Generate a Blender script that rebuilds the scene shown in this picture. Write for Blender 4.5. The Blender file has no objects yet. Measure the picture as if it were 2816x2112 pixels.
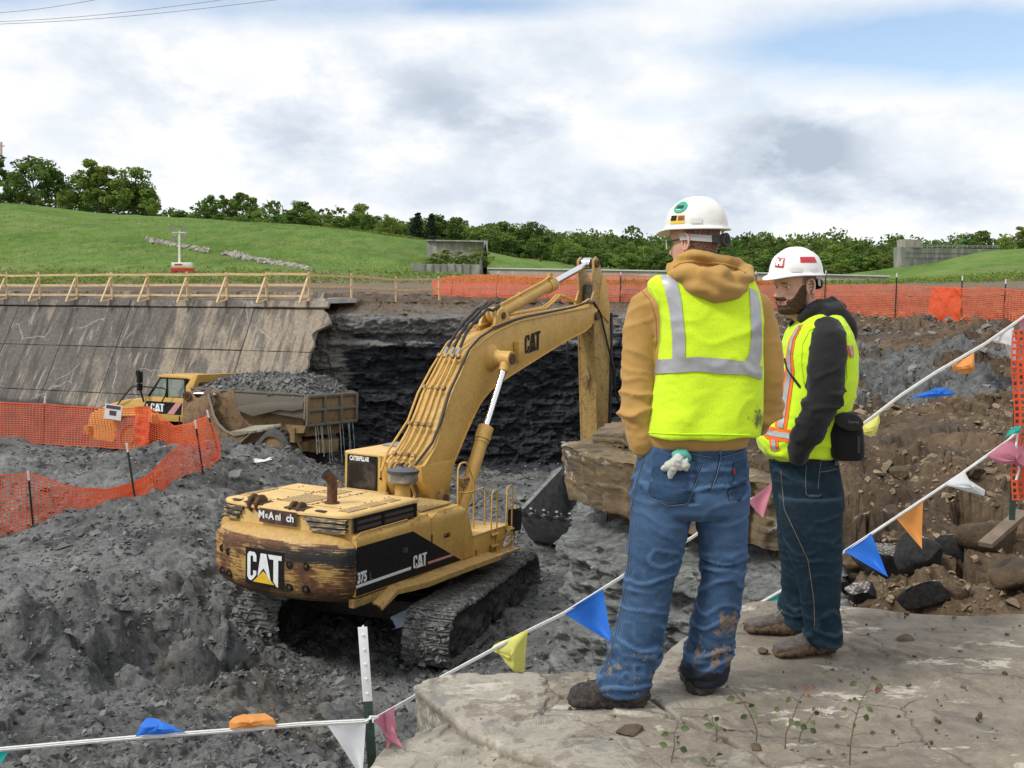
import bpy, bmesh, math, random
import numpy as np
from mathutils import Vector, Matrix, Euler
C = bpy.context.scene.collection
sc = bpy.context.scene
R = math.radians
PI = math.pi

# ---------------------------------------------------------------- camera, sky, sun, exposure
F_PX, HZ, HC = 1120.0, 285.0, 1.6
PITCH = math.atan((384 - HZ) / F_PX)
cam = bpy.data.cameras.new('camera'); camo = bpy.data.objects.new('camera', cam); C.objects.link(camo)
cam.sensor_width = 36.0; cam.lens = 36.0 * F_PX / 1024; cam.clip_end = 3000; cam.clip_start = .05
camo.location = (0, 0, HC); camo.rotation_euler = (PI / 2 - PITCH, 0, 0)
sc.camera = camo
sc.view_settings.view_transform = 'Standard'; sc.view_settings.look = 'None'
sc.view_settings.exposure = 0.33; sc.view_settings.gamma = 1
sc.render.film_transparent = False

SUN_DIR = Vector((-.80, -.42, 1.0)).normalized()
SUN_EL = math.asin(SUN_DIR.z); SUN_AZ = math.atan2(SUN_DIR.x, SUN_DIR.y)

def make_world():
    w = bpy.data.worlds.new('World'); sc.world = w; w.use_nodes = True
    nt = w.node_tree; N = nt.nodes; L = nt.links; N.clear()
    def nd(t, **k):
        n = N.new(t)
        for a, b in k.items(): setattr(n, a, b)
        return n
    def mth(op, a, b=None, clamp=False):
        n = nd('ShaderNodeMath', operation=op, use_clamp=clamp)
        for i, v in enumerate((a, b)):
            if v is None: continue
            if isinstance(v, (int, float)): n.inputs[i].default_value = v
            else: L.new(v, n.inputs[i])
        return n.outputs[0]
    sky = nd('ShaderNodeTexSky', sky_type='NISHITA'); sky.sun_disc = False
    sky.sun_elevation = SUN_EL; sky.sun_rotation = SUN_AZ; sky.altitude = 200; sky.air_density = 1.0; sky.dust_density = .9; sky.ozone_density = 1.6
    tc = nd('ShaderNodeTexCoord'); G = tc.outputs['Generated']
    sep = nd('ShaderNodeSeparateXYZ'); L.new(G, sep.inputs[0])
    z = mth('ADD', mth('MAXIMUM', sep.outputs[2], 0.0), .16)
    cmb = nd('ShaderNodeCombineXYZ')
    L.new(mth('DIVIDE', sep.outputs[0], z), cmb.inputs[0]); L.new(mth('DIVIDE', sep.outputs[1], z), cmb.inputs[1])
    cmb.inputs[2].default_value = 2.3
    def noise(scale, det, rough, vec, dist=0):
        n = nd('ShaderNodeTexNoise'); n.inputs['Scale'].default_value = scale; n.inputs['Detail'].default_value = det
        n.inputs['Roughness'].default_value = rough; n.inputs['Distortion'].default_value = dist; L.new(vec, n.inputs['Vector']); return n.outputs['Fac']
    def ramp(v, *st):
        r = nd('ShaderNodeValToRGB'); L.new(v, r.inputs[0]); e = r.color_ramp.elements
        while len(e) < len(st): e.new(.5)
        for i, (p, c) in enumerate(st): e[i].position = p; e[i].color = (c, c, c, 1) if isinstance(c, (int, float)) else (*c, 1)
        return r.outputs[0]
    def blob(px, py, rx, ry):
        # soft bump round the direction seen at (px,py)
        u = -(py - 384) / F_PX; c, s = math.cos(PITCH), math.sin(PITCH)
        d = Vector(((px - 512) / F_PX, c + u * s, -s + u * c)).normalized()
        az = math.atan2(d.x, d.y); el = math.asin(d.z)
        a = mth('ARCTAN2', sep.outputs[0], sep.outputs[1]); e = mth('ARCSINE', sep.outputs[2])
        qa = mth('DIVIDE', mth('SUBTRACT', a, az), rx / F_PX); qe = mth('DIVIDE', mth('SUBTRACT', e, el), ry / F_PX)
        q = mth('ADD', mth('MULTIPLY', qa, qa), mth('MULTIPLY', qe, qe))
        return mth('EXPONENT', mth('MULTIPLY', q, -1.0))
    n1 = noise(1.3, 9, .55, cmb.outputs[0], .2)
    n2 = noise(.55, 8, .6, cmb.outputs[0], .1)
    cs = nd('ShaderNodeMapping'); cs.inputs['Scale'].default_value = (1, 1, 1.9); L.new(G, cs.inputs[0]); G2 = cs.outputs[0]
    n3 = noise(11.0, 10, .60, G2, .1)
    n4 = noise(4.6, 12, .58, G2, .15)
    # opening in the clouds
    blue = mth('ADD', mth('MULTIPLY', blob(905, 38, 200, 32), .80), mth('MULTIPLY', blob(120, -8, 520, 26), .62))
    blue = mth('ADD', blue, mth('MULTIPLY', blob(1010, 75, 120, 22), .35))
    blue = mth('ADD', blue, mth('ADD', mth('MULTIPLY', blob(700, 108, 130, 18), .30), mth('MULTIPLY', blob(500, 4, 120, 14), .45)))
    open_ = mth('ADD', mth('SUBTRACT', mth('MULTIPLY', n1, -1.0), -.38), blue)
    open_ = mth('ADD', open_, mth('MULTIPLY', mth('SUBTRACT', n4, .5), -1.1))
    cover = mth('SUBTRACT', 1.0, ramp(open_, (.04, 0.0), (.62, .88)))
    # grey undersides
    grey = mth('MULTIPLY', blob(798, 150, 60, 40), .85)
    for args, w_ in (((490, 118, 85, 36), .46), ((720, 170, 80, 30), .12), ((240, 100, 140, 70), .24), ((640, 205, 330, 34), .30), ((180, 60, 150, 40), .13),
                     ((960, 200, 130, 24), .17), ((560, 60, 260, 30), .12), ((430, 95, 34, 22), .18), ((30, 190, 120, 24), .05), ((310, 150, 60, 40), .14), ((980,105,60,10),.1)):
        grey = mth('ADD', grey, mth('MULTIPLY', blob(*args), w_))
    grey = mth('ADD', mth('MULTIPLY', grey, mth('ADD', .25, mth('MULTIPLY', ramp(mth('ADD', mth('MULTIPLY', n4, .6), mth('MULTIPLY', n3, .4)), (.42, 0.0), (.56, 1.0)), 1.0))), mth('MULTIPLY', mth('SUBTRACT', n3, .5), .85))
    grey = mth('ADD', grey, mth('MULTIPLY', mth('SUBTRACT', n4, .5), 1.1))
    ccol = ramp(grey, (.03, (.97, .98, 1.0)), (.19, (.84, .89, .95)), (.5, (.66, .73, .83)), (.9, (.49, .56, .66)))
    mx = nd('ShaderNodeMix', data_type='RGBA')
    # sky through the gaps (scaled Nishita) mixed with cloud radiance
    sc1 = nd('ShaderNodeVectorMath', operation='SCALE'); L.new(sky.outputs[0], sc1.inputs[0]); sc1.inputs[3].default_value = .165
    L.new(cover, mx.inputs[0]); L.new(sc1.outputs[0], mx.inputs[6]); L.new(ccol, mx.inputs[7])
    sc2 = nd('ShaderNodeVectorMath', operation='SCALE'); L.new(mx.outputs[2], sc2.inputs[0]); sc2.inputs[3].default_value = 10.0
    bg = nd('ShaderNodeBackground'); L.new(sc2.outputs[0], bg.inputs[0]); bg.inputs[1].default_value = .1 * .82
    out = nd('ShaderNodeOutputWorld'); L.new(bg.outputs[0], out.inputs[0])
make_world()
sl = bpy.data.lights.new('sun', 'SUN'); sl.energy = 2.0; sl.angle = R(11); sl.color = (1, .96, .9)
slo = bpy.data.objects.new('sun', sl); C.objects.link(slo)
slo.rotation_euler = (-SUN_DIR).to_track_quat('-Z', 'Y').to_euler()

# ---------------------------------------------------------------- surveying helpers (pixel of the photo + depth -> world)
_c, _s = math.cos(PITCH), math.sin(PITCH)
def ray(px, py):
    u = -(py - 384) / F_PX
    return Vector(((px - 512) / F_PX, _c + u * _s, -_s + u * _c))
def at(px, py, Y):
    d = ray(px, py); return Vector((0, 0, HC)) + d * (Y / d.y)
def atz(px, py, z):
    d = ray(px, py); return Vector((0, 0, HC)) + d * ((z - HC) / d.z)

# ---------------------------------------------------------------- numpy noise
def _h(ix, iy, iz, seed):
    n = (ix.astype(np.int64) * 374761393 + iy.astype(np.int64) * 668265263 + iz.astype(np.int64) * 2147483647 + seed * 1274126177) & 0xFFFFFFFF
    n = ((n ^ (n >> 13)) * 1274126177) & 0xFFFFFFFF
    n = ((n ^ (n >> 15)) * 2246822519) & 0xFFFFFFFF
    return ((n ^ (n >> 16)) & 0xFFFFFF) / float(0xFFFFFF)
def vn(x, y, z=None, seed=0):
    x = np.asarray(x, float); y = np.asarray(y, float); z = np.zeros_like(x) if z is None else np.asarray(z, float)
    ix, iy, iz = np.floor(x), np.floor(y), np.floor(z)
    fx, fy, fz = x - ix, y - iy, z - iz
    fx, fy, fz = [t * t * (3 - 2 * t) for t in (fx, fy, fz)]
    r = 0
    for a in (0, 1):
        for b in (0, 1):
            for c in (0, 1):
                w = (fx if a else 1 - fx) * (fy if b else 1 - fy) * (fz if c else 1 - fz)
                r = r + w * _h(ix + a, iy + b, iz + c, seed)
    return r * 2 - 1
def fbm(x, y, z=None, o=4, g=.5, seed=0):
    r = 0; a = 1; t = 0
    z = np.zeros_like(x) if z is None else z
    for i in range(o):
        r = r + a * vn(x * 2 ** i + 17.3 * i, y * 2 ** i + 9.1 * i, z * 2 ** i, seed + i); t += a; a *= g
    return r / t
def chunks(x, y, seed=0, tilt=.8):
    """blocky rubble: nearest jittered cell gives a height and a tilted facet"""
    ix, iy = np.floor(x), np.floor(y)
    best = np.full(x.shape, 9e9); out = np.zeros(x.shape); zz = np.zeros_like(ix)
    for a in (-1, 0, 1):
        for b in (-1, 0, 1):
            cx, cy = ix + a, iy + b
            sx = cx + _h(cx, cy, zz, seed); sy = cy + _h(cx, cy, zz, seed + 1)
            d = (x - sx) ** 2 + (y - sy) ** 2
            v = (_h(cx, cy, zz, seed + 2) - .5) + ((_h(cx, cy, zz, seed + 3) - .5) * (x - sx) + (_h(cx, cy, zz, seed + 4) - .5) * (y - sy)) * 2 * tilt
            m = d < best; best[m] = d[m]; out[m] = v[m]
    return out
def tps(pts, smooth=.02):
    P = np.array(pts, float); n = len(P)
    def k(r2): return .5 * r2 * np.log(r2 + 1e-9)
    D = ((P[:, None, :2] - P[None, :, :2]) ** 2).sum(-1)
    K = k(D) + np.eye(n) * smooth; Q = np.c_[np.ones(n), P[:, :2]]
    A = np.block([[K, Q], [Q.T, np.zeros((3, 3))]]); w = np.linalg.solve(A, np.r_[P[:, 2], 0, 0, 0])
    def ev(x, y):
        r = w[n] + w[n + 1] * x + w[n + 2] * y
        for i in range(n): r = r + w[i] * k((x - P[i, 0]) ** 2 + (y - P[i, 1]) ** 2)
        return r
    return ev
def sstep(a, b, x):
    t = np.clip((x - a) / (b - a), 0, 1); return t * t * (3 - 2 * t)
def sdist(poly, x, y):
    """signed distance to a closed polygon, positive inside"""
    P = np.array(poly, float); best = np.full(x.shape, 1e9); ins = np.zeros(x.shape, bool)
    for i in range(len(P)):
        a, b = P[i], P[(i + 1) % len(P)]; e = b - a
        t = np.clip(((x - a[0]) * e[0] + (y - a[1]) * e[1]) / (e @ e), 0, 1)
        best = np.minimum(best, np.hypot(x - a[0] - t * e[0], y - a[1] - t * e[1]))
        c = ((a[1] > y) != (b[1] > y)) & (x < (b[0] - a[0]) * (y - a[1]) / (b[1] - a[1] + 1e-12) + a[0]); ins ^= c
    return np.where(ins, best, -best)

# ---------------------------------------------------------------- object helpers
def tag(o, label=None, cat=None, group=None, kind=None):
    if label: o['label'] = label
    if cat: o['category'] = cat
    if group: o['group'] = group
    if kind: o['kind'] = kind
    return o
def thing(name, label, cat, loc=(0, 0, 0), rot=(0, 0, 0), group=None):
    o = bpy.data.objects.new(name, None); C.objects.link(o); o.empty_display_size = .2
    o.location = loc; o.rotation_euler = rot
    return tag(o, label, cat, group)
def link(name, me, parent=None, loc=None, rot=None, scale=None):
    o = bpy.data.objects.new(name, me); C.objects.link(o)
    if parent: o.parent = parent
    if loc is not None: o.location = loc
    if rot is not None: o.rotation_euler = rot
    if scale is not None: o.scale = scale
    return o
def npmesh(name, V, F, mats=(), smooth=False, attrs=None, mi=None):
    V = np.asarray(V, np.float32); F = np.asarray(F, np.int32)
    me = bpy.data.meshes.new(name); k = F.shape[1]
    me.vertices.add(len(V)); me.vertices.foreach_set('co', V.ravel())
    me.loops.add(F.size); me.loops.foreach_set('vertex_index', F.ravel())
    me.polygons.add(len(F)); me.polygons.foreach_set('loop_start', np.arange(0, F.size, k, dtype=np.int32))
    me.polygons.foreach_set('loop_total', np.full(len(F), k, np.int32))
    me.polygons.foreach_set('use_smooth', np.full(len(F), smooth, bool))
    for m in mats: me.materials.append(m)
    if mi is not None: me.polygons.foreach_set('material_index', np.asarray(mi, np.int32))
    if attrs:
        for an, av in attrs.items():
            a = me.attributes.new(an, 'FLOAT_COLOR', 'POINT'); c = np.ones((len(V), 4), np.float32); c[:, :3] = av; a.data.foreach_set('color', c.ravel())
    me.update(calc_edges=True)
    return me
def gridF(nu, nv, wrap=False):
    i = np.arange(nu - (0 if wrap else 1))[:, None]; j = np.arange(nv - 1)[None, :]; i2 = (i + 1) % nu
    return np.stack([i * nv + j + 0 * i, i2 * nv + j, i2 * nv + j + 1, i * nv + j + 1 + 0 * i], -1).reshape(-1, 4)

class MB:
    """collects shapes, links them as ONE mesh object"""
    def __init__(s, M=None): s.v = []; s.f = []; s.m = []; s.M = M; s.cur = 0
    def add(s, vs, fs, M=None):
        o = len(s.v)
        for p in vs:
            p = Vector(p)
            if M is not None: p = M @ p
            if s.M is not None: p = s.M @ p
            s.v.append(p)
        for f in fs: s.f.append([i + o for i in f]); s.m.append(s.cur)
        return s
    def box(s, c, d, rot=None, taper=None):
        x, y, z = d[0] / 2, d[1] / 2, d[2] / 2; t = taper or (1, 1)
        vs = [(-x, -y, -z), (x, -y, -z), (x, y, -z), (-x, y, -z), (-x * t[0], -y * t[1], z), (x * t[0], -y * t[1], z), (x * t[0], y * t[1], z), (-x * t[0], y * t[1], z)]
        M = Matrix.Translation(c)
        if rot is not None: M = M @ (rot.to_4x4() if isinstance(rot, Matrix) else Euler(rot).to_matrix().to_4x4())
        return s.add(vs, [(3, 2, 1, 0), (4, 5, 6, 7), (0, 1, 5, 4), (1, 2, 6, 5), (2, 3, 7, 6), (3, 0, 4, 7)], M)
    def beam(s, a, b, w, h, up=(0, 0, 1)):
        a, b = Vector(a), Vector(b); d = (b - a); L = d.length; d.normalize()
        sd = d.cross(Vector(up))
        if sd.length < 1e-4: sd = d.cross(Vector((0, 1, 0)))
        sd.normalize(); u = sd.cross(d)
        return s.box((a + b) / 2, (L, w, h), Matrix((d, sd, u)).transposed())
    def cyl(s, a, b, r, n=16, r2=None, caps=True):
        return s.tube([a, b], [r, r if r2 is None else r2], n, caps)
    def tube(s, path, r, n=8, caps=True, closed=False):
        P = [Vector(p) for p in path]; k = len(P)
        rr = r if isinstance(r, (list, tuple)) else [r] * k
        rings = []; prev = None
        for i in range(k):
            if closed: d = P[(i + 1) % k] - P[i - 1]
            else: d = P[min(i + 1, k - 1)] - P[max(i - 1, 0)]
            d.normalize()
            if prev is None:
                u = d.cross(Vector((0, 0, 1)));
                if u.length < 1e-3: u = d.cross(Vector((0, 1, 0)))
            else: u = prev - d * prev.dot(d)
            u.normalize(); prev = u; w = d.cross(u)
            rings.append([P[i] + (u * math.cos(2 * PI * j / n) + w * math.sin(2 * PI * j / n)) * rr[i] for j in range(n)])
        return s.loft(rings, caps and not closed, closed)
    def loft(s, rings, caps=True, closed=False):
        n = len(rings[0]); vs = [p for r_ in rings for p in r_]; fs = []; k = len(rings)
        for i in range(k if closed else k - 1):
            i2 = (i + 1) % k
            for j in range(n): fs.append((i * n + j, i * n + (j + 1) % n, i2 * n + (j + 1) % n, i2 * n + j))
        if caps: fs.append(tuple(range(n - 1, -1, -1))); fs.append(tuple((k - 1) * n + j for j in range(n)))
        return s.add(vs, fs)
    def prism(s, poly, t0, t1, axis='y'):
        """2-D outline extruded from t0 to t1; axis y: poly is (x,z); x: (y,z); z: (x,y)"""
        mk = {'y': lambda p, t: (p[0], t, p[1]), 'x': lambda p, t: (t, p[0], p[1]), 'z': lambda p, t: (p[0], p[1], t)}[axis]
        n = len(poly); vs = [mk(p, t0) for p in poly] + [mk(p, t1) for p in poly]
        fs = [tuple(range(n)), tuple(range(2 * n - 1, n - 1, -1))] + [(i, i + n, (i + 1) % n + n, (i + 1) % n) for i in range(n)]
        return s.add(vs, fs)
    def build(s, name, mats, parent=None, smooth=False, bevel=0, seg=2, angle=35, tri=True):
        me = bpy.data.meshes.new(name)
        me.from_pydata([tuple(p) for p in s.v], [], s.f)
        mats = mats if isinstance(mats, (list, tuple)) else [mats]
        for m in mats: me.materials.append(m)
        for p, i in zip(me.polygons, s.m): p.material_index = i
        bm = bmesh.new(); bm.from_mesh(me); bmesh.ops.recalc_face_normals(bm, faces=bm.faces)
        if bevel:
            es = [e for e in bm.edges if e.is_manifold and e.calc_face_angle(0) > R(angle)]
            bmesh.ops.bevel(bm, geom=es, offset=bevel, segments=seg, profile=.5, affect='EDGES', clamp_overlap=True)
        if smooth or bevel:
            for f in bm.faces: f.smooth = True
            for e in bm.edges:
                if e.is_manifold and e.calc_face_angle(0) > R(50 if not bevel else 40): e.smooth = False
        bm.to_mesh(me); bm.free()
        return link(name, me, parent)

def copy_tree(o, parent=None):
    c = o.copy(); C.objects.link(c)
    if parent: c.parent = parent
    for ch in list(kids(o)): copy_tree(ch, c)
    return c
def kids(o): return [x for x in C.objects if x.parent == o]

def tess(poly):
    """triangulate a simple 2-D polygon -> faces"""
    from mathutils.geometry import tessellate_polygon
    return tessellate_polygon([[Vector((p[0], p[1], 0)) for p in poly]])
def flat_shape(name, polys, mat, frame, parent=None, thick=0.0):
    """flat lettering / tape: polys of (u,v); frame(u,v)->point on the surface"""
    vs = []; fs = []
    for poly in polys:
        o = len(vs); vs += [frame(u, v) for u, v in poly]; fs += [tuple(i + o for i in t) for t in tess(poly)]
    me = bpy.data.meshes.new(name); me.from_pydata([tuple(v) for v in vs], [], fs); me.materials.append(mat); me.update()
    return link(name, me, parent)
def text_mesh(name, body, size, mat, M, parent=None, sx=1.0, bold=0.0, spacing=1.0, extrude=.002, align='LEFT'):
    cu = bpy.data.curves.new(name, 'FONT'); cu.body = body; cu.size = size; cu.offset = bold; cu.space_character = spacing; cu.extrude = extrude; cu.align_x = align
    ob = bpy.data.objects.new(name, cu); C.objects.link(ob)
    dg = bpy.context.evaluated_depsgraph_get(); me = bpy.data.meshes.new_from_object(ob.evaluated_get(dg))
    bpy.data.objects.remove(ob); me.name = name
    me.transform(Matrix.Diagonal((sx, 1, 1, 1))); me.transform(M); me.materials.clear(); me.materials.append(mat)
    return link(name, me, parent)

# ---------------------------------------------------------------- materials
class Mat:
    def __init__(s, name, rough=.6, metal=0.0, spec=.5):
        s.m = bpy.data.materials.new(name); s.m.use_nodes = True; s.N = s.m.node_tree.nodes; s.L = s.m.node_tree.links
        s.b = s.N['Principled BSDF']; s.b.inputs['Roughness'].default_value = rough; s.b.inputs['Metallic'].default_value = metal
        s.b.inputs['Specular IOR Level'].default_value = spec
        s._o = None
    def nd(s, t, **k):
        n = s.N.new(t)
        for a, b in k.items(): setattr(n, a, b)
        return n
    def obj(s, scale=(1, 1, 1), rot=(0, 0, 0), which='Object'):
        if s._o is None: s._o = s.nd('ShaderNodeTexCoord')
        if tuple(scale) == (1, 1, 1) and tuple(rot) == (0, 0, 0): return s._o.outputs[which]
        mp = s.nd('ShaderNodeMapping'); mp.inputs['Scale'].default_value = scale; mp.inputs['Rotation'].default_value = rot
        s.L.new(s._o.outputs[which], mp.inputs[0]); return mp.outputs[0]
    def noise(s, scale, det=5, rough=.55, vec=None, dist=0, out='Fac'):
        n = s.nd('ShaderNodeTexNoise'); n.inputs['Scale'].default_value = scale; n.inputs['Detail'].default_value = det
        n.inputs['Roughness'].default_value = rough; n.inputs['Distortion'].default_value = dist
        s.L.new(vec if vec is not None else s.obj(), n.inputs['Vector']); return n.outputs[out]
    def voro(s, scale, vec=None, feat='F1', out='Distance'):
        n = s.nd('ShaderNodeTexVoronoi', feature=feat); n.inputs['Scale'].default_value = scale
        s.L.new(vec if vec is not None else s.obj(), n.inputs['Vector']); return n.outputs[out]
    def math(s, op, a, b=None, clamp=False):
        n = s.nd('ShaderNodeMath', operation=op, use_clamp=clamp)
        for i, v in enumerate((a, b)):
            if v is None: continue
            if isinstance(v, (int, float)): n.inputs[i].default_value = v
            else: s.L.new(v, n.inputs[i])
        return n.outputs[0]
    def ramp(s, v, *st):
        r = s.nd('ShaderNodeValToRGB'); s.L.new(v, r.inputs[0]); e = r.color_ramp.elements
        while len(e) < len(st): e.new(.5)
        for i, (p, c) in enumerate(st): e[i].position = p; e[i].color = (c, c, c, 1) if isinstance(c, (int, float)) else (*c, 1)
        return r.outputs[0]
    def mix(s, f, a, b, mode='MIX'):
        n = s.nd('ShaderNodeMix', data_type='RGBA', blend_type=mode)
        for i, v in ((0, f), (6, a), (7, b)):
            if isinstance(v, (int, float)): n.inputs[i].default_value = v
            elif isinstance(v, (tuple, list)): n.inputs[i].default_value = (*v, 1)
            else: s.L.new(v, n.inputs[i])
        return n.outputs[2]
    def attr(s, name):
        n = s.nd('ShaderNodeAttribute', attribute_name=name); sp = s.nd('ShaderNodeSeparateColor'); s.L.new(n.outputs['Color'], sp.inputs[0]); return sp.outputs
    def col(s, c):
        if isinstance(c, (tuple, list)): s.b.inputs['Base Color'].default_value = (*c, 1)
        else: s.L.new(c, s.b.inputs['Base Color'])
        return s
    def rough(s, r): s.L.new(r, s.b.inputs['Roughness']); return s
    def bump(s, h, strength=.4, dist=.02):
        n = s.nd('ShaderNodeBump'); n.inputs['Strength'].default_value = strength; n.inputs['Distance'].default_value = dist
        s.L.new(h, n.inputs['Height'])
        pv = s.b.inputs['Normal']
        if pv.is_linked: s.L.new(pv.links[0].from_socket, n.inputs['Normal'])
        s.L.new(n.outputs[0], pv); return s
def simple(name, c, rough=.6, metal=0, var=.12, scale=6, bump=0, spec=.5):
    m = Mat(name, rough, metal, spec)
    n = m.noise(scale, 6, .6)
    lo = tuple(x * (1 - var) for x in c); hi = tuple(min(1, x * (1 + var)) for x in c)
    m.col(m.ramp(n, (.3, lo), (.7, hi)))
    if bump: m.bump(m.noise(scale * 8, 5, .6), bump, .01)
    return m.m
# ================================================================ GROUND
# plan of the upper ground (bank the men stand on, right-hand bank, far plateau)
CREST_R = (-7.6, 45.0); CREST_L = (-27.0, 53.4)
UP = [(-.30, -6), (-.30, 4.3), (.4, 4.6), (.95, 5.2), (1.35, 5.9), (1.9, 7.2), (2.45, 8.6), (2.75, 9.7), (2.3, 10.7), (1.3, 12.0), (.85, 12.9), (1.2, 14.2), (1.9, 17), (4.2, 26), (7.0, 36), (8.6, 44), (7.5, 47.2), (3.0, 47.8), (-1.5, 47.0), (-5.2, 45.8),
      CREST_R, CREST_L, (-60, 66), (-200, 130), (-200, 900), (400, 900), (400, -6)]
def aw(px, py, Y): p = at(px, py, Y); return (p.x, p.y, p.z)
pit_pts = [aw(0, 560, 22.5), aw(33, 529, 25.5), aw(134, 498, 26.5), aw(202, 473, 28), aw(220, 458, 31), aw(175, 452, 33), aw(0, 442, 33), aw(-120, 442, 34), aw(-140, 545, 24),
    aw(100, 470, 29), aw(50, 455, 31), aw(-60, 500, 27), aw(205, 545, 24.3), aw(232, 505, 27.3), aw(290, 455, 32), aw(345, 478, 33), aw(375, 500, 36), aw(262, 480, 29.5),
    aw(120, 560, 22.6), aw(225, 585, 22.8),
    (-2.5, 24.4, -5.9), (-1, 27.5, -5.9), (-4.4, 22.6, -5.9), (-1.0, 21, -5.9), (1, 24, -5.95), (-3.4, 20.6, -5.75), (2.0, 29, -5.95), (-4.6, 25.2, -5.7), (-3.2, 28.6, -5.6),
    (-13, 42, -5.05), (-6, 40, -5.08), (-9, 40.5, -5.05), (-16, 44, -5.05), (-20, 44, -5.15), (-30, 44, -5.2), (-2, 44, -5.8), (3, 45, -5.9), (6, 44, -5.9), (2, 36, -5.9), (5, 33, -5.95), (-5, 36.5, -5.2), (-14, 36.5, -4.9), (-24, 38, -4.8),
    (1.6, 20, -5.9), (0.2, 17.5, -5.7), (2.4, 24, -5.95),
    aw(100, 700, 17.5), aw(10, 690, 16.8), aw(200, 720, 17), aw(0, 768, 13.2), aw(200, 768, 14.5), aw(380, 768, 16.5), aw(300, 705, 19), aw(-150, 640, 18), aw(-200, 768, 13), aw(60, 640, 19.2), aw(170, 650, 19.6),
    (-.5, 4, -1.15), (-3, 3, -1.25), (-8, 5, -2.1), (-6, 9, -3.4), (-2, 9, -3.3), (-.5, 8, -2.9), (-1, 12, -4.6), (.8, 8, -4.6), (0, 10, -4.6), (-14, 10, -3.3), (-20, 20, -3.6), (-3, -5, -1), (-20, -5, -1.5), (-40, 35, -4)]
PIT = tps(pit_pts, .15)
up_pts = [(0, 0, -.32), (0, 4, -.32), (2, 3, -.32), (1.2, 5.3, -.33), (4, 4.5, -.25), (3.2, 5.6, -.3), (6, 2, -.2), (3, 8, -.42), (2, 7, -.5), (1.8, 12.4, -.15), (2.6, 12, 0.02), (3.4, 11, .02), (3.3, 9.5, -.1), (2.6, 10.6, -.15), (6, 9, -.1), (9, 10, .05), (5, 13, -.02), (3, 14.5, -.1), (1.8, 14.5, -.1),
    (8, 15.6, .02), (5.2, 15.2, -.05), (3, 18, -.9), (5, 21, -1.2), (8, 21, -1.0), (12, 22, -.7), (10, 28, -.7), (7, 30, -1.0), (13, 34, .1), (18, 34, .35), (10, 40, .1), (16, 42, .35), (25, 42, .5), (9.5, 46, .3),
    (0, 50, .75), (-5, 49, .8), (5, 50, .75), (-7.6, 46, 1.0), (-14, 49, 1.0), (-24, 53, 1.0), (-40, 60, 1.0), (0, 62, 1.1), (20, 60, 1.0), (-20, 62, 1.25), (-50, 80, 1.6), (40, 60, 1.2), (0, 85, 1.7), (-30, 105, 2.4), (30, 90, 1.6), (60, 90, 1.8), (30, 20, .2), (30, 5, 0), (0, -5, -.3), (60, 40, .6)]
UPZ = tps(up_pts, .3)

def ground(x, y, detail=True):
    d = sdist(UP, x, y)
    near = 1 - sstep(34, 44, y)
    zp = PIT(x, y) + (1.7 * np.exp(np.minimum(d, 0) / 1.1) * near) * sstep(9, 12, y)
    zp = np.maximum(zp, -6.3)
    zu = UPZ(x, y)
    w = sstep(.0, .30, d - 1.5 * sstep(34, 40, y) + .2 * fbm(x * 1.3, y * 1.3, seed=51) * sstep(7, 9, y))
    z = zp * (1 - w) + zu * w
    rough_u = sstep(5.2, 8, y + np.maximum(x - 2, 0) * .0)
    far = 1 - sstep(52, 70, y)
    amp = ((1 - w) + w * (rough_u * .95 + .05) * (1 + .5 * sstep(15, 18, y) * (1 - sstep(38, 46, y)))) * far
    # churned ground: lumps + blocky rubble
    wx = x + .25 * fbm(x * 2, y * 2, seed=3); wy = y + .25 * fbm(x * 2, y * 2, seed=7)
    n = .34 * fbm(x * .45, y * .45, o=4, seed=11) + .10 * np.abs(fbm(x * 1.7, y * 1.7, o=4, seed=21)) * 2
    n = n + .12 * chunks(wx * 1.3, wy * 1.3, 31) + .07 * chunks(wx * 3.1, wy * 3.1, 41) + .03 * chunks(wx * 7.5, wy * 7.5, 61)
    n = n + .05 * fbm(x * 5, y * 5, o=4, g=.6, seed=25)
    # calmer, crusted areas
    calm = sstep(.1, .45, fbm(x * .35, y * .35, o=3, seed=81)) * .6
    # haul road left by the machines
    road = np.exp(-((x - 1.6 - (y - 28) * .05) / 2.2) ** 2) * sstep(20, 27, y) * (1 - sstep(42, 46, y)) * .8
    nb = .30 * np.abs(fbm(x * 1.1, y * 1.1, o=5, g=.6, seed=121)) + .16 * chunks(wx * 2.1, wy * 2.1, 131) + .10 * np.abs(fbm(x * 4.5, y * 4.5, o=4, g=.6, seed=123))
    n = n * (1 - w) + w * (n * .5 + nb * 1.6 - .22)
    z = z + n * amp * (1 - np.maximum(calm, road)) * (1 - .2 * w)
    # scarps and hollows in the left bank
    lb = np.exp(-((y - 20.3 - .25 * (x + 6)) / 1.5) ** 2) * sstep(-3.6, -5.5, x)
    z = z - lb * (1.1 * sstep(-.05, .25, fbm(x * .7, y * .7, o=3, seed=91)))
    return z, w, d

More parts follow.
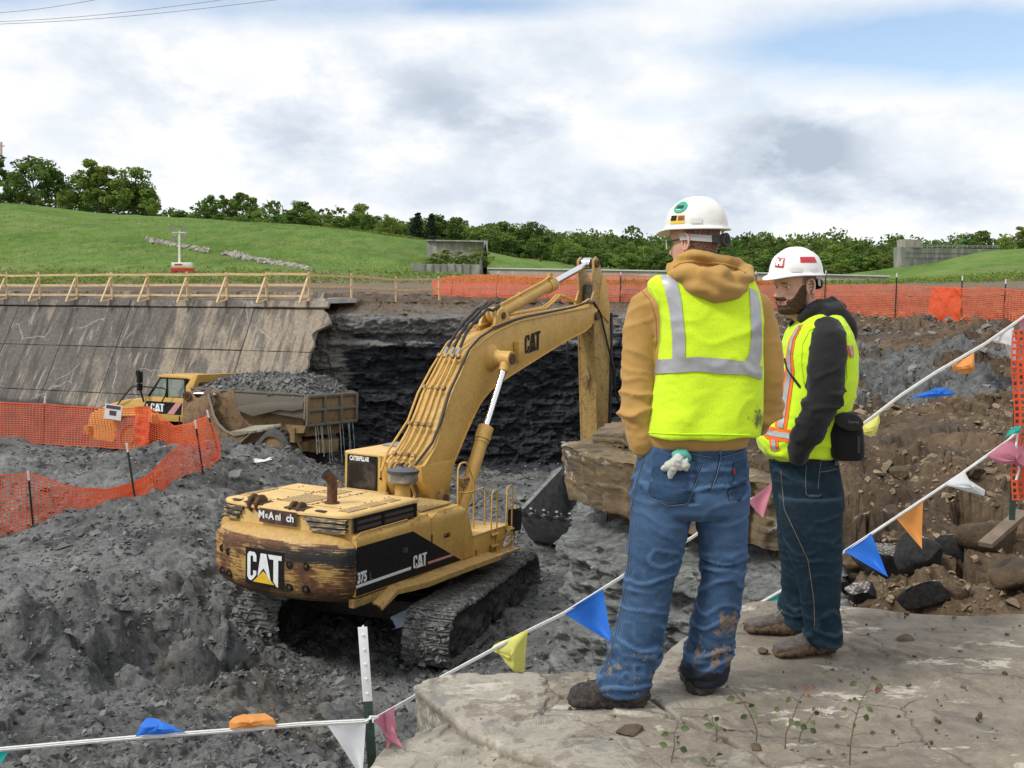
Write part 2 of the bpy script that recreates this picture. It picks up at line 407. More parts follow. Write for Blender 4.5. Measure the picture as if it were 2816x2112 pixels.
def make_ground():
    # fan of quads that gets coarser with distance
    az = np.concatenate([np.linspace(-62, -27, 40)[:-1], np.linspace(-27, 27, 600), np.linspace(27, 62, 40)[1:]]) * PI / 180
    rr = np.concatenate([np.geomspace(2.6, 12, 220)[:-1], np.geomspace(12, 34, 680)[:-1], np.geomspace(34, 72, 130)])
    A, Rr = np.meshgrid(az, rr, indexing='ij')
    # world-depth rows: y = r, x = r tan(az)
    X = Rr * np.tan(A); Y = Rr.copy()
    Z, W, D = ground(X, Y)
    # lumps pushed sideways a little so that steep faces are not smooth curtains
    V = np.stack([X + .06 * fbm(X * 6, Y * 6, Z * 6, o=2, seed=5), Y + .10 * fbm(X * 5, Y * 5, Z * 7, o=3, seed=6), Z], -1).reshape(-1, 3)
    x, y, w = X.ravel(), Y.ravel(), W.ravel()
    # R: brown soil, G: black wet shale and painted shade of hollows, B: pale dry
    f = fbm(x * .5, y * .5, o=5, seed=101); f2 = fbm(x * .23, y * .23, o=4, seed=102)
    brown = w * np.clip(.95 - .85 * sstep(15.4, 16.6, y + f * 2.5) * (1 - sstep(28, 34, y + f * 12)) * sstep(1, 4.5, x * 1.0), 0, 1)
    brown = np.maximum(brown, (1 - w) * .45 * sstep(.2, .6, f2) * (1 - sstep(24, 28, y)))
    black = (1 - w) * (.75 * sstep(40, 46, y + f * 5) + .45 * sstep(.12, .5, f)) + w * (.35 + .55 * sstep(.0, .3, f)) * (1 - brown)
    lb = np.exp(-((y - 20.3 - .25 * (x + 6)) / 1.6) ** 2) * sstep(-3.4, -5.0, x); black = np.maximum(black, (1 - w) * lb * .95 * sstep(-.25, .15, f))  # left bank: shade of its hollows put into the colour as black
    pale = (1 - w) * sstep(.0, .5, -f2) * (1 - black)
    me = npmesh('pit_floor', V, gridF(len(az), len(rr))[:, ::-1], [M_ground], True, {'reg': np.stack([brown, np.clip(black, 0, 1), pale], -1)})
    o = link('excavated_ground', me); tag(o, kind='structure')
    return V

def ground_material():
    m = Mat('ground', .9, 0, .3); a = m.attr('reg')
    n1 = m.noise(1.1, 9, .65); n2 = m.noise(9, 9, .7); n3 = m.noise(42, 7, .7); v = m.voro(13, feat='F1', out='Color')
    vs = m.nd('ShaderNodeSeparateColor'); m.L.new(v, vs.inputs[0])
    n12 = m.math('ADD', m.math('MULTIPLY', n1, .5), m.math('MULTIPLY', n2, .5))
    grey = m.ramp(n12, (.30, (.038, .040, .041)), (.46, (.082, .086, .086)), (.58, (.150, .154, .148)), (.72, (.25, .25, .235)))
    grey = m.mix(m.math('MULTIPLY', vs.outputs[0], .35), grey, (.18, .185, .178))
    grey = m.mix(m.math('MULTIPLY', a[2], .35), grey, (.20, .20, .185))
    black = m.ramp(n12, (.35, (.012, .014, .017)), (.55, (.035, .038, .043)), (.7, (.10, .105, .11)))
    brown = m.ramp(n12, (.32, (.034, .021, .011)), (.48, (.085, .057, .033)), (.62, (.145, .100, .060)), (.78, (.26, .19, .12)))
    fb = m.math('ADD', a[1], m.math('MULTIPLY', m.math('SUBTRACT', n1, .5), 1.2), True)
    c = m.mix(m.ramp(fb, (.35, 0.0), (.6, 1.0)), grey, black)
    fr = m.math('ADD', a[0], m.math('MULTIPLY', m.math('SUBTRACT', n2, .5), .9), True)
    c = m.mix(m.ramp(fr, (.35, 0.0), (.65, 1.0)), c, brown)
    c = m.mix(.6, c, m.ramp(n3, (.3, .3), (.7, .78)), 'OVERLAY'); c = m.mix(.7, c, m.ramp(m.noise(.55, 7, .7, dist=.4), (.36, .22), (.5, .5), (.64, .74)), 'OVERLAY')  # broad light and dark patches: shading contrast put into the ground colour
    m.col(c); m.rough(m.ramp(n1, (.4, .55), (.6, .95)))
    m.bump(n2, .7, .06); m.bump(n3, .6, .02)
    return m.m
M_ground = ground_material()

def rock_cloud(name, pts, sizes, mat, seed=0, flat=.45, group_attr=None):
    """many small angular fragments as one mesh: perturbed boxes"""
    rs = np.random.RandomState(seed); n = len(pts)
    base = np.array([(-1, -1, -1), (1, -1, -1), (1, 1, -1), (-1, 1, -1), (-1, -1, 1), (1, -1, 1), (1, 1, 1), (-1, 1, 1)], float) * .5
    v = np.repeat(base[None], n, 0) + rs.uniform(-.26, .26, (n, 8, 3))
    v[:, 4:, :2] *= rs.uniform(.45, 1.0, (n, 1, 1))
    v *= np.stack([rs.uniform(.7, 1.4, n), rs.uniform(.5, 1.1, n), flat * rs.uniform(.5, 1.6, n)], -1)[:, None, :]
    v *= np.asarray(sizes)[:, None, None]
    yaw = rs.uniform(0, 2 * PI, n); tx = rs.normal(0, .35, n); ty = rs.normal(0, .35, n)
    def rot(v, a, i, j):
        c, s = np.cos(a)[:, None], np.sin(a)[:, None]; p, q = v[:, :, i].copy(), v[:, :, j].copy()
        v[:, :, i] = p * c - q * s; v[:, :, j] = p * s + q * c
    rot(v, yaw, 0, 1); rot(v, tx, 1, 2); rot(v, ty, 0, 2)
    v += np.asarray(pts)[:, None, :]
    f = np.array([(3, 2, 1, 0), (4, 5, 6, 7), (0, 1, 5, 4), (1, 2, 6, 5), (2, 3, 7, 6), (3, 0, 4, 7)])
    F = (f[None] + 8 * np.arange(n)[:, None, None]).reshape(-1, 4)
    tone = np.repeat(rs.uniform(0, 1, (n, 3)), 8, 0)
    tone[:, 1] = 0 if group_attr is None else np.repeat(group_attr, 8)
    return npmesh(name, v.reshape(-1, 3), F, [mat], False, {'tone': tone})

def rock_mat(name, lo, hi, brown=None):
    m = Mat(name, .85, 0, .3); a = m.attr('tone'); n = m.noise(14, 6, .65)
    t = m.math('ADD', m.math('MULTIPLY', a[0], .6), m.math('MULTIPLY', n, .5))
    c = m.ramp(t, (.2, lo), (.9, hi))
    if brown: c = m.mix(m.ramp(a[1], (.45, 0.0), (.55, 1.0)), c, m.ramp(t, (.2, tuple(x * .45 for x in brown)), (.9, brown)))
    m.col(c); m.bump(n, .5, .02); m.bump(m.noise(60, 5, .6), .4, .01)
    return m.m
M_frag = rock_mat('shale_fragments', (.045, .047, .048), (.235, .238, .228), (.30, .225, .15))

# ---------------------------------------------------------------- strata cliffs
def cliff_mat(name, capc, graded=True):
    m = Mat(name, .8, 0, .35); a = m.attr('lay')  # R: height fraction, G: brown, B: pale cap
    w = m.obj(scale=(1, 1, 7)); n = m.noise(1.6, 9, .65, w); n2 = m.noise(12, 8, .7, m.obj(scale=(1, 1, 2.5))); n0 = m.noise(.8, 5, .6)
    blk = m.ramp(m.math('ADD', m.math('MULTIPLY', n, .55), m.math('MULTIPLY', n2, .45)), (.36, (.006, .007, .009)), (.50, (.018, .020, .024)), (.60, (.045, .048, .055)), (.74, (.15, .155, .165)))
    cap = m.ramp(m.math('ADD', m.math('MULTIPLY', n, .5), m.math('MULTIPLY', n2, .5)), (.36, tuple(x * .35 for x in capc)), (.52, capc), (.66, tuple(min(1, x * 1.8) for x in capc)))
    brn = m.ramp(n2, (.35, (.045, .032, .022)), (.5, (.11, .080, .055)), (.66, (.22, .17, .12)))
    f1 = m.ramp(m.math('ADD', a[2], m.math('MULTIPLY', m.math('SUBTRACT', n, .5), .7)), (.45, 0.0), (.55, 1.0))
    f2 = m.ramp(m.math('ADD', a[1], m.math('MULTIPLY', m.math('SUBTRACT', n2, .5), .9)), (.45, 0.0), (.56, 1.0))
    c = m.mix(f2, m.mix(f1, blk, cap), brn)
    m.col(c); m.bump(n, .8, .15); m.bump(n2, .7, .05); m.bump(m.noise(50, 6, .7), .5, .015); m.rough(m.ramp(n0, (.4, .45), (.6, .9)))
    return m.m
M_cliff = cliff_mat('black_shale', (.17, .165, .155))
M_cliff2 = cliff_mat('grey_shale', (.20, .21, .20))

def cliff(name, path, ztop, zbot, mat, nu, nv, batter, attr, strata=.28, seed=0, topcap=1.2):
    """rock face along a plan polyline; displaced in beds, top rolls back onto the ground behind"""
    P = np.array(path, float); seg = np.hypot(*np.diff(P, axis=0).T); S = np.r_[0, np.cumsum(seg)]
    s = np.linspace(0, S[-1], nu); px = np.interp(s, S, P[:, 0]); py = np.interp(s, S, P[:, 1])
    # normals pointing to the pit = left of travel direction
    tx, ty = np.gradient(px), np.gradient(py); l = np.hypot(tx, ty); nx, ny = -ty / l, tx / l
    k = np.ones(15) / 15; nx = np.convolve(np.pad(nx, 7, 'edge'), k, 'valid'); ny = np.convolve(np.pad(ny, 7, 'edge'), k, 'valid')
    v = np.linspace(0, 1, nv); Sg, Vg = np.meshgrid(s, v, indexing='ij')
    zt = np.interp(s, S, ztop)[:, None]; zb = np.interp(s, S, zbot)[:, None]
    Z = zb + (zt - zb) * Vg
    H = (zt - zb)
    off = batter(Vg)                              # outward offset profile
    bed = Z * 4 + .8 * fbm(Sg * .25, Z * .3, o=3, seed=seed)
    cell = chunks(Sg * .9 + 3 * vn(Sg * 0, np.floor(bed), seed=seed + 3), np.floor(bed) + .5 + 0 * Sg, seed + 9, 0)
    Rg = 1 if seed < 350 else 0
    d = Rg * (.55 * fbm(Sg * .28, Z * .35, o=3, seed=seed + 11) + .22 * chunks(Sg * 1.6, Z * 2.6, seed + 12)) + strata * ((.5 - .28 * Rg) * _h(np.floor(bed), 0 * Sg, 0 * Sg, seed + 2) + .55 * cell + .8 * fbm(Sg * .5, Z * .8, o=4, seed=seed + 5)) + .13 * fbm(Sg * 4, Z * 9, o=5, g=.6, seed=seed + 6) + .07 * chunks(Sg * 6, Z * 14, seed + 7)
    off = off + d
    X = px[:, None] + nx[:, None] * off; Y = py[:, None] + ny[:, None] * off
    lay = attr(Sg, Vg, Z)
    V = np.stack([X, Y, Z + .04 * fbm(Sg * 3, Z * 3, seed=seed + 8)], -1)
    me = npmesh(name, V.reshape(-1, 3), gridF(nu, nv)[:, ::-1], [mat], True, {'lay': np.stack([Vg, *lay], -1).reshape(-1, 3)})
    o = link(name, me); tag(o, kind='structure'); return o

def far_attr(S, V, Z):
    f = fbm(S * .5, Z * .5, o=4, seed=200)
    brown = sstep(.915, .95, V + f * .02)
    leftness = 1 - sstep(4.0, 7.0, S + f * 2)
    pale = np.clip(sstep(.70, .80, V + f * .06) + .75 * leftness * sstep(.25, .5, V + f * .2), 0, 1) * (1 - .8 * np.exp(-((V - .80 - .02 * f) / .03) ** 2) * (1 - leftness))
    return brown, pale
CL = [(-10.5, 46.2), (-7.3, 45.3), (-5.2, 45.5), (-1.5, 46.7), (3.0, 47.5), (7.5, 46.9), (8.6, 44), (7.0, 36), (4.2, 26), (2.3, 18.5)][::-1]
def far_batter(V): return .9 * (1 - V) ** 1.5 - 1.9 * sstep(.90, 1.0, V) - .5 * sstep(.76, .80, V)
cl = cliff('shale_cliff', CL, [-.9, -.9, -.5, .3, .85, .85, .85, .9, .95, .9], [-6.3] * 10, M_cliff, 1000, 150, far_batter, lambda S, V, Z: far_attr(49.5 - S, V, Z), .34, 300)
CN = [(-.3, 4.4), (.4, 4.6), (.95, 5.2), (1.35, 5.9), (1.9, 7.2), (2.45, 8.6), (2.7, 9.7), (2.3, 10.7), (1.3, 12.0), (.85, 12.9), (1.2, 14.2), (1.9, 17), (2.3, 18.6)]
def near_attr(S, V, Z): return 0 * V, .75 + 0 * V
cliff('shale_bank', CN, [-.35, -.35, -.4, -.45, -.5, -.6, -.85, -.95, -1.0, -1.0, -.7, -.7, -.8], [-3, -4.5, -5, -5.4, -6, -6.2, -6.4, -6.4, -6.4, -6.4, -6.4, -6.4, -6.4], M_cliff2, 520, 240,
      lambda V: .55 * (1 - V) ** 1.2 + .15 - .45 * sstep(.90, 1.0, V), near_attr, .26, 400)
GV = make_ground()

# ---------------------------------------------------------------- loose fragments
def scatter_frags():
    rs = np.random.RandomState(5)
    def samp(n, y0, y1, azm=27.5):
        y = 1 / np.sqrt(rs.uniform(1 / y1 ** 2, 1 / y0 ** 2, n)) if False else np.exp(rs.uniform(math.log(y0), math.log(y1), n))
        x = y * np.tan(rs.uniform(-azm, azm, n) * PI / 180); return x, y
    x, y = samp(150000, 6, 47)
    sz = np.clip(rs.lognormal(-.5, .6, len(x)), .22, 4.0) * .0023 * (y + 6)
    z, w, d = ground(x, y)
    keep = (np.abs(d) > .25) & ~((w > .5) & (y < 6.5)) & (rs.uniform(size=len(x)) < np.where(w > .5, .5, 1.0))
    # clusters
    cl_ = fbm(x * .7, y * .7, o=3, seed=500) + .3 * fbm(x * 3, y * 3, o=2, seed=501); keep &= (rs.uniform(-.55, .45, len(x)) < cl_)
    x, y, z, sz, w = x[keep], y[keep], z[keep], sz[keep], w[keep]
    br = ((w > .5) & ((y < 15.5) | (y > 38))).astype(float)
    o = link('loose_shale', rock_cloud('loose_shale', np.stack([x, y, z + sz * .08], -1), sz, M_frag, 9, .42, br)); tag(o, 'broken grey shale fragments lying all over the pit floor and banks', 'rubble', kind='stuff')
scatter_frags()
# ================================================================ PAINTS AND METALS
def paint(name, c=(.60, .365, .088), dirt=.35, rust=.0, rough=.42):
    m = Mat(name, rough, 0, .5)
    n1 = m.noise(1.7, 8, .65); n2 = m.noise(11, 8, .7); n3 = m.noise(45, 4, .6)
    b = m.ramp(n1, (.3, tuple(x * .86 for x in c)), (.7, tuple(min(1, x * 1.1) for x in c)))
    d = m.math('MULTIPLY', m.ramp(n2, (.42, 0.0), (.72, 1.0)), dirt)
    cc = m.mix(d, b, (.17, .135, .085))
    if rust:
        st = m.noise(3.5, 10, .75, m.obj(scale=(1.2, 1.2, 1.2)))
        k = m.ramp(m.math('ADD', m.math('MULTIPLY', st, .6), m.math('MULTIPLY', n3, .4)), (.60 - rust * .25, 0.0), (.64 - rust * .25, 1.0))
        cc = m.mix(k, cc, m.ramp(n2, (.3, (.05, .022, .012)), (.7, (.16, .07, .035))))
    m.col(cc); m.rough(m.ramp(n2, (.35, rough), (.7, .75))); m.bump(n3, .12, .004)
    return m.m
M_yel = paint('yellow_paint'); M_yeld = paint('dirty_yellow_paint', (.46, .29, .09), .7, .35)
M_yelt = paint('toplit_yellow', (.70, .47, .175), .25, 0, .5)  # paler copy of the yellow paint: light from above put into its colour
M_blk = simple('black_paint', (.009, .009, .010), .6, 0, .4, 9, .05, .25)
M_blkd = simple('dusty_black', (.035, .034, .033), .75, 0, .5, 7, .1)
M_steel = simple('bare_steel', (.42, .42, .42), .22, 1.0, .1, 20)
M_chrome = simple('chrome_rod', (.75, .76, .78), .12, 1.0, .05, 5)
M_iron = simple('dark_iron', (.06, .055, .05), .7, .4, .5, 12, .2)
M_rub = simple('rubber_hose', (.02, .02, .021), .6, 0, .3, 20)
M_rust = simple('rusty_iron', (.12, .058, .03), .85, .2, .5, 10, .3)
M_white = simple('white_decal', (.75, .76, .78), .5, 0, .08, 14)
M_pink = simple('faded_red_decal', (.55, .25, .25), .5, 0, .15, 12)
M_tri = simple('yellow_decal', (.75, .47, .03), .5, 0, .1, 14)
def glass(name, c=(.02, .022, .022), rough=.08):
    m = Mat(name, rough, 0, .5); n = m.noise(3, 6, .6); m.col(m.ramp(n, (.4, c), (.7, tuple(x * 3 + .01 for x in c)))); m.rough(m.ramp(n, (.4, rough), (.7, rough + .25))); return m.m
M_glass = glass('tinted_glass')
def mesh_grille():
    m = Mat('perforated_sheet', .6); v = m.voro(34, m.obj()); m.col(m.ramp(v, (.30, (.05, .03, .012)), (.42, (.42, .28, .11)))); return m.m
M_perf = mesh_grille()
def cw_mat():
    m = Mat('scraped_counterweight_paint', .55)
    st = m.noise(1.0, 10, .72, m.obj(scale=(2.2, 2.2, 44))); st2 = m.noise(1.0, 8, .7, m.obj(scale=(5, 5, 110))); blot = m.noise(1.5, 8, .6); n2 = m.noise(9, 8, .7)
    sep = m.nd('ShaderNodeSeparateXYZ'); m.L.new(m.obj(), sep.inputs[0]); z = sep.outputs[2]; y = sep.outputs[1]
    yel = m.ramp(n2, (.3, (.36, .21, .06)), (.7, (.56, .36, .11)))
    rust = m.ramp(n2, (.3, (.055, .022, .011)), (.7, (.19, .085, .035)))
    # rust blotches with scraped streaks
    f = m.math('ADD', m.math('MULTIPLY', st, .55), m.math('MULTIPLY', blot, .55))
    hi = m.math('MULTIPLY', m.math('SUBTRACT', z, 2.60), 7.0)      # upper lip stays clean
    f = m.math('SUBTRACT', f, m.math('MAXIMUM', hi, 0.0))
    c = m.mix(m.ramp(f, (.50, 0.0), (.535, 1.0)), yel, rust)
    # worn black band across the top of the face, thicker at the right
    g = m.math('SUBTRACT', m.math('ADD', m.math('MULTIPLY', st2, .9), m.math('MULTIPLY', st, .75)), m.math('MULTIPLY', m.math('ABSOLUTE', m.math('SUBTRACT', z, 2.38)), 1.0))
    g = m.math('ADD', g, m.math('MULTIPLY', y, -.10))
    g = m.math('SUBTRACT', g, m.math('MULTIPLY', m.math('MAXIMUM', hi, 0.0), 2.0))
    c = m.mix(m.ramp(g, (.765, 0.0), (.785, 1.0)), c, (.02, .018, .018))
    # lowest strip: muddy
    lo = m.math('ADD', m.math('MULTIPLY', m.math('SUBTRACT', 1.72, z), 4.0), m.math('MULTIPLY', m.math('SUBTRACT', n2, .5), 1.5), True)
    c = m.mix(lo, c, (.075, .055, .035)); m.col(c)
    m.rough(m.ramp(f, (.45, .45), (.6, .85))); m.bump(st, .35, .01); m.bump(n2, .3, .01)
    return m.m
M_cw = cw_mat()
def louvre_mat():
    m = Mat('flaking_black_louvre', .6); st = m.noise(1.0, 9, .72, m.obj(scale=(3, 3, 40))); m.col(m.ramp(st, (.52, (.018, .017, .018)), (.56, (.42, .27, .09)))); m.bump(st, .3, .01); return m.m
M_louv = louvre_mat()
def track_mat():
    m = Mat('muddy_track_steel', .85); n = m.noise(3, 9, .7); n2 = m.noise(16, 8, .7); n3 = m.noise(1.0, 9, .7, m.obj(scale=(9, 30, 30)))
    c = m.ramp(m.math('ADD', m.math('MULTIPLY', n, .5), m.math('MULTIPLY', n2, .5)), (.34, (.035, .033, .031)), (.48, (.14, .137, .127)), (.62, (.29, .285, .265)))
    m.col(c); m.bump(n2, .9, .05); m.bump(n3, .5, .02); return m.m
M_track = track_mat()

def cat_logo(cw, ch, x0=0.0, y0=0.0):
    Cp = [(.30, .64), (.30, .82), (.25, .91), (.09, .91), (.03, .82), (.03, .18), (.09, .09), (.16, .09), (.215, .14), (.30, .27), (.30, .38), (.205, .38), (.205, .25), (.18, .22), (.13, .22), (.125, .26), (.125, .76), (.15, .80), (.19, .80), (.205, .76), (.205, .64)]
    A1 = [(.42, .91), (.58, .91), (.66, .42), (.70, .14), (.60, .30), (.56, .40), (.5, .49), (.44, .40), (.335, .22), (.36, .45)]
    T = [(.62, .91), (.98, .91), (.98, .78), (.895, .78), (.895, .0), (.85, .03), (.77, .16), (.77, .78), (.66, .78)]
    tri = [(.20, .06), (.80, .06), (.5, .41)]
    f = lambda L_: [(x0 + a * cw, y0 + b * ch) for a, b in L_]
    return [f(Cp), f(A1), f(T)], f(tri)
def arc(cx, cy, r, a0, a1, n): return [(cx + r * math.cos(R(a0 + (a1 - a0) * i / (n - 1))), cy + r * math.sin(R(a0 + (a1 - a0) * i / (n - 1)))) for i in range(n)]
def rrect(x0, y0, x1, y1, r, n=4):
    return arc(x1 - r, y1 - r, r, 0, 90, n) + arc(x0 + r, y1 - r, r, 90, 180, n) + arc(x0 + r, y0 + r, r, 180, 270, n) + arc(x1 - r, y0 + r, r, 270, 360, n)
# ================================================================ EXCAVATOR (local: X forward, Y left, Z up, origin on the swing axis at the tracks' soles)
def make_excavator():
    X = thing('excavator', 'large muddy yellow tracked excavator with black side stripe digging in the pit', 'excavator', (-2.471, 24.375, -5.845), (R(.69), R(1.52), R(60.48)))
    Z0 = 0
    def cwx(y): return -4.48 + .40 * (abs(y) / 1.66) ** 2.2
    def outline(ins, n=30):
        hw = 1.68 - ins; pts = []
        for i in range(n + 1):
            y = hw - 2 * hw * i / n; x = cwx(y * 1.68 / max(hw, .1)) + ins * 1.0
            e = max(0, (abs(y) - (hw - .16)) / .16); x += .13 * (1 - math.sqrt(max(0, 1 - e * e)))
            pts.append((x, y))
        return [(-3.80, hw)] + pts + [(-3.80, -hw)]
    m = MB()
    rings = [[Vector((x, y, z)) for x, y in outline(i)] for z, i in ((1.46, .34), (1.50, .22), (1.58, .12), (1.68, .05), (1.80, .015), (2.0, 0), (2.35, 0), (2.50, .005), (2.56, .03), (2.62, .08), (2.70, .17), (2.755, .24), (2.78, .34), (2.785, .5))]
    m.loft(rings)
    cwo = m.build('counterweight', M_cw, X, smooth=True)
    fr = lambda off: (lambda y, z: Vector((cwx(y) - off, y, z)))
    # CAT plate, its letters and triangle
    n = 8; pl = []
    for i in range(n + 1):
        y = .47 - .94 * i / n; pl.append(y)
    mm = MB()
    for i in range(n):
        a, b = pl[i], pl[i + 1]
        mm.add([(cwx(a) - .006, a, 1.72), (cwx(b) - .006, b, 1.72), (cwx(b) - .006, b, 2.41), (cwx(a) - .006, a, 2.41)], [(0, 1, 2, 3)])
    plate = mm.build('badge_plate', M_blk, X)
    L_, tr = cat_logo(.88, .66, 0, 0)
    g = lambda u, v: Vector((cwx(.44 - u) - .014, .44 - u, 1.74 + v))
    flat_shape('badge_lettering', L_, M_white, g, plate); flat_shape('badge_triangle', [tr], M_tri, g, plate)
    # bolt pockets: flush black discs paint the dark of the holes
    for y, z in ((1.24, 2.25), (1.0, 2.22), (-.57, 2.2), (-.9, 2.2), (1.24, 1.81), (1.0, 1.80), (-.57, 1.77), (-.9, 1.77)):
        b = MB(); b.cyl((cwx(y) - .008, y, z), (cwx(y) + .05, y, z), .075, 18); b.cur = 1; b.cyl((cwx(y) - .012, y - .02, z + .01), (cwx(y) + .05, y - .02, z + .01), .028, 6)
        b.build('bolt_pocket', [M_blk, M_rust], cwo, smooth=True)
    # hood with louvre bands
    def hood_ring(z, ins, xr=-3.98, xf=-1.72, hw=1.56, n=18):
        pts = []
        h = hw - ins
        for i in range(n + 1):
            y = h - 2 * h * i / n; e = max(0, (abs(y) - (h - .12)) / .12)
            pts.append(Vector((xr - .16 + .18 * (abs(y) / hw) ** 2 + ins + .1 * (1 - math.sqrt(max(0, 1 - e * e))), y, z)))
        return [Vector((xf - ins * .8 + (3.17 - z) * .55, h, z))] + pts + [Vector((xf - ins * .8 + (3.17 - z) * .55, -h, z))]
    m = MB(); m.loft([hood_ring(z, i) for z, i in ((2.76, .06), (2.84, .06), (3.06, .05), (3.08, .0), (3.12, 0), (3.155, .03), (3.172, .09), (3.176, .2))])
    hood = m.build('engine_hood', M_yelt, X, smooth=True)
    def louv(y0, y1, z0, z1, k):
        z = z0 + (z1 - z0) * (k + .5) / 3
        mm = MB(); N_ = 8; t = (z1 - z0) / 3
        rings = []
        for i in range(N_ + 1):
            sl_ = .06 if (y0 < 0) else -.06
            ya = y0 + sl_ * (k - 2) * 1.2; y = ya + (y1 - ya) * i / N_
            x = -3.98 - .16 + .18 * (abs(y) / 1.56) ** 2 + .035
            rings.append([Vector((x - .055, y, z - t * .30)), Vector((x - .02, y, z + t * .38)), Vector((x + .05, y, z + t * .38)), Vector((x + .05, y, z - t * .30))])
        mm.loft(rings); return mm
    for k in range(3):
        louv(-.62, -1.50, 2.79, 3.07, k).build('louvre', M_louv, hood, smooth=False)
        louv(.92, 1.50, 2.79, 3.07, k).build('louvre', M_louv, hood, smooth=False)
    for s_ in (-1, 1):
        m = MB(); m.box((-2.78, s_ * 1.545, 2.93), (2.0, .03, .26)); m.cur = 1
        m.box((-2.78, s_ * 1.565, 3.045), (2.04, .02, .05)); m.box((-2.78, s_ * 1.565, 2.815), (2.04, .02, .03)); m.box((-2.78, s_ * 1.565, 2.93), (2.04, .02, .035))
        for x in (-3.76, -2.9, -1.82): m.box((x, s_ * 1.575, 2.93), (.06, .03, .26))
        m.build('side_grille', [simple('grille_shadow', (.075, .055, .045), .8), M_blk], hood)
    # name board with the worn lettering
    m = MB(); N_ = 6
    for i in range(N_):
        a, b = .44 - .92 * i / N_, .44 - .92 * (i + 1) / N_
        h = lambda y: -3.98 - .16 + .18 * (abs(y) / 1.56) ** 2 - .006
        m.add([(h(a), a, 2.84), (h(b), b, 2.84), (h(b), b, 3.11), (h(a), a, 3.11)], [(0, 1, 2, 3)])
    nb = m.build('name_board', paint('flaking_board', (.02, .02, .02), .2, .55), hood)
    Mx = Matrix(((0, 0, -1, -4.155), (-1, 0, 0, .42), (0, 1, 0, 2.925), (0, 0, 0, 1)))
    for s, off, sz in (('M', -.02, .20), ('c', .155, .14), ('A', .235, .19), ('ni', .40, .19), ('ch', .665, .20)):
        text_mesh('board_letter', s, sz, M_white, Mx @ Matrix.Translation((off, .02 if s == 'c' else 0, 0)), nb, bold=.006)
    # roof furniture
    t = MB()
    def vent(x0, x1, y0, y1, z=3.183): t.box(((x0 + x1) / 2, (y0 + y1) / 2, z), (x1 - x0, y1 - y0, .012))
    vent(-3.55, -2.75, -.22, .42); vent(-2.45, -1.95, -.1, .35); vent(-3.82, -3.25, -1.46, -1.2); vent(-3.15, -2.62, -1.46, -1.2); vent(-2.5, -2.15, -1.45, -1.22); vent(-3.5, -2.6, 1.3, 1.44)
    t.build('roof_vent', M_perf, hood)
    t = MB()
    for a, b in (((-3.95, -.36), (-1.8, -.36)), ((-3.6, .45), (-1.8, .45)), ((-3.6, -1.1), (-3.6, 1.5)), ((-2.5, .45), (-2.5, 1.5))):
        t.box(((a[0] + b[0]) / 2, (a[1] + b[1]) / 2, 3.1775), (max(abs(a[0] - b[0]), .012), max(abs(a[1] - b[1]), .012), .006))
    t.build('panel_seam', M_iron, hood)
    rs = random.Random(4); hb = None
    t = MB(); t.cyl((0, 0, -.01), (0, 0, .012), .015, 6)
    for i in range(40):
        loc_ = (rs.uniform(-3.9, -1.9), rs.choice((-.42, -.30, .40, .51, 1.1, -1.1)), 3.18)
        if hb is None: hb = t.build('hood_bolt', M_rust, hood); hb.location = loc_
        else: link('hood_bolt', hb.data, hood, loc_)
    for y in (.62, -.38):
        for dy in (0.09, -.09):
            t = MB(); t.cyl((-3.98, y + dy - .035, 3.15), (-3.98, y + dy + .035, 3.15), .165 if y > 0 else .13, 22)
            for k in range(22):
                a = 2 * PI * k / 22; r_ = .165 if y > 0 else .13; t.box((-3.98 + r_ * math.cos(a), y + dy, 3.15 + r_ * math.sin(a)), (.022, .05, .022))
            t.build('hinge_wheel', paint('rusty_yellow', (.42, .24, .06), .5, .75), hood, smooth=True)
        t = MB(); t.box((-3.95, y, 3.175), (.34, .46, .02)); t.build('hinge_slot', M_iron, hood)
    for y in (1.12, -.95): t = MB(); t.box((-4.0, y, 3.178), (.1, .22, .014)); t.build('hood_slot', M_iron, hood)
    t = MB(); t.tube([(-3.24, -.6, 3.16), (-3.24, -.6, 3.56), (-3.27, -.58, 3.66), (-3.36, -.53, 3.76)], [.1, .1, .105, .11], 18, caps=False); t.cyl((-3.24, -.6, 3.17), (-3.24, -.6, 3.2), .15, 16)
    st = t.build('exhaust_stack', M_rust, X, smooth=True)
    t = MB(); t.cyl((-3.34, -.54, 3.735), (-3.355, -.532, 3.752), .10, 18); t.build('stack_opening', simple('stack_black', (.004, .004, .004), .95), st)  # plain black disc fills the mouth of the stack
    # body sides
    for s_ in (-1, 1):
        m = MB(); prof = [(s_ * 1.5, 2.77), (s_ * 1.58, 2.765), (s_ * 1.64, 2.73), (s_ * 1.675, 2.66), (s_ * 1.68, 2.58), (s_ * 1.68, 1.62), (s_ * 1.2, 1.62), (s_ * 1.2, 2.77)]
        secs = [(-3.86, -2.06), (-2.045, -1.40), (-1.385, -.12)] if s_ < 0 else [(-3.86, -1.8), (-1.785, -.2)]
        for a, b in secs:
            mm = MB(); mm.prism(prof, a, b, 'x'); mm.build('side_door', M_yel, X, bevel=.006, angle=60)
        if s_ < 0:
            m = MB(); m.prism([(-.105, 1.62), (.30, 1.62), (.27, 2.05), (.08, 2.52), (.02, 2.66), (-.105, 2.74)], -1.68, -1.0, 'y'); m.build('front_panel', M_yel, X, bevel=.03, angle=60)
    m = MB(); m.box((-1.9, 0, 2.15), (3.9, 2.6, 1.12)); m.box((-1.2, 0, 1.60), (5.0, 2.9, .10)); m.box((.6, 0, 1.7), (2.6, 1.3, .5)); m.box((.75, 0, 1.75), (1.9, 1.9, .3))
    m.build('upper_frame', M_yeld, X, bevel=.01)
    y = -1.6835
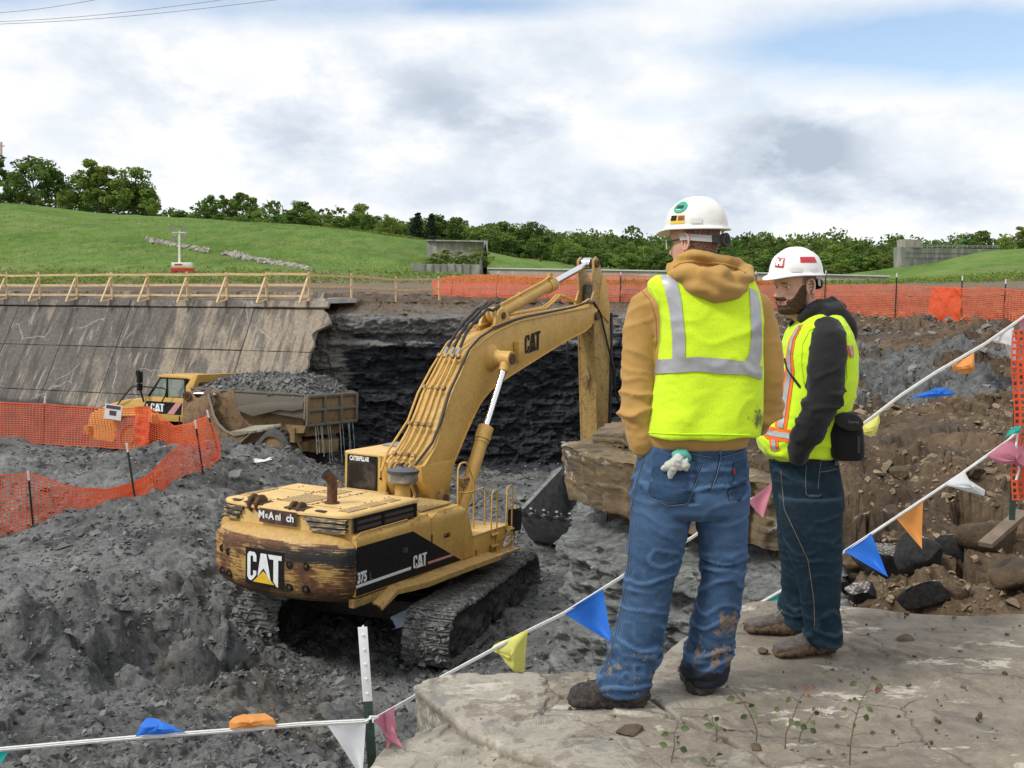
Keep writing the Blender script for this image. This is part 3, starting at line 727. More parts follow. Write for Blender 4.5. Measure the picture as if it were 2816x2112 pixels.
    fb = lambda u, v: Vector((u, y, v))
    flat_shape('black_stripe', [[(-3.87, 1.64), (-.22, 1.64), (-2.05, 2.56), (-3.87, 2.56)]], M_blk, fb, X)
    flat_shape('white_line', [[(-3.99, 1.795), (-2.1, 1.805), (-2.1, 1.865), (-3.99, 1.855)]], M_white, lambda u, v: Vector((max(u, -3.869), y - .003, v)), X)
    flat_shape('faded_line', [[(-1.5, 1.79), (-.58, 1.79), (-.55, 1.84), (-1.5, 1.845)]], M_pink, lambda u, v: Vector((u, y - .003, v)), X)
    L_, tr = cat_logo(.50, .31); flat_shape('side_lettering', L_ + [tr], M_white, lambda u, v: Vector((-2.04 + u + v * .0, y - .004, 1.775 + v)), X)
    Ms = Matrix(((1, 0, 0, 0), (0, 0, -1, y - .004), (0, 1, 0, 0), (0, 0, 0, 1)))
    text_mesh('model_number', '375', .27, M_white, Matrix.Translation((-3.84, 0, 1.885)) @ Ms, X, sx=.72, bold=.012)
    text_mesh('model_letter', 'L', .18, simple('grey_decal', (.2, .2, .21), .5), Matrix.Translation((-3.46, 0, 1.885)) @ Ms, X, sx=.8)
    text_mesh('fleet_number', '5-061', .125, M_blk, Matrix.Translation((-.93, 0, 2.23)) @ Ms, X, sx=.85, bold=.004)
    m = MB(); m.box((-2.32, -1.69, 2.23), (.16, .02, .1)); m.box((-1.375, -1.69, 2.3), (.03, .01, .16)); m.build('door_latch', M_iron, X)
    for a, b in ((-3.93, -2.15), (-2.11, -1.43), (-1.38, -.25)):
        m = MB(); m.tube([(a, -1.66, 2.70), (a + .14, -1.665, 2.775), (a + .25, -1.64, 2.80), (b - .02, -1.62, 2.81), (b, -1.60, 2.76)], .014, 6)
        for x in ((a + b) / 2,): m.tube([(x, -1.63, 2.80), (x + .0, -1.66, 2.74)], .014, 6)
        m.build('door_rail', M_yel, X, smooth=True)
    # deck between hood and boom, perforated service cover, precleaner
    m = MB(); m.box((-.85, 0, 2.70), (1.9, 2.8, .1)); m.box((-.9, .95, 2.80), (1.7, 1.2, .1)); m.build('deck', M_yelt, X, bevel=.01)
    m = MB(); m.prism([(-1.28, -.95), (-1.26, -1.34), (-.02, -1.32), (0, -.42), (-.5, -.36)], 2.79, 2.82, 'z'); m.build('service_cover', M_perf, X)
    m = MB(); m.cyl((-1.45, -1.0, 2.7), (-1.45, -1.0, 3.42), .155, 20); pc = m.build('air_intake', M_yel, X, smooth=True)
    m = MB(); m.cyl((-1.45, -1, 3.36), (-1.45, -1, 3.42), .22, 24, .30); m.cyl((-1.45, -1, 3.42), (-1.45, -1, 3.62), .31, 24); m.build('precleaner_bowl', glass('dusty_bowl', (.12, .11, .09), .3), pc, smooth=True)
    m = MB(); m.cyl((-1.45, -1, 3.60), (-1.45, -1, 3.65), .335, 24); m.cyl((-1.45, -1, 3.65), (-1.45, -1, 3.70), .32, 24, .12); m.cyl((-1.45, -1, 3.70), (-1.45, -1, 3.73), .02, 8); m.build('precleaner_lid', simple('blue_grey_lid', (.055, .06, .075), .4), pc, smooth=True)
    # fuel box, steps
    m = MB(); m.prism([(.28, 1.45), (1.45, 1.42), (1.78, 2.0), (1.78, 2.06), (.28, 2.06)], -1.68, -.85, 'y'); m.build('fuel_box', M_yel, X, bevel=.008)
    m = MB(); m.box((1.0, -1.27, 2.075), (1.5, .85, .025)); m.build('box_tread', M_yelt, X)
    for x in (.35, .95): m = MB(); m.tube([(x, -1.69, 1.62), (x, -1.705, 1.62), (x, -1.705, 1.75), (x, -1.69, 1.75)], .01, 5); m.build('latch', M_iron, X)
    m = MB()
    m.tube([(.2, -1.3, 2.7), (.19, -1.3, 3.5), (.26, -1.3, 3.6), (.36, -1.3, 3.62), (.5, -1.3, 3.61), (.6, -1.3, 3.53), (.87, -1.3, 3.12), (.88, -1.3, 2.06)], .022, 8)
    m.tube([(.2, -1.3, 3.0), (.5, -1.3, 2.93), (.75, -1.3, 2.93), (1.25, -1.3, 2.95), (1.35, -1.3, 2.88), (1.36, -1.3, 2.06)], .02, 8)
    m.build('handrail', M_yel, X, smooth=True)
    for x0, x1, zt, zb in ((.98, 1.22, 2.96, 1.40), (1.64, 1.90, 2.97, 1.30)):
        m = MB(); m.tube([(x0, -1.70, 1.98), (x0 + .01, -1.70, zt - .06), (x0 + .06, -1.70, zt), (x1 - .06, -1.70, zt), (x1, -1.70, zt - .06), (x1, -1.70, zb)], .018, 8)
        m.tube([(x0, -1.70, 2.5), (x1, -1.70, 2.5)], .018, 6); m.build('grab_rail', M_yel, X, smooth=True)
    m = MB()
    for z in (1.98, 1.72, 1.5):
        for x in (1.1, 1.78): m.box((x, -1.73, z), (.26, .09, .03))
    for z in (1.86, 1.62): m.beam((1.22, -1.7, z - .06), (1.95, -1.7, z), .02, .04)
    m.build('step', M_yel, X)
    m = MB(); m.box((2.0, -1.45, 2.0), (.42, .5, .03)); m.beam((2.2, -1.6, 1.75), (2.25, -1.6, 2.45), .05, .05); m.build('mirror_bracket', M_yel, X, bevel=.005)
    m = MB(); m.prism(rrect(-.16, -.25, .16, .25, .07), -.03, .03, 'x'); mo = m.build('mirror', M_blk, X, smooth=False); mo.location = (2.0, -1.72, 2.16); mo.rotation_euler = (0, 0, R(30))
    # walkway, bent at its rear end
    m = MB(); N_ = 14
    P = [(-3.35, 1.40), (-2.85, 1.60), (-2.5, 1.62), (-2.0, 1.585), (-1.3, 1.60), (-.4, 1.60), (.85, 1.60)]
    rings = [[Vector((x, -1.68, z + .02)), Vector((x, -2.05 + (.14 if i < 2 else 0), z + (-.06 if i < 1 else 0))), Vector((x, -2.05 + (.14 if i < 2 else 0), z - .10)), Vector((x, -2.02 + (.14 if i < 2 else 0), z - .10)), Vector((x, -2.02 + (.14 if i < 2 else 0), z - .03)), Vector((x, -1.68, z - .02))] for i, (x, z) in enumerate(P)]
    m.loft(rings); m.build('walkway', M_yelt if False else paint('walkway_paint', (.50, .31, .09), .5, .15), X)
    m = MB(); m.box((-2.0, -1.6, 1.5), (3.8, .12, .16)); m.box((-1.5, -1.8, 1.50), (.5, .3, .12)); m.box((1.2, -1.85, 1.56), (1.2, .3, .05)); m.build('walkway_bracket', M_yeld, X, bevel=.008)
    # cab
    m = MB(); cx0, cx1, cy0, cy1 = .16, 2.15, .58, 1.74
    m.box((1.15, 1.16, 2.25), (1.95, 1.12, 1.2))
    for x in (cx0 + .05, cx1 - .05, 1.2):
        for yy in (cy0 + .05, cy1 - .05): m.box((x, yy, 3.1), (.11, .11, 1.0))
    m.box((.19, 1.66, 3.0), (.06, .14, 1.25)); m.box((.2, .74, 3.0), (.08, .32, 1.25))
    cab = m.build('cab', M_yel, X, bevel=.02)
    m = MB(); m.box((1.17, 1.16, 3.61), (2.04, 1.20, .09)); m.build('cab_roof', M_yelt, cab, bevel=.035, seg=3)
    m = MB(); m.box((1.65, 1.16, 3.68), (.62, .8, .05)); m.build('roof_hatch', simple('grey_hatch', (.22, .23, .25), .4), cab, bevel=.015)
    m = MB(); m.prism(rrect(.82, 2.78, 1.67, 3.58, .03), .145, .165, 'x'); m.build('window_surround', M_blk, cab)
    m = MB(); m.prism(rrect(.88, 2.84, 1.62, 3.40, .08), .13, .147, 'x'); m.build('rear_window', glass('brown_glass', (.022, .017, .013), .1), cab, smooth=False)
    m = MB(); m.prism(rrect(.85, 2.81, 1.65, 3.43, .1), .138, .146, 'x'); m.build('window_seal', M_rub, cab)
    m = MB(); m.box((1.2, .59, 3.12), (1.6, .02, .9)); m.box((1.2, 1.735, 3.12), (1.6, .02, .9)); m.box((2.14, 1.16, 3.05), (.02, .95, .95)); m.build('side_window', M_glass, cab)
    Mc = Matrix(((0, 0, -1, .142), (-1, 0, 0, 1.60), (0, 1, 0, 3.455), (0, 0, 0, 1)))
    text_mesh('cab_lettering', 'CATERPILLAR', .145, M_white, Mc, cab, sx=.62, bold=.006)
    flat_shape('lettering_triangle', [[(.065, 0), (.135, 0), (.10, .045)]], M_tri, lambda u, v: Vector((.137, 1.60 - u, 3.452 + v)), cab)
    m = MB(); m.tube([(.15, .72, 3.1), (.14, .72, 3.2), (.12, .70, 3.62)], .009, 5); m.cyl((.16, .72, 3.1), (.12, .72, 3.1), .025, 8); m.build('antenna', M_blk, cab)
    m = MB(); m.tube([(-.02, 1.72, 2.7), (-.05, 1.72, 2.95), (-.1, 1.72, 2.98), (-.35, 1.72, 2.97), (-.4, 1.72, 2.9)], .02, 8); m.build('cab_handrail', M_yel, X, smooth=True)
    # boom
    S_ = [((-.05, 3.43), (1.22, 3.42), .50), ((.50, 3.85), (1.56, 3.76), .47), ((.80, 4.2), (1.85, 4.05), .43), ((.98, 4.5), (2.15, 4.33), .40), ((1.25, 4.96), (2.5, 4.66), .38), ((1.45, 5.2), (2.7, 4.8), .37), ((1.70, 5.45), (2.95, 4.93), .36), ((1.95, 5.75), (3.2, 5.06), .36), ((2.2, 5.98), (3.5, 5.16), .36), ((2.7, 6.23), (3.95, 5.29), .36),
          ((3.4, 6.45), (4.6, 5.47), .36), ((4.4, 6.66), (5.4, 5.68), .35), ((6.2, 6.84), (7.0, 6.1), .34), ((8.2, 7.02), (8.3, 6.38), .33), ((8.75, 7.08), (8.7, 6.55), .33), ((9.1, 7.0), (9.05, 6.65), .33)]
    m = MB(); m.loft([[Vector((u[0], -w, u[1])), Vector((u[0], w, u[1])), Vector((l[0], w, l[1])), Vector((l[0], -w, l[1]))] for u, l, w in S_])
    for k in range(len(S_) - 2):      # flange lips
        for q in (0, 1):
            for s_ in (-1, 1):
                a, b = S_[k], S_[k + 1]; m.beam((a[q][0], s_ * (a[2] + .0), a[q][1]), (b[q][0], s_ * (b[2] + .0), b[q][1]), .07, .028)
    for s_ in (-1, 1):
        m.prism([(-.10, 3.52), (-.02, 3.2), (.18, 2.95), (.38, 2.58), (1.05, 2.58), (1.12, 3.0), (1.30, 3.52)], s_ * .30, s_ * .53, 'y')
    boom = m.build('boom', M_yel, X, bevel=.008)
    for s_ in (-1, 1):
        m = MB(); m.cyl((.72, s_ * .24, 2.72), (.72, s_ * .64, 2.72), .2, 24); m.cur = 1; m.cyl((.72, s_ * .62, 2.72), (.72, s_ * .68, 2.72), .10, 20); m.build('foot_pin', [M_yeld, M_rust], boom, smooth=True)
        m = MB(); m.cyl((3.08, s_ * .35, 5.78), (3.08, s_ * .5, 5.78), .34, 28, .24); m.cyl((3.08, s_ * .5, 5.78), (3.08, s_ * .66, 5.78), .22, 24, .17); m.build('cylinder_boss', M_yel, boom, smooth=True)
    y = -.372
    L_, tr = cat_logo(.86, .56); flat_shape('boom_lettering', L_ + [tr], M_blk, lambda u, v: Vector((4.72 + u, y, 5.78 + v + u * .16)), boom)
    m = MB(); m.box((4.33, -.44, 5.93), (.30, .15, .52), (0, R(-8), 0)); m.build('valve_box', M_yel, boom, bevel=.02)
    m = MB(); m.prism([(3.3, 6.35), (4.3, 6.6), (4.0, 6.95), (3.78, 7.0), (3.6, 6.9)], -.24, -.16, 'y'); m.prism([(3.3, 6.35), (4.3, 6.6), (4.0, 6.95), (3.78, 7.0), (3.6, 6.9)], .16, .24, 'y'); m.build('cylinder_bracket', M_yel, boom, bevel=.01)
    m = MB(); m.cyl((3.82, -.28, 6.80), (3.82, .28, 6.80), .085, 18); m.build('bracket_pin', M_rust, boom, smooth=True)
    # steel lines up the back of the boom, hoses at the knee
    up = [(-.02, 3.55), (.46, 3.95), (.92, 4.55), (1.18, 5.0), (1.62, 5.5), (1.88, 5.80)]
    for y in (-.22, -.07, .08, .23):
        m = MB(); m.tube([(x - .07, y * (1.25 - .08 * i), z + .07) for i, (x, z) in enumerate(up)], .030, 8); m.build('steel_line', M_yel, boom, smooth=True)
    m = MB(); m.tube([(-.25, .42, 3.35), (.0, .44, 3.75), (.75, .42, 4.4), (1.1, .40, 5.0), (1.6, .38, 5.55), (2.2, .34, 6.12), (2.8, .33, 6.4), (3.3, .32, 6.6)], .028, 8); m.build('steel_line', M_yel, boom, smooth=True)
    for q in (.04, .30, .62, .97):
        x, z = 0 + 1.85 * q - .02, 0; i = min(int(q * 5), 4); f_ = q * 5 - i; x = up[i][0] * (1 - f_) + up[i + 1][0] * f_; z = up[i][1] * (1 - f_) + up[i + 1][1] * f_
        for y in (-.25, -.08, .10, .27): m = MB(); m.box((x - .06, y, z + .09), (.09, .09, .09), (0, R(-50), 0)); m.build('line_clamp', M_yeld, boom)
    for y, e in ((-.14, (3.5, 6.92)), (.0, (3.45, 7.02)), (.14, (3.40, 6.98))):
        m = MB(); m.tube([(1.82, y * 1.2, 5.88), (1.98, y * 1.2, 6.06), (2.25, y, 6.36), (2.6, y, 6.62), (2.95, y, 6.80), (3.2, y, 6.95), (e[0], y, e[1]), (e[0] + .3, y, e[1] + .12)], .038, 8); m.build('hydraulic_hose', M_rub, boom, smooth=True)
        m = MB(); m.cyl((1.80, y * 1.2, 5.86), (1.95, y * 1.2, 6.03), .046, 10); m.build('hose_fitting', M_steel, boom, smooth=True)
    m = MB(); m.tube([(-.15, -.30, 3.2), (-.06, -.36, 3.55), (.5, -.42, 3.98), (.85, -.40, 4.4), (1.18, -.40, 5.05), (1.62, -.38, 5.52), (2.1, -.35, 6.02), (2.6, -.32, 6.28), (3.3, -.31, 6.50), (4.2, -.30, 6.68), (4.8, -.31, 6.77), (6.2, -.29, 6.90), (7.6, -.3, 7.04), (8.3, -.3, 7.16), (8.9, -.3, 7.2), (9.3, -.32, 6.9), (9.9, -.33, 5.9), (10.3, -.34, 5.2), (10.5, -.3, 4.6)], .030, 8); m.build('black_hose', M_rub, boom, smooth=True)
    for y, h in ((.14, 0), (.24, .02)):
        m = MB(); m.tube([(3.2, y, 6.5), (4.5, y, 6.78), (6.8, y, 7.0 + h), (7.2, y, 7.16), (7.6, y, 7.36), (7.9, y, 7.34), (8.6, y, 7.2)], .034, 8); m.build('steel_line', M_yel, boom, smooth=True)
    m = MB(); m.tube([(3.3, -.22, 6.53), (4.5, -.22, 6.74), (6.5, -.22, 6.94), (8.2, -.22, 7.12), (8.7, -.22, 7.28), (9.2, -.24, 7.2)], .032, 8); m.build('steel_line', M_yel, boom, smooth=True)
    for y in (-.25, -.12, .0, .12, .25):
        m = MB(); m.tube([(0.0, y, 3.52), (-.12, y, 3.50), (-.2, y, 3.40), (-.14, y, 3.2), (.02, y, 3.0), (.1, y, 2.82), (-.05, y, 2.65)], .040, 8); m.build('hydraulic_hose', M_yeld if abs(y) > .05 else M_rub, boom, smooth=True)
    # lift cylinders
    for s_ in (-1, 1):
        y = s_ * .80; a = Vector((.95, y, 2.12)); b = Vector((3.08, y, 5.78)); d = (b - a).normalized(); gl = a + d * 2.44
        m = MB(); m.cyl(a, gl, .155, 24); m.cyl(gl - d * .34, gl - d * .02, .185, 24); m.cyl(gl - d * .42, gl - d * .36, .17, 24); m.cyl(a - Vector((0, .14, 0)), a + Vector((0, .14, 0)), .2, 20)
        lc = m.build('lift_cylinder', M_yel, X, smooth=True)
        m = MB(); m.cyl(gl, b - d * .1, .075, 20); m.build('piston_rod', M_chrome, lc, smooth=True)
        m = MB(); m.cyl(b - Vector((0, .14, 0)), b + Vector((0, .14, 0)), .19, 24); m.cyl(b - d * .34, b - d * .1, .11, 18, .13); m.cur = 1; m.cyl(b + Vector((0, s_ * .14, 0)), b + Vector((0, s_ * .17, 0)), .14, 18); m.build('rod_eye', [M_yel, M_rust], lc, smooth=True)
        m = MB(); m.box(a + d * 1.0 + Vector((-.2, 0, .05)), (.25, .16, .2)); m.tube([a + d * 1.0 + Vector((-.25, 0, 0)), a + d * .6 + Vector((-.3, 0, -.1)), a + Vector((-.25, 0, -.2))], .04, 8); m.build('cylinder_manifold', M_yeld, lc)
    # stick cylinder
    a = Vector((3.82, 0, 6.80)); b = Vector((9.05, 0, 8.30)); d = (b - a).normalized(); gl = a + d * 3.15
    m = MB(); m.cyl(a, gl, .165, 24); m.cyl(gl - d * .3, gl, .21, 24); m.cyl(a - Vector((0, .15, 0)), a + Vector((0, .15, 0)), .21, 20)
    scy = m.build('stick_cylinder', M_yel, X, smooth=True)
    m = MB(); m.cyl(gl, b - d * .1, .09, 20); m.cyl(b - Vector((0, .12, 0)), b + Vector((0, .12, 0)), .17, 20); m.build('piston_rod', M_chrome, scy, smooth=True)
    m = MB(); o_ = Vector((-.05, -.05, .2)); m.tube([a + d * .25 + o_, a + d * 1.4 + o_, a + d * 2.75 + o_, a + d * 2.95 + o_ * 1.3], .032, 8); m.box(a + d * 2.95 + o_ * 1.3, (.16, .1, .14)); m.box(a + d * 1.3 + o_ * .7, (.06, .12, .2)); m.build('cylinder_line', M_yel, scy, smooth=True)
    # stick
    side = [(9.02, 6.55), (9.42, 3.3), (9.62, 2.05), (10.05, 1.95), (10.15, 3.4), (10.18, 6.0), (10.05, 7.0), (9.72, 7.85), (9.42, 8.08), (9.25, 8.40), (9.05, 8.50), (8.88, 8.38), (8.90, 8.0), (8.98, 7.5), (8.74, 7.15), (8.76, 6.9)]
    m = MB(); m.prism(side, -.27, -.21, 'y'); m.prism(side, .21, .27, 'y')
    m.prism([(9.03, 6.55), (9.43, 3.3), (9.63, 2.05), (10.03, 1.97), (10.13, 3.4), (10.16, 6.0), (10.03, 7.0), (9.70, 7.82), (9.5, 7.6), (9.3, 7.25), (8.85, 7.05), (8.78, 6.9)], -.21, .21, 'y')
    stick = m.build('stick', paint('scuffed_stick_paint', (.50, .32, .10), .75, .22), X, bevel=.006)
    m = MB(); m.prism([(9.22, 7.0), (9.34, 6.9), (10.0, 6.6), (10.02, 7.0), (9.72, 7.75), (9.45, 7.98), (9.38, 7.9)], -.305, -.27, 'y'); m.build('stiffener_plate', M_yel, stick, bevel=.005)
    m = MB(); m.cyl((9.05, -.33, 8.30), (9.05, .33, 8.30), .11, 20); m.cyl((9.0, -.40, 6.80), (9.0, .40, 6.80), .12, 20); m.cyl((9.8, -.33, 2.3), (9.8, .33, 2.3), .1, 18); m.build('pivot_pin', M_rust, stick, smooth=True)
    m = MB(); m.box((9.5, 0, 7.45), (.7, .32, .5)); m.build('stick_slot', M_iron, stick)
    m = MB(); m.prism([(-.12, 5.05), (.0, 5.35), (.12, 5.05), (.0, 4.65)], 9.14, 9.19, 'x'); m.build('weld_patch', M_yeld, stick, bevel=.01)
    m = MB(); m.tube([(10.2, -.25, 6.9), (10.25, -.28, 5.5), (10.28, -.28, 4.0), (10.25, -.28, 3.0)], .05, 8); m.tube([(10.2, -.25, 5.6), (10.5, -.3, 5.2), (10.5, -.3, 4.5), (10.9, -.3, 4.2), (11.3, -.2, 4.3)], .035, 8); m.build('stick_hose', M_rub, stick, smooth=True)
    m = MB(); m.tube([(8.8, .28, 6.6), (8.5, .32, 6.1), (8.55, .3, 5.4), (9.0, .28, 5.1)], .035, 8); m.build('stick_hose', M_rub, stick, smooth=True)
    a, b = Vector((10.35, 0, 6.3)), Vector((10.55, 0, 3.0)); m = MB(); m.cyl(a, b, .15, 20); m.box((10.2, 0, 6.4), (.4, .3, .4)); bc = m.build('bucket_cylinder', M_yeld, stick, smooth=True)
    m = MB(); m.cyl(b, (10.6, 0, 2.4), .075, 16); m.build('piston_rod', M_chrome, bc, smooth=True)
    # bucket
    M_bk = simple('worn_bucket_steel', (.17, .175, .175), .6, .15, .45, 5, .25)
    out = [(7.05, 1.22), (7.35, .86), (7.75, .42), (8.3, .10), (8.9, -.02), (9.5, .08), (10.0, .42), (10.3, .95), (10.3, 1.5), (10.05, 1.95)]
    inn = [(p[0] + (.0 if i < 2 else -.04), p[1] + .06) if i < 6 else (p[0] - .07, p[1]) for i, p in enumerate(out)]
    m = MB(); m.prism(out + inn[::-1], -.95, .95, 'y')
    sp = out + [(9.6, 2.2), (8.9, 1.95), (8.0, 1.55)]
    m.prism(sp, .93, 1.0, 'y'); m.prism(sp, -1.0, -.93, 'y'); m.beam((7.05, .96, 1.25), (9.6, .96, 2.22), .13, .06); m.beam((7.05, -.96, 1.25), (9.6, -.96, 2.22), .13, .06); m.box((9.9, 0, 1.95), (.5, 1.9, .12))
    for s_ in (-.3, .3): m.prism([(9.5, 1.9), (10.3, 1.9), (10.2, 2.3), (9.8, 2.5), (9.6, 2.4)], s_ - .05, s_ + .05, 'y')
    bk = m.build('bucket', M_bk, X, bevel=.01)
    for y in (-.8, -.4, 0, .4, .8):
        m = MB(); m.box((6.98, y, 1.29), (.34, .17, .14), (0, R(35), 0), taper=(.8, .75)); m.box((6.80, y, 1.42), (.26, .11, .07), (0, R(38), 0), taper=(.9, .8)); m.build('tooth', simple('tooth_steel', (.16, .16, .16), .4, .7, .3, 9, .2), bk, bevel=.01)
    # undercarriage: slewed 12 degrees against the upper body
    sw = R(12.2); RS = Matrix.Rotation(sw, 4, 'Z')
    m = MB(RS); m.cyl((0, 0, .95), (0, 0, 1.44), .95, 32); m.box((0, 0, .72), (2.2, 2.6, .5)); m.box((1.3, 0, .72), (.7, 3.2, .42)); m.box((-1.3, 0, .72), (.7, 3.2, .42)); m.build('car_body', M_iron, X, bevel=.03)
    LT, HT, SW_ = 3.2, 1.17, .95; rr = HT / 2 - .07
    shoe = MB(); shoe.box((0, 0, 0), (.245, SW_, .035))
    for x, h in ((-.10, .045), (0, .045), (.10, .045)): shoe.box((x, 0, .017 + h / 2), (.022, SW_, h))
    shoe.box((0, 0, -.06), (.16, .3, .08))
    sme = None
    for s_ in (-1, 1):
        yc = s_ * 1.82
        m = MB(RS); m.box((0, yc, .56), (5.0, .52, .46)); m.box((0, yc, .80), (3.6, .40, .16))
        for k in range(8): m.cyl(RS @ Vector((0, 0, 0)) if False else (-2.15 + k * .615, yc - .3, .28), (-2.15 + k * .615, yc + .3, .28), .17, 16)
        for x in (-1.2, 1.2): m.cyl((x, yc - .2, .93), (x, yc + .2, .93), .1, 12)
        for x in (-LT + HT / 2, LT - HT / 2): m.cyl((x, yc - .14, HT / 2), (x, yc + .14, HT / 2), rr - .03, 26); m.cyl((x, yc - .3, HT / 2), (x, yc + .3, HT / 2), .18, 18)
        tr_ = m.build('track', simple('caked_track_frame', (.035, .031, .027), .9, 0, .5, 5, .6), X, bevel=.01)
        # chain path
        st = LT - HT / 2; per = 4 * st + 2 * PI * rr; ns = 58
        for k in range(ns):
            u = per * k / ns
            if u < 2 * st: p = Vector((-st + u, 0, HT - .055)); th = 0; sag = -.05 * math.sin(PI * u / (2 * st)) * (1 + .4 * math.sin(9 * u)); p.z += sag
            elif u < 2 * st + PI * rr: a = (u - 2 * st) / rr; p = Vector((st + rr * math.sin(a), 0, HT / 2 + rr * math.cos(a) + .015)); th = a
            elif u < 4 * st + PI * rr: p = Vector((st - (u - 2 * st - PI * rr), 0, .07)); th = PI
            else: a = (u - 4 * st - PI * rr) / rr; p = Vector((-st - rr * math.sin(a), 0, HT / 2 - rr * math.cos(a) + .015)); th = PI + a
            p.y = yc
            if sme is None: so = shoe.build('track_shoe', M_track, tr_); sme = so.data
            else: so = link('track_shoe', sme, tr_)
            so.matrix_local = RS @ Matrix.Translation(p) @ Matrix.Rotation(th + random.Random(k).uniform(-.03, .03), 4, 'Y')
        # caked mud between and on the shoes
        rs = np.random.RandomState(8 + s_); nq = 4200
        u = rs.uniform(0, per, nq); pts = np.zeros((nq, 3)); 
        for i_ in range(nq):
            uu = u[i_]
            if uu < 2 * st: q = (-st + uu, HT - .035 - .05 * math.sin(PI * uu / (2 * st)))
            elif uu < 2 * st + PI * rr: a = (uu - 2 * st) / rr; q = (st + (rr + .03) * math.sin(a), HT / 2 + (rr + .03) * math.cos(a))
            elif uu < 4 * st + PI * rr: q = (st - (uu - 2 * st - PI * rr), .05)
            else: a = (uu - 4 * st - PI * rr) / rr; q = (-st - (rr + .03) * math.sin(a), HT / 2 - (rr + .03) * math.cos(a))
            pts[i_] = RS @ Vector((q[0], yc + rs.uniform(-.46, .46), q[1]))
        k = fbm(pts[:, 0] * 2, pts[:, 1] * 2, pts[:, 2] * 2, o=3, seed=77) > -.12; pts = pts[k]
        o = link('caked_mud', rock_cloud('caked_mud', pts, rs.uniform(.03, .15, len(pts)), M_frag, 4, .45), X); o['kind'] = 'stuff'
        # side of the track clogged with mud
        gx, gz = np.meshgrid(np.linspace(-2.85, 2.85, 150), np.linspace(.12, .97, 30), indexing='ij')
        for sd in (-1, 1):
            yy = yc + sd * (.30 + .13 * fbm(gx * 1.6, gz * 3, o=5, seed=90 + s_ + sd) + .05 * chunks(gx * 6, gz * 8, 95))
            edge = np.clip((np.abs(gx) - 2.4) / .5, 0, 1); gz2 = HT / 2 + (gz - HT / 2) * (1 - .65 * edge ** 2)
            V = np.stack([gx, yy, gz2], -1).reshape(-1, 3) @ np.array(RS.to_3x3()).T
            link('track_side_mud', npmesh('track_side_mud', V, gridF(150, 30), [M_ground], True, {'reg': np.tile([[.25, .5, 0]], (len(V), 1))}), X)['kind'] = 'stuff'
    m = MB()
    return X
EXC = make_excavator()
# ================================================================ FAR LAND
FAR_PTS = [(-60, 60, 1.3), (-20, 62, 1.25), (0, 62, 1.1), (20, 60, 1.0), (60, 60, 1.0)]
def fp(px, py, Y): p = at(px, py, Y); FAR_PTS.append((p.x, p.y, p.z))
for px in (-300, -100, 60, 200, 330): fp(px, 276, 100)
for px, y in ((420, 276), (480, 280), (600, 283), (760, 284), (880, 284)): fp(px, y, 100)
for px, y in ((960, 281), (1024, 279), (1150, 277)): fp(px, y, 92)
# left grass hill crest
for px, y in ((-250, 203), (-80, 203), (0, 204), (41, 209), (57, 214), (100, 219), (161, 221), (207, 220.5), (276, 225), (330, 229), (368, 233), (403, 237)): fp(px, y, 165)
for px, y in ((426, 243), (445, 249), (470, 259), (485, 266), (540, 271)): fp(px, y, 145)
for px, y in ((-250, 212), (0, 212), (160, 226), (276, 229), (403, 241), (480, 262), (560, 268)): fp(px, y, 215)
for px, y in ((0, 240), (150, 246), (276, 248), (380, 254), (430, 262)): fp(px, y, 128)
# right hill
for px, y in ((905, 273), (925, 270), (955, 260), (988, 250.5), (1024, 248), (1100, 243), (1300, 236)): fp(px, y, 135)
for px, y in ((870, 276), (760, 279), (640, 279), (560, 276)): fp(px, y, 140)
for px, y in ((1024, 251), (1150, 246), (900, 274)): fp(px, y, 180)
# wooded ridge behind
for px, y in ((-200, 236), (0, 240), (160, 245), (300, 250), (430, 248), (500, 250), (560, 258), (640, 266), (720, 269), (800, 271), (860, 273), (900, 276), (960, 272), (1024, 270), (1150, 268)): fp(px, y, 420)
for px in (0, 160, 300, 430, 560, 700, 860, 1024): fp(px, 272 if px > 420 else 240, 270)
for px in (0, 200, 430, 560, 700, 860, 1024, 1200): fp(px, 252 + (px > 500) * 14, 800)
FARZ = tps(FAR_PTS, 3.0)
def farz(x, y):
    x, y = np.asarray(x, float), np.asarray(y, float)
    w = sstep(60, 74, y)
    return UPZ(x, y) * (1 - w) + FARZ(x, y) * w
def grass_mat():
    m = Mat('grass_hillside', .9, 0, .2); a = m.attr('reg')
    n1 = m.noise(.06, 8, .65); n2 = m.noise(.6, 9, .72, m.obj(scale=(1, .4, 1))); n3 = m.noise(7, 7, .7)
    g = m.ramp(m.math('ADD', m.math('MULTIPLY', n1, .45), m.math('MULTIPLY', n2, .55)), (.36, (.055, .105, .018)), (.48, (.095, .175, .026)), (.60, (.15, .225, .048)), (.72, (.25, .24, .10)))
    c = m.mix(m.ramp(m.math('ADD', a[0], m.math('MULTIPLY', m.math('SUBTRACT', n2, .5), 1.1)), (.42, 0.0), (.6, 1.0)), g, m.ramp(n3, (.3, (.10, .075, .05)), (.7, (.26, .21, .155))))
    c = m.mix(m.math('MULTIPLY', a[1], .8), c, m.ramp(n2, (.4, (.16, .16, .06)), (.6, (.22, .20, .10))))
    m.col(m.mix(.5, c, m.ramp(n3, (.3, .3), (.7, .8)), 'OVERLAY')); m.bump(n2, .8, .6); m.bump(n3, .7, .12); return m.m
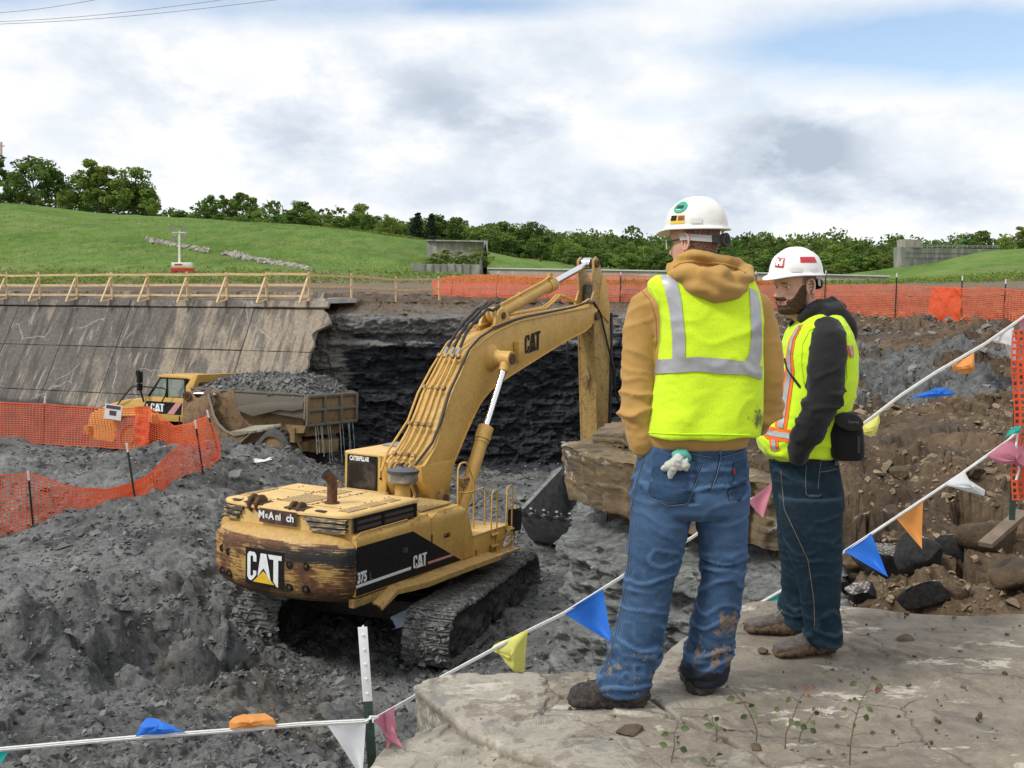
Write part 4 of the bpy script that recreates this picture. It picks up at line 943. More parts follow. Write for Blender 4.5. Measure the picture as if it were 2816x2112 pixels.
def make_far():
    az = np.linspace(-62, 62, 560) * PI / 180; rr = 60 * np.exp(np.linspace(0, math.log(950 / 60), 300))
    A, Y = np.meshgrid(az, rr, indexing='ij'); X = Y * np.tan(A)
    Z = farz(X, Y) + .25 * fbm(X * .12, Y * .12, o=5, seed=601) * sstep(75, 110, Y) * (1 + Y / 150) + .05 * fbm(X * .9, Y * .9, seed=602)
    f = fbm(X * .08, Y * .15, o=5, seed=603)
    pxx = 512 + F_PX * X / Y
    dirt = (1 - sstep(86, 98, Y + f * 9)) * (.8) + .35 * np.exp(-((pxx - 400) / 40) ** 2 - ((Y - 120) / 9) ** 2) * (f > -.1)
    dry = np.exp(-((Y - 98) / 7) ** 2) * .8 + .25 * sstep(.1, .4, f)
    me = npmesh('hills', np.stack([X, Y, Z], -1).reshape(-1, 3), gridF(560, 300)[:, ::-1], [grass_mat()], True, {'reg': np.stack([dirt, dry, 0 * f], -1).reshape(-1, 3)})
    o = link('grass_hills', me); tag(o, kind='structure')
    # land behind and beside the camera, outside the fan
    V = [(-900, -300, -7.5), (900, -300, -7.5), (900, 950, -7.5), (-900, 950, -7.5)]
    o = link('ground', npmesh('ground', V, [(0, 1, 2, 3)], [M_ground], False, {'reg': np.tile([[.8, 0, 0]], (4, 1))})); tag(o, kind='structure')
make_far()

# ---------------------------------------------------------------- trees
def leaf_mat(name, lo, hi):
    m = Mat(name, .8, 0, .2); a = m.attr('tone'); n = m.noise(.9, 4, .6)
    oi = m.nd('ShaderNodeObjectInfo')
    c = m.ramp(m.math('ADD', m.math('MULTIPLY', a[0], .75), m.math('MULTIPLY', n, .3)), (.2, lo), (.9, hi))
    hs = m.nd('ShaderNodeHueSaturation'); m.L.new(c, hs.inputs['Color']); m.L.new(m.ramp(oi.outputs['Random'], (0.0, .485), (1.0, .515)), hs.inputs['Hue']); m.L.new(m.ramp(oi.outputs['Random'], (0.0, .75), (1.0, 1.0)), hs.inputs['Value'])
    m.col(hs.outputs[0])
    tr = m.nd('ShaderNodeBsdfTranslucent'); m.L.new(hs.outputs[0], tr.inputs[0]); mx = m.nd('ShaderNodeMixShader'); mx.inputs[0].default_value = .25
    m.L.new(m.b.outputs[0], mx.inputs[1]); m.L.new(tr.outputs[0], mx.inputs[2]); m.L.new(mx.outputs[0], m.N['Material Output'].inputs[0])
    return m.m
M_leaf = leaf_mat('leaves', (.045, .095, .020), (.20, .31, .065)); M_leafl = leaf_mat('spring_leaves', (.075, .145, .022), (.30, .39, .08)); M_leafb = leaf_mat('conifer_leaves', (.010, .022, .012), (.03, .055, .028))
M_bark = simple('bark', (.075, .06, .048), .9, 0, .4, 3, .4)
def leaves(centres, radii, n, size, seed, flat=.8):
    rs = np.random.RandomState(seed); k = len(centres); idx = rs.randint(0, k, n)
    d = rs.normal(size=(n, 3)); d /= np.linalg.norm(d, axis=1)[:, None]; r = radii[idx] * rs.uniform(.45, 1.05, n) ** .6
    p = centres[idx] + d * r[:, None] * np.array([1, 1, flat])
    nrm = d + rs.normal(0, .7, (n, 3)); nrm /= np.linalg.norm(nrm, axis=1)[:, None]
    t = np.cross(nrm, rs.normal(size=(n, 3))); t /= np.linalg.norm(t, axis=1)[:, None]; b = np.cross(nrm, t)
    s = (size * rs.uniform(.5, 1.3, n))[:, None]
    V = np.stack([p - t * s - b * s * .55, p + t * s * .2 - b * s * .75, p + t * s + b * s * .4, p - t * s * .3 + b * s * .7], 1).reshape(-1, 3)
    tone = np.repeat(np.clip(.5 + .30 * (rs.uniform(-1, 1, k)[idx]) + .2 * rs.uniform(-1, 1, n), 0, 1), 4)
    return V, np.arange(4 * n).reshape(-1, 4), np.stack([tone, tone, tone], -1)
def tree_proto(seed, kind):
    rs = np.random.RandomState(seed); H = 1.0
    if kind == 'conifer':
        k = 26; z = np.linspace(.12, .97, k); c = np.stack([rs.normal(0, .03, k) + .13 * (1 - z) * np.cos(np.arange(k) * 2.4), .13 * (1 - z) * np.sin(np.arange(k) * 2.4), z], -1); r = .05 + .20 * (1 - z)
        V, F, T = leaves(c, r, 1500, .028, seed, .5); lm = M_leafb; tr0 = .02
    else:
        wd = {'round': .36, 'tall': .27, 'wide': .46, 'bush': .5, 'open': .34}[kind]; z0 = {'round': .25, 'tall': .25, 'wide': .25, 'bush': .12, 'open': .42}[kind]
        k = {'open': 17, 'tall': 24}.get(kind, 30); c = []
        for i in range(k):
            a = rs.uniform(0, 2 * PI); v = rs.uniform(0, 1); z = z0 + (1 - z0 - .08) * v; prof = math.sin(PI * min(1, .18 + .74 * v)) ** .7
            rr_ = wd * prof * math.sqrt(rs.uniform(.1, 1)) * .85; c.append((rr_ * math.cos(a) * rs.uniform(.8, 1.2), rr_ * math.sin(a), z))
        c = np.array(c); r = rs.uniform(.07, .14, k) * (1.15 if kind in ('wide', 'bush') else 1); r = r * (.75 if kind == 'open' else 1)
        V, F, T = leaves(c, r, {'open': 1500}.get(kind, 2900), .024, seed, .75); lm = M_leafl if kind in ('bush',) or seed % 3 == 0 else M_leaf; tr0 = .022
    cr = npmesh('crown', V, F, [lm], False, {'tone': T})
    m = MB(); m.tube([(0, 0, -.03), (.008, .004, .2), (-.01, .01, .45), (.01, 0, .8)], [tr0, tr0 * .75, tr0 * .5, tr0 * .15], 7)
    if kind != 'conifer':
        for i in range(7):
            q = c[rs.randint(0, len(c))]; z = rs.uniform(.18, .42); m.tube([(0, 0, z), (q[0] * .5, q[1] * .5, z + (q[2] - z) * .6), tuple(q)], [tr0 * .5, tr0 * .3, tr0 * .08], 5)
    return cr, m
PROT = {}
def tree(kind, px, Y, h, wide=1.0, label='', rot=0.0, ground_y=None, name=None, cat='tree', group='trees along the far edge of the grass'):
    var = int(abs(px * 7 + Y)) % 3; key = (kind, var)
    if key not in PROT: PROT[key] = [tree_proto(11 + var * 7 + len(kind) * 5, kind), None]
    (cr, mb), tm = PROT[key]
    x = (px - 512) / F_PX * Y; z = float(farz(np.array([x]), np.array([Y]))[0]) - .1
    t = thing(name or {'conifer': 'conifer_tree', 'bush': 'bush', 'open': 'leafy_tree'}.get(kind, 'leafy_tree'), label, cat, (x, Y, z), (0, 0, rot), group); t.scale = (h * wide, h * wide, h)
    link('crown', cr, t)
    if tm is None: o = mb.build('trunk', M_bark, t, smooth=True); PROT[key][1] = o.data
    else: link('trunk', tm, t)
    return t
rt = random.Random(12)
# (photo x, photo y of the top, distance, kind, width factor) of the individual trees that stand out
ZB = lambda x, Y: float(farz(np.array([x]), np.array([Y]))[0])
named = [(2, 152, 205, 'open', 1.2, 'tall thin topped tree cut by the left edge of the picture'),
    (-22, 160, 205, 'round', 1.3, 'dark round tree just outside the left edge'),
    (38, 157, 200, 'wide', 1.15, 'broad dark tree with a domed crown on the left hill crest'), (20, 172, 206, 'round', 1.1, 'dark bushy tree left of the broad domed tree'), (60, 170, 203, 'round', 1.0, 'dark leaning tree at the right side of the broad domed tree'),
    (104, 156, 198, 'tall', 1.35, 'tallest feathery tree with a bare forked trunk on the hill'), (84, 173, 204, 'round', 1.1, 'round tree tucked left of the tallest feathery tree'), (136, 166, 200, 'round', 1.3, 'large dark tree right of the tallest tree'), (122, 178, 196, 'round', 1.1, 'dense mid green tree between the two largest trees'),
    (148, 176, 202, 'wide', .9, 'low spreading tree at the right end of the big clump'), (69, 190, 196, 'bush', 1.1, 'bright green bush in the gap of the left clump'), (152, 198, 190, 'bush', 1.2, 'leafy bush at the foot of the big clump'),
    (218, 194, 235, 'open', 1.0, 'small open crowned tree left of the paired trees'), (232, 192, 235, 'open', 1.2, 'open crowned tree with visible branches over the hill'), (246, 192, 236, 'round', 1.1, 'rounded tree at the right of the paired open trees'), (258, 206, 230, 'bush', 1.2, 'low bright bush right of the open trees'),
    (303, 201, 235, 'round', 1.25, 'dark round tree in the middle of the tree line'), (313, 210, 225, 'bush', 1.1, 'grey green bush under the dark round tree'), (361, 202, 230, 'round', 1.1, 'tall round tree rising above its neighbours right of centre left'), (367, 214, 205, 'round', 1.0, 'neat round tree standing free at the crest of the grass'), (391, 213, 205, 'wide', .9, 'dark low tree next to the neat round tree'),
    (418, 213, 200, 'conifer', 1.3, 'dark conifer above the upper end of the concrete wing wall'), (432, 214, 200, 'conifer', 1.1, 'second dark conifer behind the concrete wing wall'),
    (494, 238, 168, 'round', 1.2, 'dark round tree right of the concrete wing wall'), (534, 222, 190, 'wide', 1.0, 'big dark tree on the slope above the spillway'), (516, 226, 190, 'tall', 1.2, 'mid green tree left of the big dark tree above the spillway'),
    (569, 238, 180, 'bush', 1.3, 'pale green bushy tree above the far spillway wall'), (724, 238, 185, 'wide', 1.1, 'wide tree seen between the two helmets'), (830, 243, 190, 'round', 1.3, 'rounded dark tree right of the red marked helmet'),
    (978, 230, 170, 'round', 1.2, 'round tree on the skyline above the right grass hill'), (966, 233, 172, 'round', .9, 'smaller tree left of the round skyline tree'), (1000, 240, 170, 'bush', 1.0, 'low shrub between the skyline trees at the right'), (1019, 224, 165, 'tall', 1.2, 'tree cut by the right edge above the grass hill'), (1034, 220, 168, 'round', 1.2, 'tree just beyond the right edge of the picture')]
for px, yt, Y, k, w, lab in named:
    x = (px - 512) / F_PX * Y; zt = at(px, yt, Y).z; zb = ZB(x, Y); tree(k, px, Y, max(3.0, (zt - zb) * 1.03), w, lab, rt.uniform(0, 6))
# ordinary members of the tree line
fill_rows = []
for px in np.arange(160, 505, 7.5): fill_rows.append((px + rt.uniform(-3, 3), rt.uniform(212, 221) + max(0, px - 430) * .10, rt.uniform(215, 245)))
for px in np.arange(-30, 160, 13): fill_rows.append((px + rt.uniform(-4, 4), rt.uniform(180, 200), rt.uniform(205, 225)))
for px in np.arange(480, 912, 6.5): fill_rows.append((px + rt.uniform(-3, 3), rt.uniform(250, 262), rt.uniform(160, 215)))
for px in np.arange(490, 905, 8.5): fill_rows.append((px + rt.uniform(-3, 3), rt.uniform(238, 250) + max(0, px - 800) * .06, rt.uniform(220, 270)))
LB = {'round': 'rounded mid green tree in the far tree line', 'tall': 'slender mid green tree in the far tree line', 'wide': 'wide crowned green tree in the far tree line', 'bush': 'low light green bushy tree in the far tree line'}
for px, yt, Y in fill_rows:
    k = rt.choice(['round', 'round', 'wide', 'tall', 'bush']); x = (px - 512) / F_PX * Y
    zt = at(px, yt, Y).z; zb = ZB(x, Y); h = zt - zb
    if h < 2.5: h = rt.uniform(2.5, 4)
    tree(k, px, Y, h, min(1.9, max(.9, 7 / h)) if h < 8 else 1.0, LB[k], rt.uniform(0, 6), group='rows of trees in the far tree line, ' + k)
def far_wood():
    rs = np.random.RandomState(3); cs = []
    n = 1500; px = rs.uniform(-150, 1180, n); Y = rs.uniform(275, 470, n); x = (px - 512) / F_PX * Y; z = farz(x, Y)
    r = rs.uniform(2.2, 4.6, n); 
    C_ = np.concatenate([np.stack([x, Y, z + r * .6 + 2], -1), np.stack([x + rs.normal(0, 1.6, n), Y + rs.normal(0, 1, n), z + r * .6 + rs.uniform(3.5, 6.5, n)], -1)]); R_ = np.concatenate([r, r * .65])
    V, F, T = leaves(C_, R_, 190000, .48, 8, .85)
    # one tone per crown
    me = npmesh('woodland', V, F, [M_leaf], False, {'tone': T}); o = link('wooded_hillside', me); tag(o, 'dense green woodland covering the distant ridge behind the spillway', 'woodland', kind='stuff')
far_wood()
def far_band():
    # rough grass and weeds where the hill meets the bare ground, scattered tufts
    rs = np.random.RandomState(6); n = 5200; px = rs.uniform(-40, 1060, n); Y = rs.uniform(84, 108, n); x = (px - 512) / F_PX * Y; z = farz(x, Y)
    C_ = np.stack([x, Y, z + .12], -1); V, F, T = leaves(C_, np.full(n, .26), 42000, .07, 9, 1.0)
    n = 16000; Y = rs.uniform(108, 168, n); px = rs.uniform(-20, 430, n); x = (px - 512) / F_PX * Y; V2, F2, T2 = leaves(np.stack([x, Y, farz(x, Y) + .15], -1), np.full(n, .2), 30000, .05, 19, 1.0); F = np.concatenate([F, F2 + len(V)]); V = np.concatenate([V, V2]); T = np.concatenate([T, T2])
    o = link('weeds', npmesh('weeds', V, F, [M_leafl], False, {'tone': T})); tag(o, 'pale green weeds along the foot of the grass hill', 'weeds', kind='stuff')
    # bushes growing on the wing wall terrace
    for px, yb, Y, h in ((440, 272, 118, 2.0), (452, 272, 118, 2.4), (428, 273, 117, 1.6), (478, 270, 121, 2.6), (465, 273, 118, 1.8)):
        t = tree('bush', px, Y, h, 1.5, {440: 'bright bush second from the left on the wing wall terrace', 452: 'largest bright bush in the middle of the terrace', 428: 'leftmost small bush on the terrace', 478: 'dark bush against the sloping end of the wing wall', 465: 'low bush right of the middle on the terrace'}[px], 1.0, cat='bush', group='bushes on the wing wall terrace')
        t.location.z = at(px, yb, Y).z
far_band()
M_conc = None
def concrete(name, base=(.30, .285, .25), stain=.5, sc=(1, 1, 1), crack=True):
    m = Mat(name, .85, 0, .25); n1 = m.noise(.7, 8, .62); n2 = m.noise(6, 8, .7); st = m.noise(1.3, 8, .6, m.obj(scale=sc)); st2 = m.noise(3.2, 7, .6, m.obj(scale=sc))
    b = m.ramp(n2, (.3, tuple(x * .8 for x in base)), (.7, tuple(min(1, x * 1.18) for x in base)))
    d = m.math('ADD', m.math('MULTIPLY', st, .7), m.math('MULTIPLY', n1, .45))
    c = m.mix(m.math('MULTIPLY', m.ramp(d, (.50, 0.0), (.60, 1.0)), stain), b, tuple(x * .25 for x in base))
    c = m.mix(m.math('MULTIPLY', m.ramp(st2, (.56, 0.0), (.63, 1.0)), .55 * stain), c, tuple(min(.6, x * 1.5) for x in base))
    m.col(c); m.bump(n2, .4, .02); return m.m
def slope():
    # battered concrete face below the crest; local x along the crest, y down the slope, z outwards
    a = Vector((CREST_R[0] + .1, CREST_R[1], .93)); b = Vector((CREST_L[0], CREST_L[1], .93)); ex = (b - a).normalized(); dn = Vector((-.397 * 1, -.918 * 1, -1.8)).normalized(); dn = (dn - ex * dn.dot(ex)).normalized(); ez = dn.cross(ex)
    if ez.y > 0: ez = -ez
    Mx = Matrix(((ex.x, dn.x, ez.x, a.x), (ex.y, dn.y, ez.y, a.y), (ex.z, dn.z, ez.z, a.z), (0, 0, 0, 1)))
    t = thing('spillway_wall', 'long sloping stained concrete face with cracked panels below the timber barrier', 'wall'); t.matrix_world = Mx
    m = Mat('stained_slope_concrete', .85, 0, .25); sk = (2.2, .42, 1); shear = m.obj(scale=(1, 1, 1))
    co = m.obj(scale=(1.1, .26, 1), rot=(0, 0, R(6))); co2 = m.obj(scale=(3.2, .55, 1), rot=(0, 0, R(4)))
    n1 = m.noise(.45, 8, .6); n2 = m.noise(7, 8, .7); st = m.noise(1.0, 9, .62, co); st2 = m.noise(1.0, 9, .66, co2, .4); cr = m.voro(.8, m.obj(scale=(1, 1, 1)), 'DISTANCE_TO_EDGE')
    sep = m.nd('ShaderNodeSeparateXYZ'); m.L.new(m.obj(), sep.inputs[0])
    b_ = m.ramp(n2, (.3, (.20, .165, .125)), (.7, (.36, .31, .245)))
    left = m.math('MULTIPLY', m.math('SUBTRACT', sep.outputs[0], 6.0), .012)
    d = m.math('ADD', m.math('ADD', m.math('MULTIPLY', st, .55), m.math('MULTIPLY', n1, .5)), left)
    c = m.mix(m.ramp(d, (.47, 0.0), (.56, .85)), b_, m.ramp(n2, (.3, (.062, .058, .055)), (.7, (.145, .135, .125))))
    c = m.mix(m.ramp(st2, (.575, 0.0), (.62, .6)), c, (.36, .335, .29))
    c = m.mix(m.ramp(m.noise(1.0, 9, .68, m.obj(scale=(2.4, .3, 1), rot=(0, 0, R(8)))), (.50, 0.0), (.57, .6)), c, (.055, .052, .05))
    # thin pale efflorescence along the cracks
    wv = m.voro(.62, m.mix(.28, m.obj(), m.noise(1.2, 5, .6, out='Color')), 'DISTANCE_TO_EDGE')
    c = m.mix(m.math('MULTIPLY', m.ramp(wv, (.002, 1.0), (.014, 0.0)), m.ramp(n1, (.50, 0.0), (.58, .6))), c, (.42, .40, .36))
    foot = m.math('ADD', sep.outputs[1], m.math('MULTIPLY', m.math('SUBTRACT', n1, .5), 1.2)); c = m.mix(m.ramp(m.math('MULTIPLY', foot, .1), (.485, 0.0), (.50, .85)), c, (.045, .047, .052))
    m.col(c); m.bump(n2, .5, .03); m.bump(st2, .3, .03); mat = m.m
    rows = [0, .32, 2.25, 4.4, 5.15, 8.3]; rr = random.Random(3)
    cols = [0.0, 3.3, 6.4, 9.8, 13.0, 16.3, 19.6, 23.0, 27.0]
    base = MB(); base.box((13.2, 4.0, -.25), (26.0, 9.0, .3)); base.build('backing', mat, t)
    for i in range(len(rows) - 1):
        for j in range(len(cols) - 1):
            x0, x1, y0, y1 = cols[j] + .012, cols[j + 1] - .012, rows[i] + .012, rows[i + 1] - .012
            n = 6; P = []
            jag = (lambda v: -.25 + .55 * vn(np.array([v * 2.1]), np.array([3.3]), seed=7)[0] + .2 * v * .35) if j == 0 else (lambda v: 0)
            P += [(x0 + (x1 - x0) * k / n, y0 + rr.uniform(-.01, .01)) for k in range(n)] + [(x1, y0 + (y1 - y0) * k / n) for k in range(n)] + [(x1 - (x1 - x0) * k / n, y1 + rr.uniform(-.01, .01)) for k in range(n)] + [(x0 + jag(y1 - (y1 - y0) * k / 12), y1 - (y1 - y0) * k / 12) for k in range(12)]
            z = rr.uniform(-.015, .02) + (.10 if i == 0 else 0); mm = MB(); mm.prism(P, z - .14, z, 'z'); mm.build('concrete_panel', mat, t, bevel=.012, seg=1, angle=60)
    m2 = MB(); m2.cyl((.5, 4.35, -.1), (.2, 4.25, .45), .27, 16); m2.build('drain_pipe', simple('pipe_stub', (.17, .15, .12), .8), t, smooth=True)
    # pale concrete deck on the crest
    mm = MB(); A_ = Vector((a.x, a.y + .06, .98)); B_ = Vector((b.x, b.y + .06, 1.0)); nrm = Vector((.397, .918, 0))
    V = [A_, B_, B_ + nrm * 3.6, A_ + nrm * 2.4]; n = 24
    P = [A_.lerp(B_, k / n) for k in range(n + 1)] + [(B_ + nrm * 3.2).lerp(A_ + nrm * 2.2, k / n) + nrm * rr.uniform(-.5, .3) for k in range(n + 1)]
    mm.prism([(p.x, p.y) for p in P], .86, 1.06, 'z'); o = mm.build('crest_deck', concrete('pale_deck', (.42, .41, .38), .25), None); tag(o, 'pale concrete deck strip along the top of the sloping wall', 'deck')
slope()

# ---------------------------------------------------------------- timber barrier along the crest
M_pine = simple('new_pine', (.58, .42, .22), .7, 0, .18, 4, .1)
def barrier():
    t = thing('timber_barrier', 'long barrier of new pine posts, rails and braces on the crest', 'barrier')
    posts = []
    for px in (-33, 8, 41.4, 78.3, 113.2, 149.6, 188.7, 227.9, 267.4, 309.6):
        k = (px - 512) / F_PX; s = (k * 45 + 7.6) / (-19.4 - k * 8.4); x, y = -7.6 - 19.4 * s, 45 + 8.4 * s; posts.append((Vector((x, y, 1.04)), True))
    for px, Y in ((351.7, 47.5), (395.9, 49.5), (439.6, 52.0)): posts.append((Vector(((px - 512) / F_PX * Y, Y, float(UPZ(np.array([(px - 512) / F_PX * Y]), np.array([float(Y)]))[0]) + .05)), False))
    rr = random.Random(5); h = 1.08
    for p, br in posts:
        lean = Vector((rr.uniform(-.03, .03), rr.uniform(-.02, .02), 0))
        m = MB(); m.beam(p - Vector((0, 0, .25)), p + Vector((0, 0, h + rr.uniform(0, .06))) + lean, .09, .075); m.build('post', M_pine, t, bevel=.004, seg=1)
        if not br: continue
        f = p + Vector((-.30, -.52, -.16)); m = MB(); m.beam(f, p + Vector((-.03, -.06, h * .80)), .085, .04); m.build('brace', M_pine, t)
        m = MB(); m.beam(f + Vector((0, -.03, 0)), p + Vector((0, 0, -.05)), .085, .04); m.build('brace', M_pine, t)
    for i in range(len(posts) - 1):
        a, b = posts[i][0], posts[i + 1][0]
        for z in (1.0, .55, .12):
            if z == .12 and i > 8: continue
            if i > 8: z -= .02
            m = MB(); m.beam(a + Vector((0, -.06, z + rr.uniform(-.02, .02))), b + Vector((0, -.06, z + rr.uniform(-.02, .02))), .035, .095); m.build('rail', M_pine, t)
barrier()

# ---------------------------------------------------------------- orange mesh fences
M_orange = Mat('orange_mesh', .5); _n = M_orange.noise(3, 5, .6); M_orange.col(M_orange.ramp(_n, (.3, (.86, .11, .035)), (.7, (.95, .21, .08))))
_t = M_orange.nd('ShaderNodeBsdfTranslucent'); _t.inputs[0].default_value = (.85, .14, .05, 1); _x = M_orange.nd('ShaderNodeMixShader'); _x.inputs[0].default_value = .35
M_orange.L.new(M_orange.b.outputs[0], _x.inputs[1]); M_orange.L.new(_t.outputs[0], _x.inputs[2]); M_orange.L.new(_x.outputs[0], M_orange.N['Material Output'].inputs[0]); M_orange = M_orange.m
M_green = simple('green_post_paint', (.012, .035, .022), .5, 0, .3, 10); M_postw = simple('post_white_tip', (.72, .74, .74), .5, 0, .1, 15); M_postd = simple('dark_post', (.045, .045, .045), .6, .3, .4, 10)
def net(name, key, parent, cell=(.095, .066), w=(.025, .020), rows=19, sag=0.0, seed=1, fold=.0):
    """key: (px, y top, y bottom, depth top, depth bottom). Strips of real mesh between the two edges"""
    top = [at(k[0], k[1], k[3]) for k in key]; bot = [at(k[0] + (k[5] if len(k) > 5 else 0), k[2], k[4]) for k in key]
    L_ = [0]
    for i in range(1, len(key)): L_.append(L_[-1] + ((top[i] - top[i - 1]).length + (bot[i] - bot[i - 1]).length) / 2)
    nu = int(L_[-1] / cell[0]); S = np.linspace(0, L_[-1], nu * 1 + 1)
    ip = lambda P: np.stack([np.interp(S, L_, [p[c] for p in P]) for c in range(3)], -1)
    T, B = ip(top), ip(bot); v = np.linspace(0, 1, rows)
    G = T[:, None] * (1 - v[None, :, None]) + B[:, None] * v[None, :, None]
    # slack and folds across the run
    d = np.gradient(T, axis=0); nrm = np.stack([-d[:, 1], d[:, 0], 0 * d[:, 0]], -1); nrm /= np.linalg.norm(nrm, axis=1)[:, None] + 1e-9
    f = .10 * fbm(S[:, None] * .7 + 0 * v, v[None] * 1.6 + 0 * S[:, None], o=3, seed=seed) * np.sin(PI * v)[None] ** .5 + fold * .10 * fbm(S[:, None] * 2.5 + 0 * v, v[None] * 3 + 0 * S[:, None], o=3, seed=seed + 1)
    G = G + nrm[:, None] * f[:, :, None]; G[:, :, 2] += .035 * fbm(S[:, None] * 1.1 + 0 * v, v[None] * 2 + 0 * S[:, None], o=2, seed=seed + 2) * (fold + .4)
    V = []; Fq = []; o = 0
    # horizontal strands
    up = np.array([0, 0, 1.0])
    for j in range(rows):
        ww = w[0] * (1.5 if j in (0, rows - 1) else 1); a = G[:, j] + up * ww / 2; b = G[:, j] - up * ww / 2; n = len(a); V += [a, b]
        i = np.arange(n - 1); Fq.append(np.stack([i, i + 1, i + 1 + n, i + n], -1) + o); o += 2 * n
    tan = d / (np.linalg.norm(d, axis=1)[:, None] + 1e-9)
    a = G + tan[:, None] * w[1] / 2; b = G - tan[:, None] * w[1] / 2; n = rows
    Va = np.stack([a, b], 1).reshape(-1, 3); V.append(Va); i = np.arange(n - 1)[None] + 2 * n * np.arange(len(S))[:, None]
    Fq.append(np.stack([i, i + 1, i + 1 + n, i + n], -1).reshape(-1, 4) + o)
    ob = link(name, npmesh(name, np.concatenate(V), np.concatenate(Fq), [M_orange], False), parent); ob['kind'] = 'stuff'; return ob
def tpost(parent, base, top, name='post', wt=.22, mats=None, w=.045, tip=True):
    base, top = Vector(base), Vector(top); d = (top - base); L_ = d.length; d.normalize()
    m = MB(); m.beam(base - d * .3, top - d * (wt if tip else 0), w, .006); m.beam(base - d * .3, top - d * (wt if tip else 0), .006, w)
    if tip: m.cur = 1; m.beam(top - d * wt, top, w, .006); m.beam(top - d * wt, top, .006, w)
    return m.build(name, mats or [M_postd, M_postw], parent)
def fences():
    t = thing('mesh_fence', 'near sagging orange mesh fence bent round the grey mound on the left', 'fence')
    net('net', [(-60, 478, 548, 24.4, 24.4), (0, 477, 541, 25, 25), (28, 473, 531, 25.5, 25.5), (48, 479, 527, 25.6, 25.6), (75, 487, 519, 25.9, 25.9), (105, 491, 511, 26.2, 26.2), (128, 484, 502, 26.6, 26.5), (150, 474, 494, 26.9, 26.8), (172, 452, 486, 27.2, 27.2), (188, 434, 479, 27.7, 27.6), (202, 418, 473, 28.3, 28.0), (212, 424, 465, 29.4, 29.0), (219, 437, 458, 30.6, 30.4)], t, seed=21, fold=.8)
    for b, tp, Y in (((33.5, 530), (28, 471), 25.45), ((135, 499), (126.6, 443), 26.5), ((203, 474), (195, 420), 28.0), ((220, 459), (207, 410), 30.9)):
        tpost(t, at(*b, Y), at(*tp, Y), w=.05)
    t = thing('mesh_fence', 'farther straight orange mesh fence in front of the dump truck', 'fence')
    net('net', [(206, 417, 458, 31, 31), (190, 424, 456, 31.5, 31.5), (174, 426, 452, 32, 32), (160, 414, 451, 32.3, 32.3), (148, 407, 450, 32.5, 32.5), (138, 408, 449, 32.6, 32.5), (110, 409, 447, 32.8, 32.8), (60, 405, 444, 33, 33), (0, 402, 442, 33, 33), (-70, 400, 440, 33, 33)], t, seed=25, fold=.6)
    net('net', [(150, 408, 450, 32.35, 32.35), (136, 408, 449.5, 32.4, 32.4)], t, seed=28, cell=(.05, .04), rows=30, w=(.03, .02), fold=1.5)
    for b, tp, Y in (((43, 444), (45, 396), 33.1), ((148, 450), (147, 404), 32.6), ((-30, 441), (-29, 395), 33.1)): tpost(t, at(*b, Y), at(*tp, Y), w=.05)
    # little notice tied to the net
    m = MB(); p = at(113, 412, 32.6); M_ = Matrix.Translation(p) @ Matrix.Rotation(R(8), 4, 'Y'); m.box(M_ @ Vector((0, 0, 0)), (.50, .01, .44), M_.to_3x3()); m.build('notice', M_postw, t)
    m = MB(); m.box(M_ @ Vector((0, -.009, .14)), (.42, .006, .10), M_.to_3x3()); m.box(M_ @ Vector((0, -.009, -.03)), (.2, .006, .14), M_.to_3x3()); m.build('notice_print', simple('notice_ink', (.10, .05, .07), .6), t)
    t = thing('mesh_fence', 'very long orange mesh fence across the plateau behind the pit', 'fence')
    net('net', [(433, 279, 295, 62, 60), (454, 276.5, 296, 60, 58), (498, 275, 297, 57, 55), (547, 275, 300.5, 53, 52), (580, 275.5, 302, 51.5, 51), (620, 275.5, 302.5, 50, 50), (690, 278, 306, 50, 50), (757, 281, 310, 50, 50), (826, 285.5, 313.5, 49, 49), (896, 286, 317, 44, 44), (961, 288, 322, 39.5, 39.5), (1004, 289, 325.5, 37, 37), (1060, 291, 329, 35.5, 35.5), (1110, 292, 333, 34, 34)], t, cell=(.12, .066), seed=31, fold=1.1, w=(.026, .022))
    net('net', [(930, 287.5, 321, 41.2, 41.2), (960, 288, 322.5, 39.4, 39.4)], t, seed=38, cell=(.05, .04), rows=30, w=(.035, .02), fold=1.5)
    for b, tp, Y in (((451, 296), (453.5, 275), 60), ((496, 297), (498.5, 271), 57), ((547, 301), (547.5, 273), 53), ((620, 303), (620.8, 272), 50), ((690, 306), (690, 273), 50), ((757, 310), (756, 271), 50), ((824, 313.5), (826, 270), 49), ((895, 317), (897, 273), 44), ((960, 323), (962.5, 276), 39.5), ((1003, 326), (1006, 279), 37), ((1052, 329), (1054, 281), 35.6)):
        tpost(t, at(*b, Y), at(*tp, Y), w=.05, wt=.16)
fences()

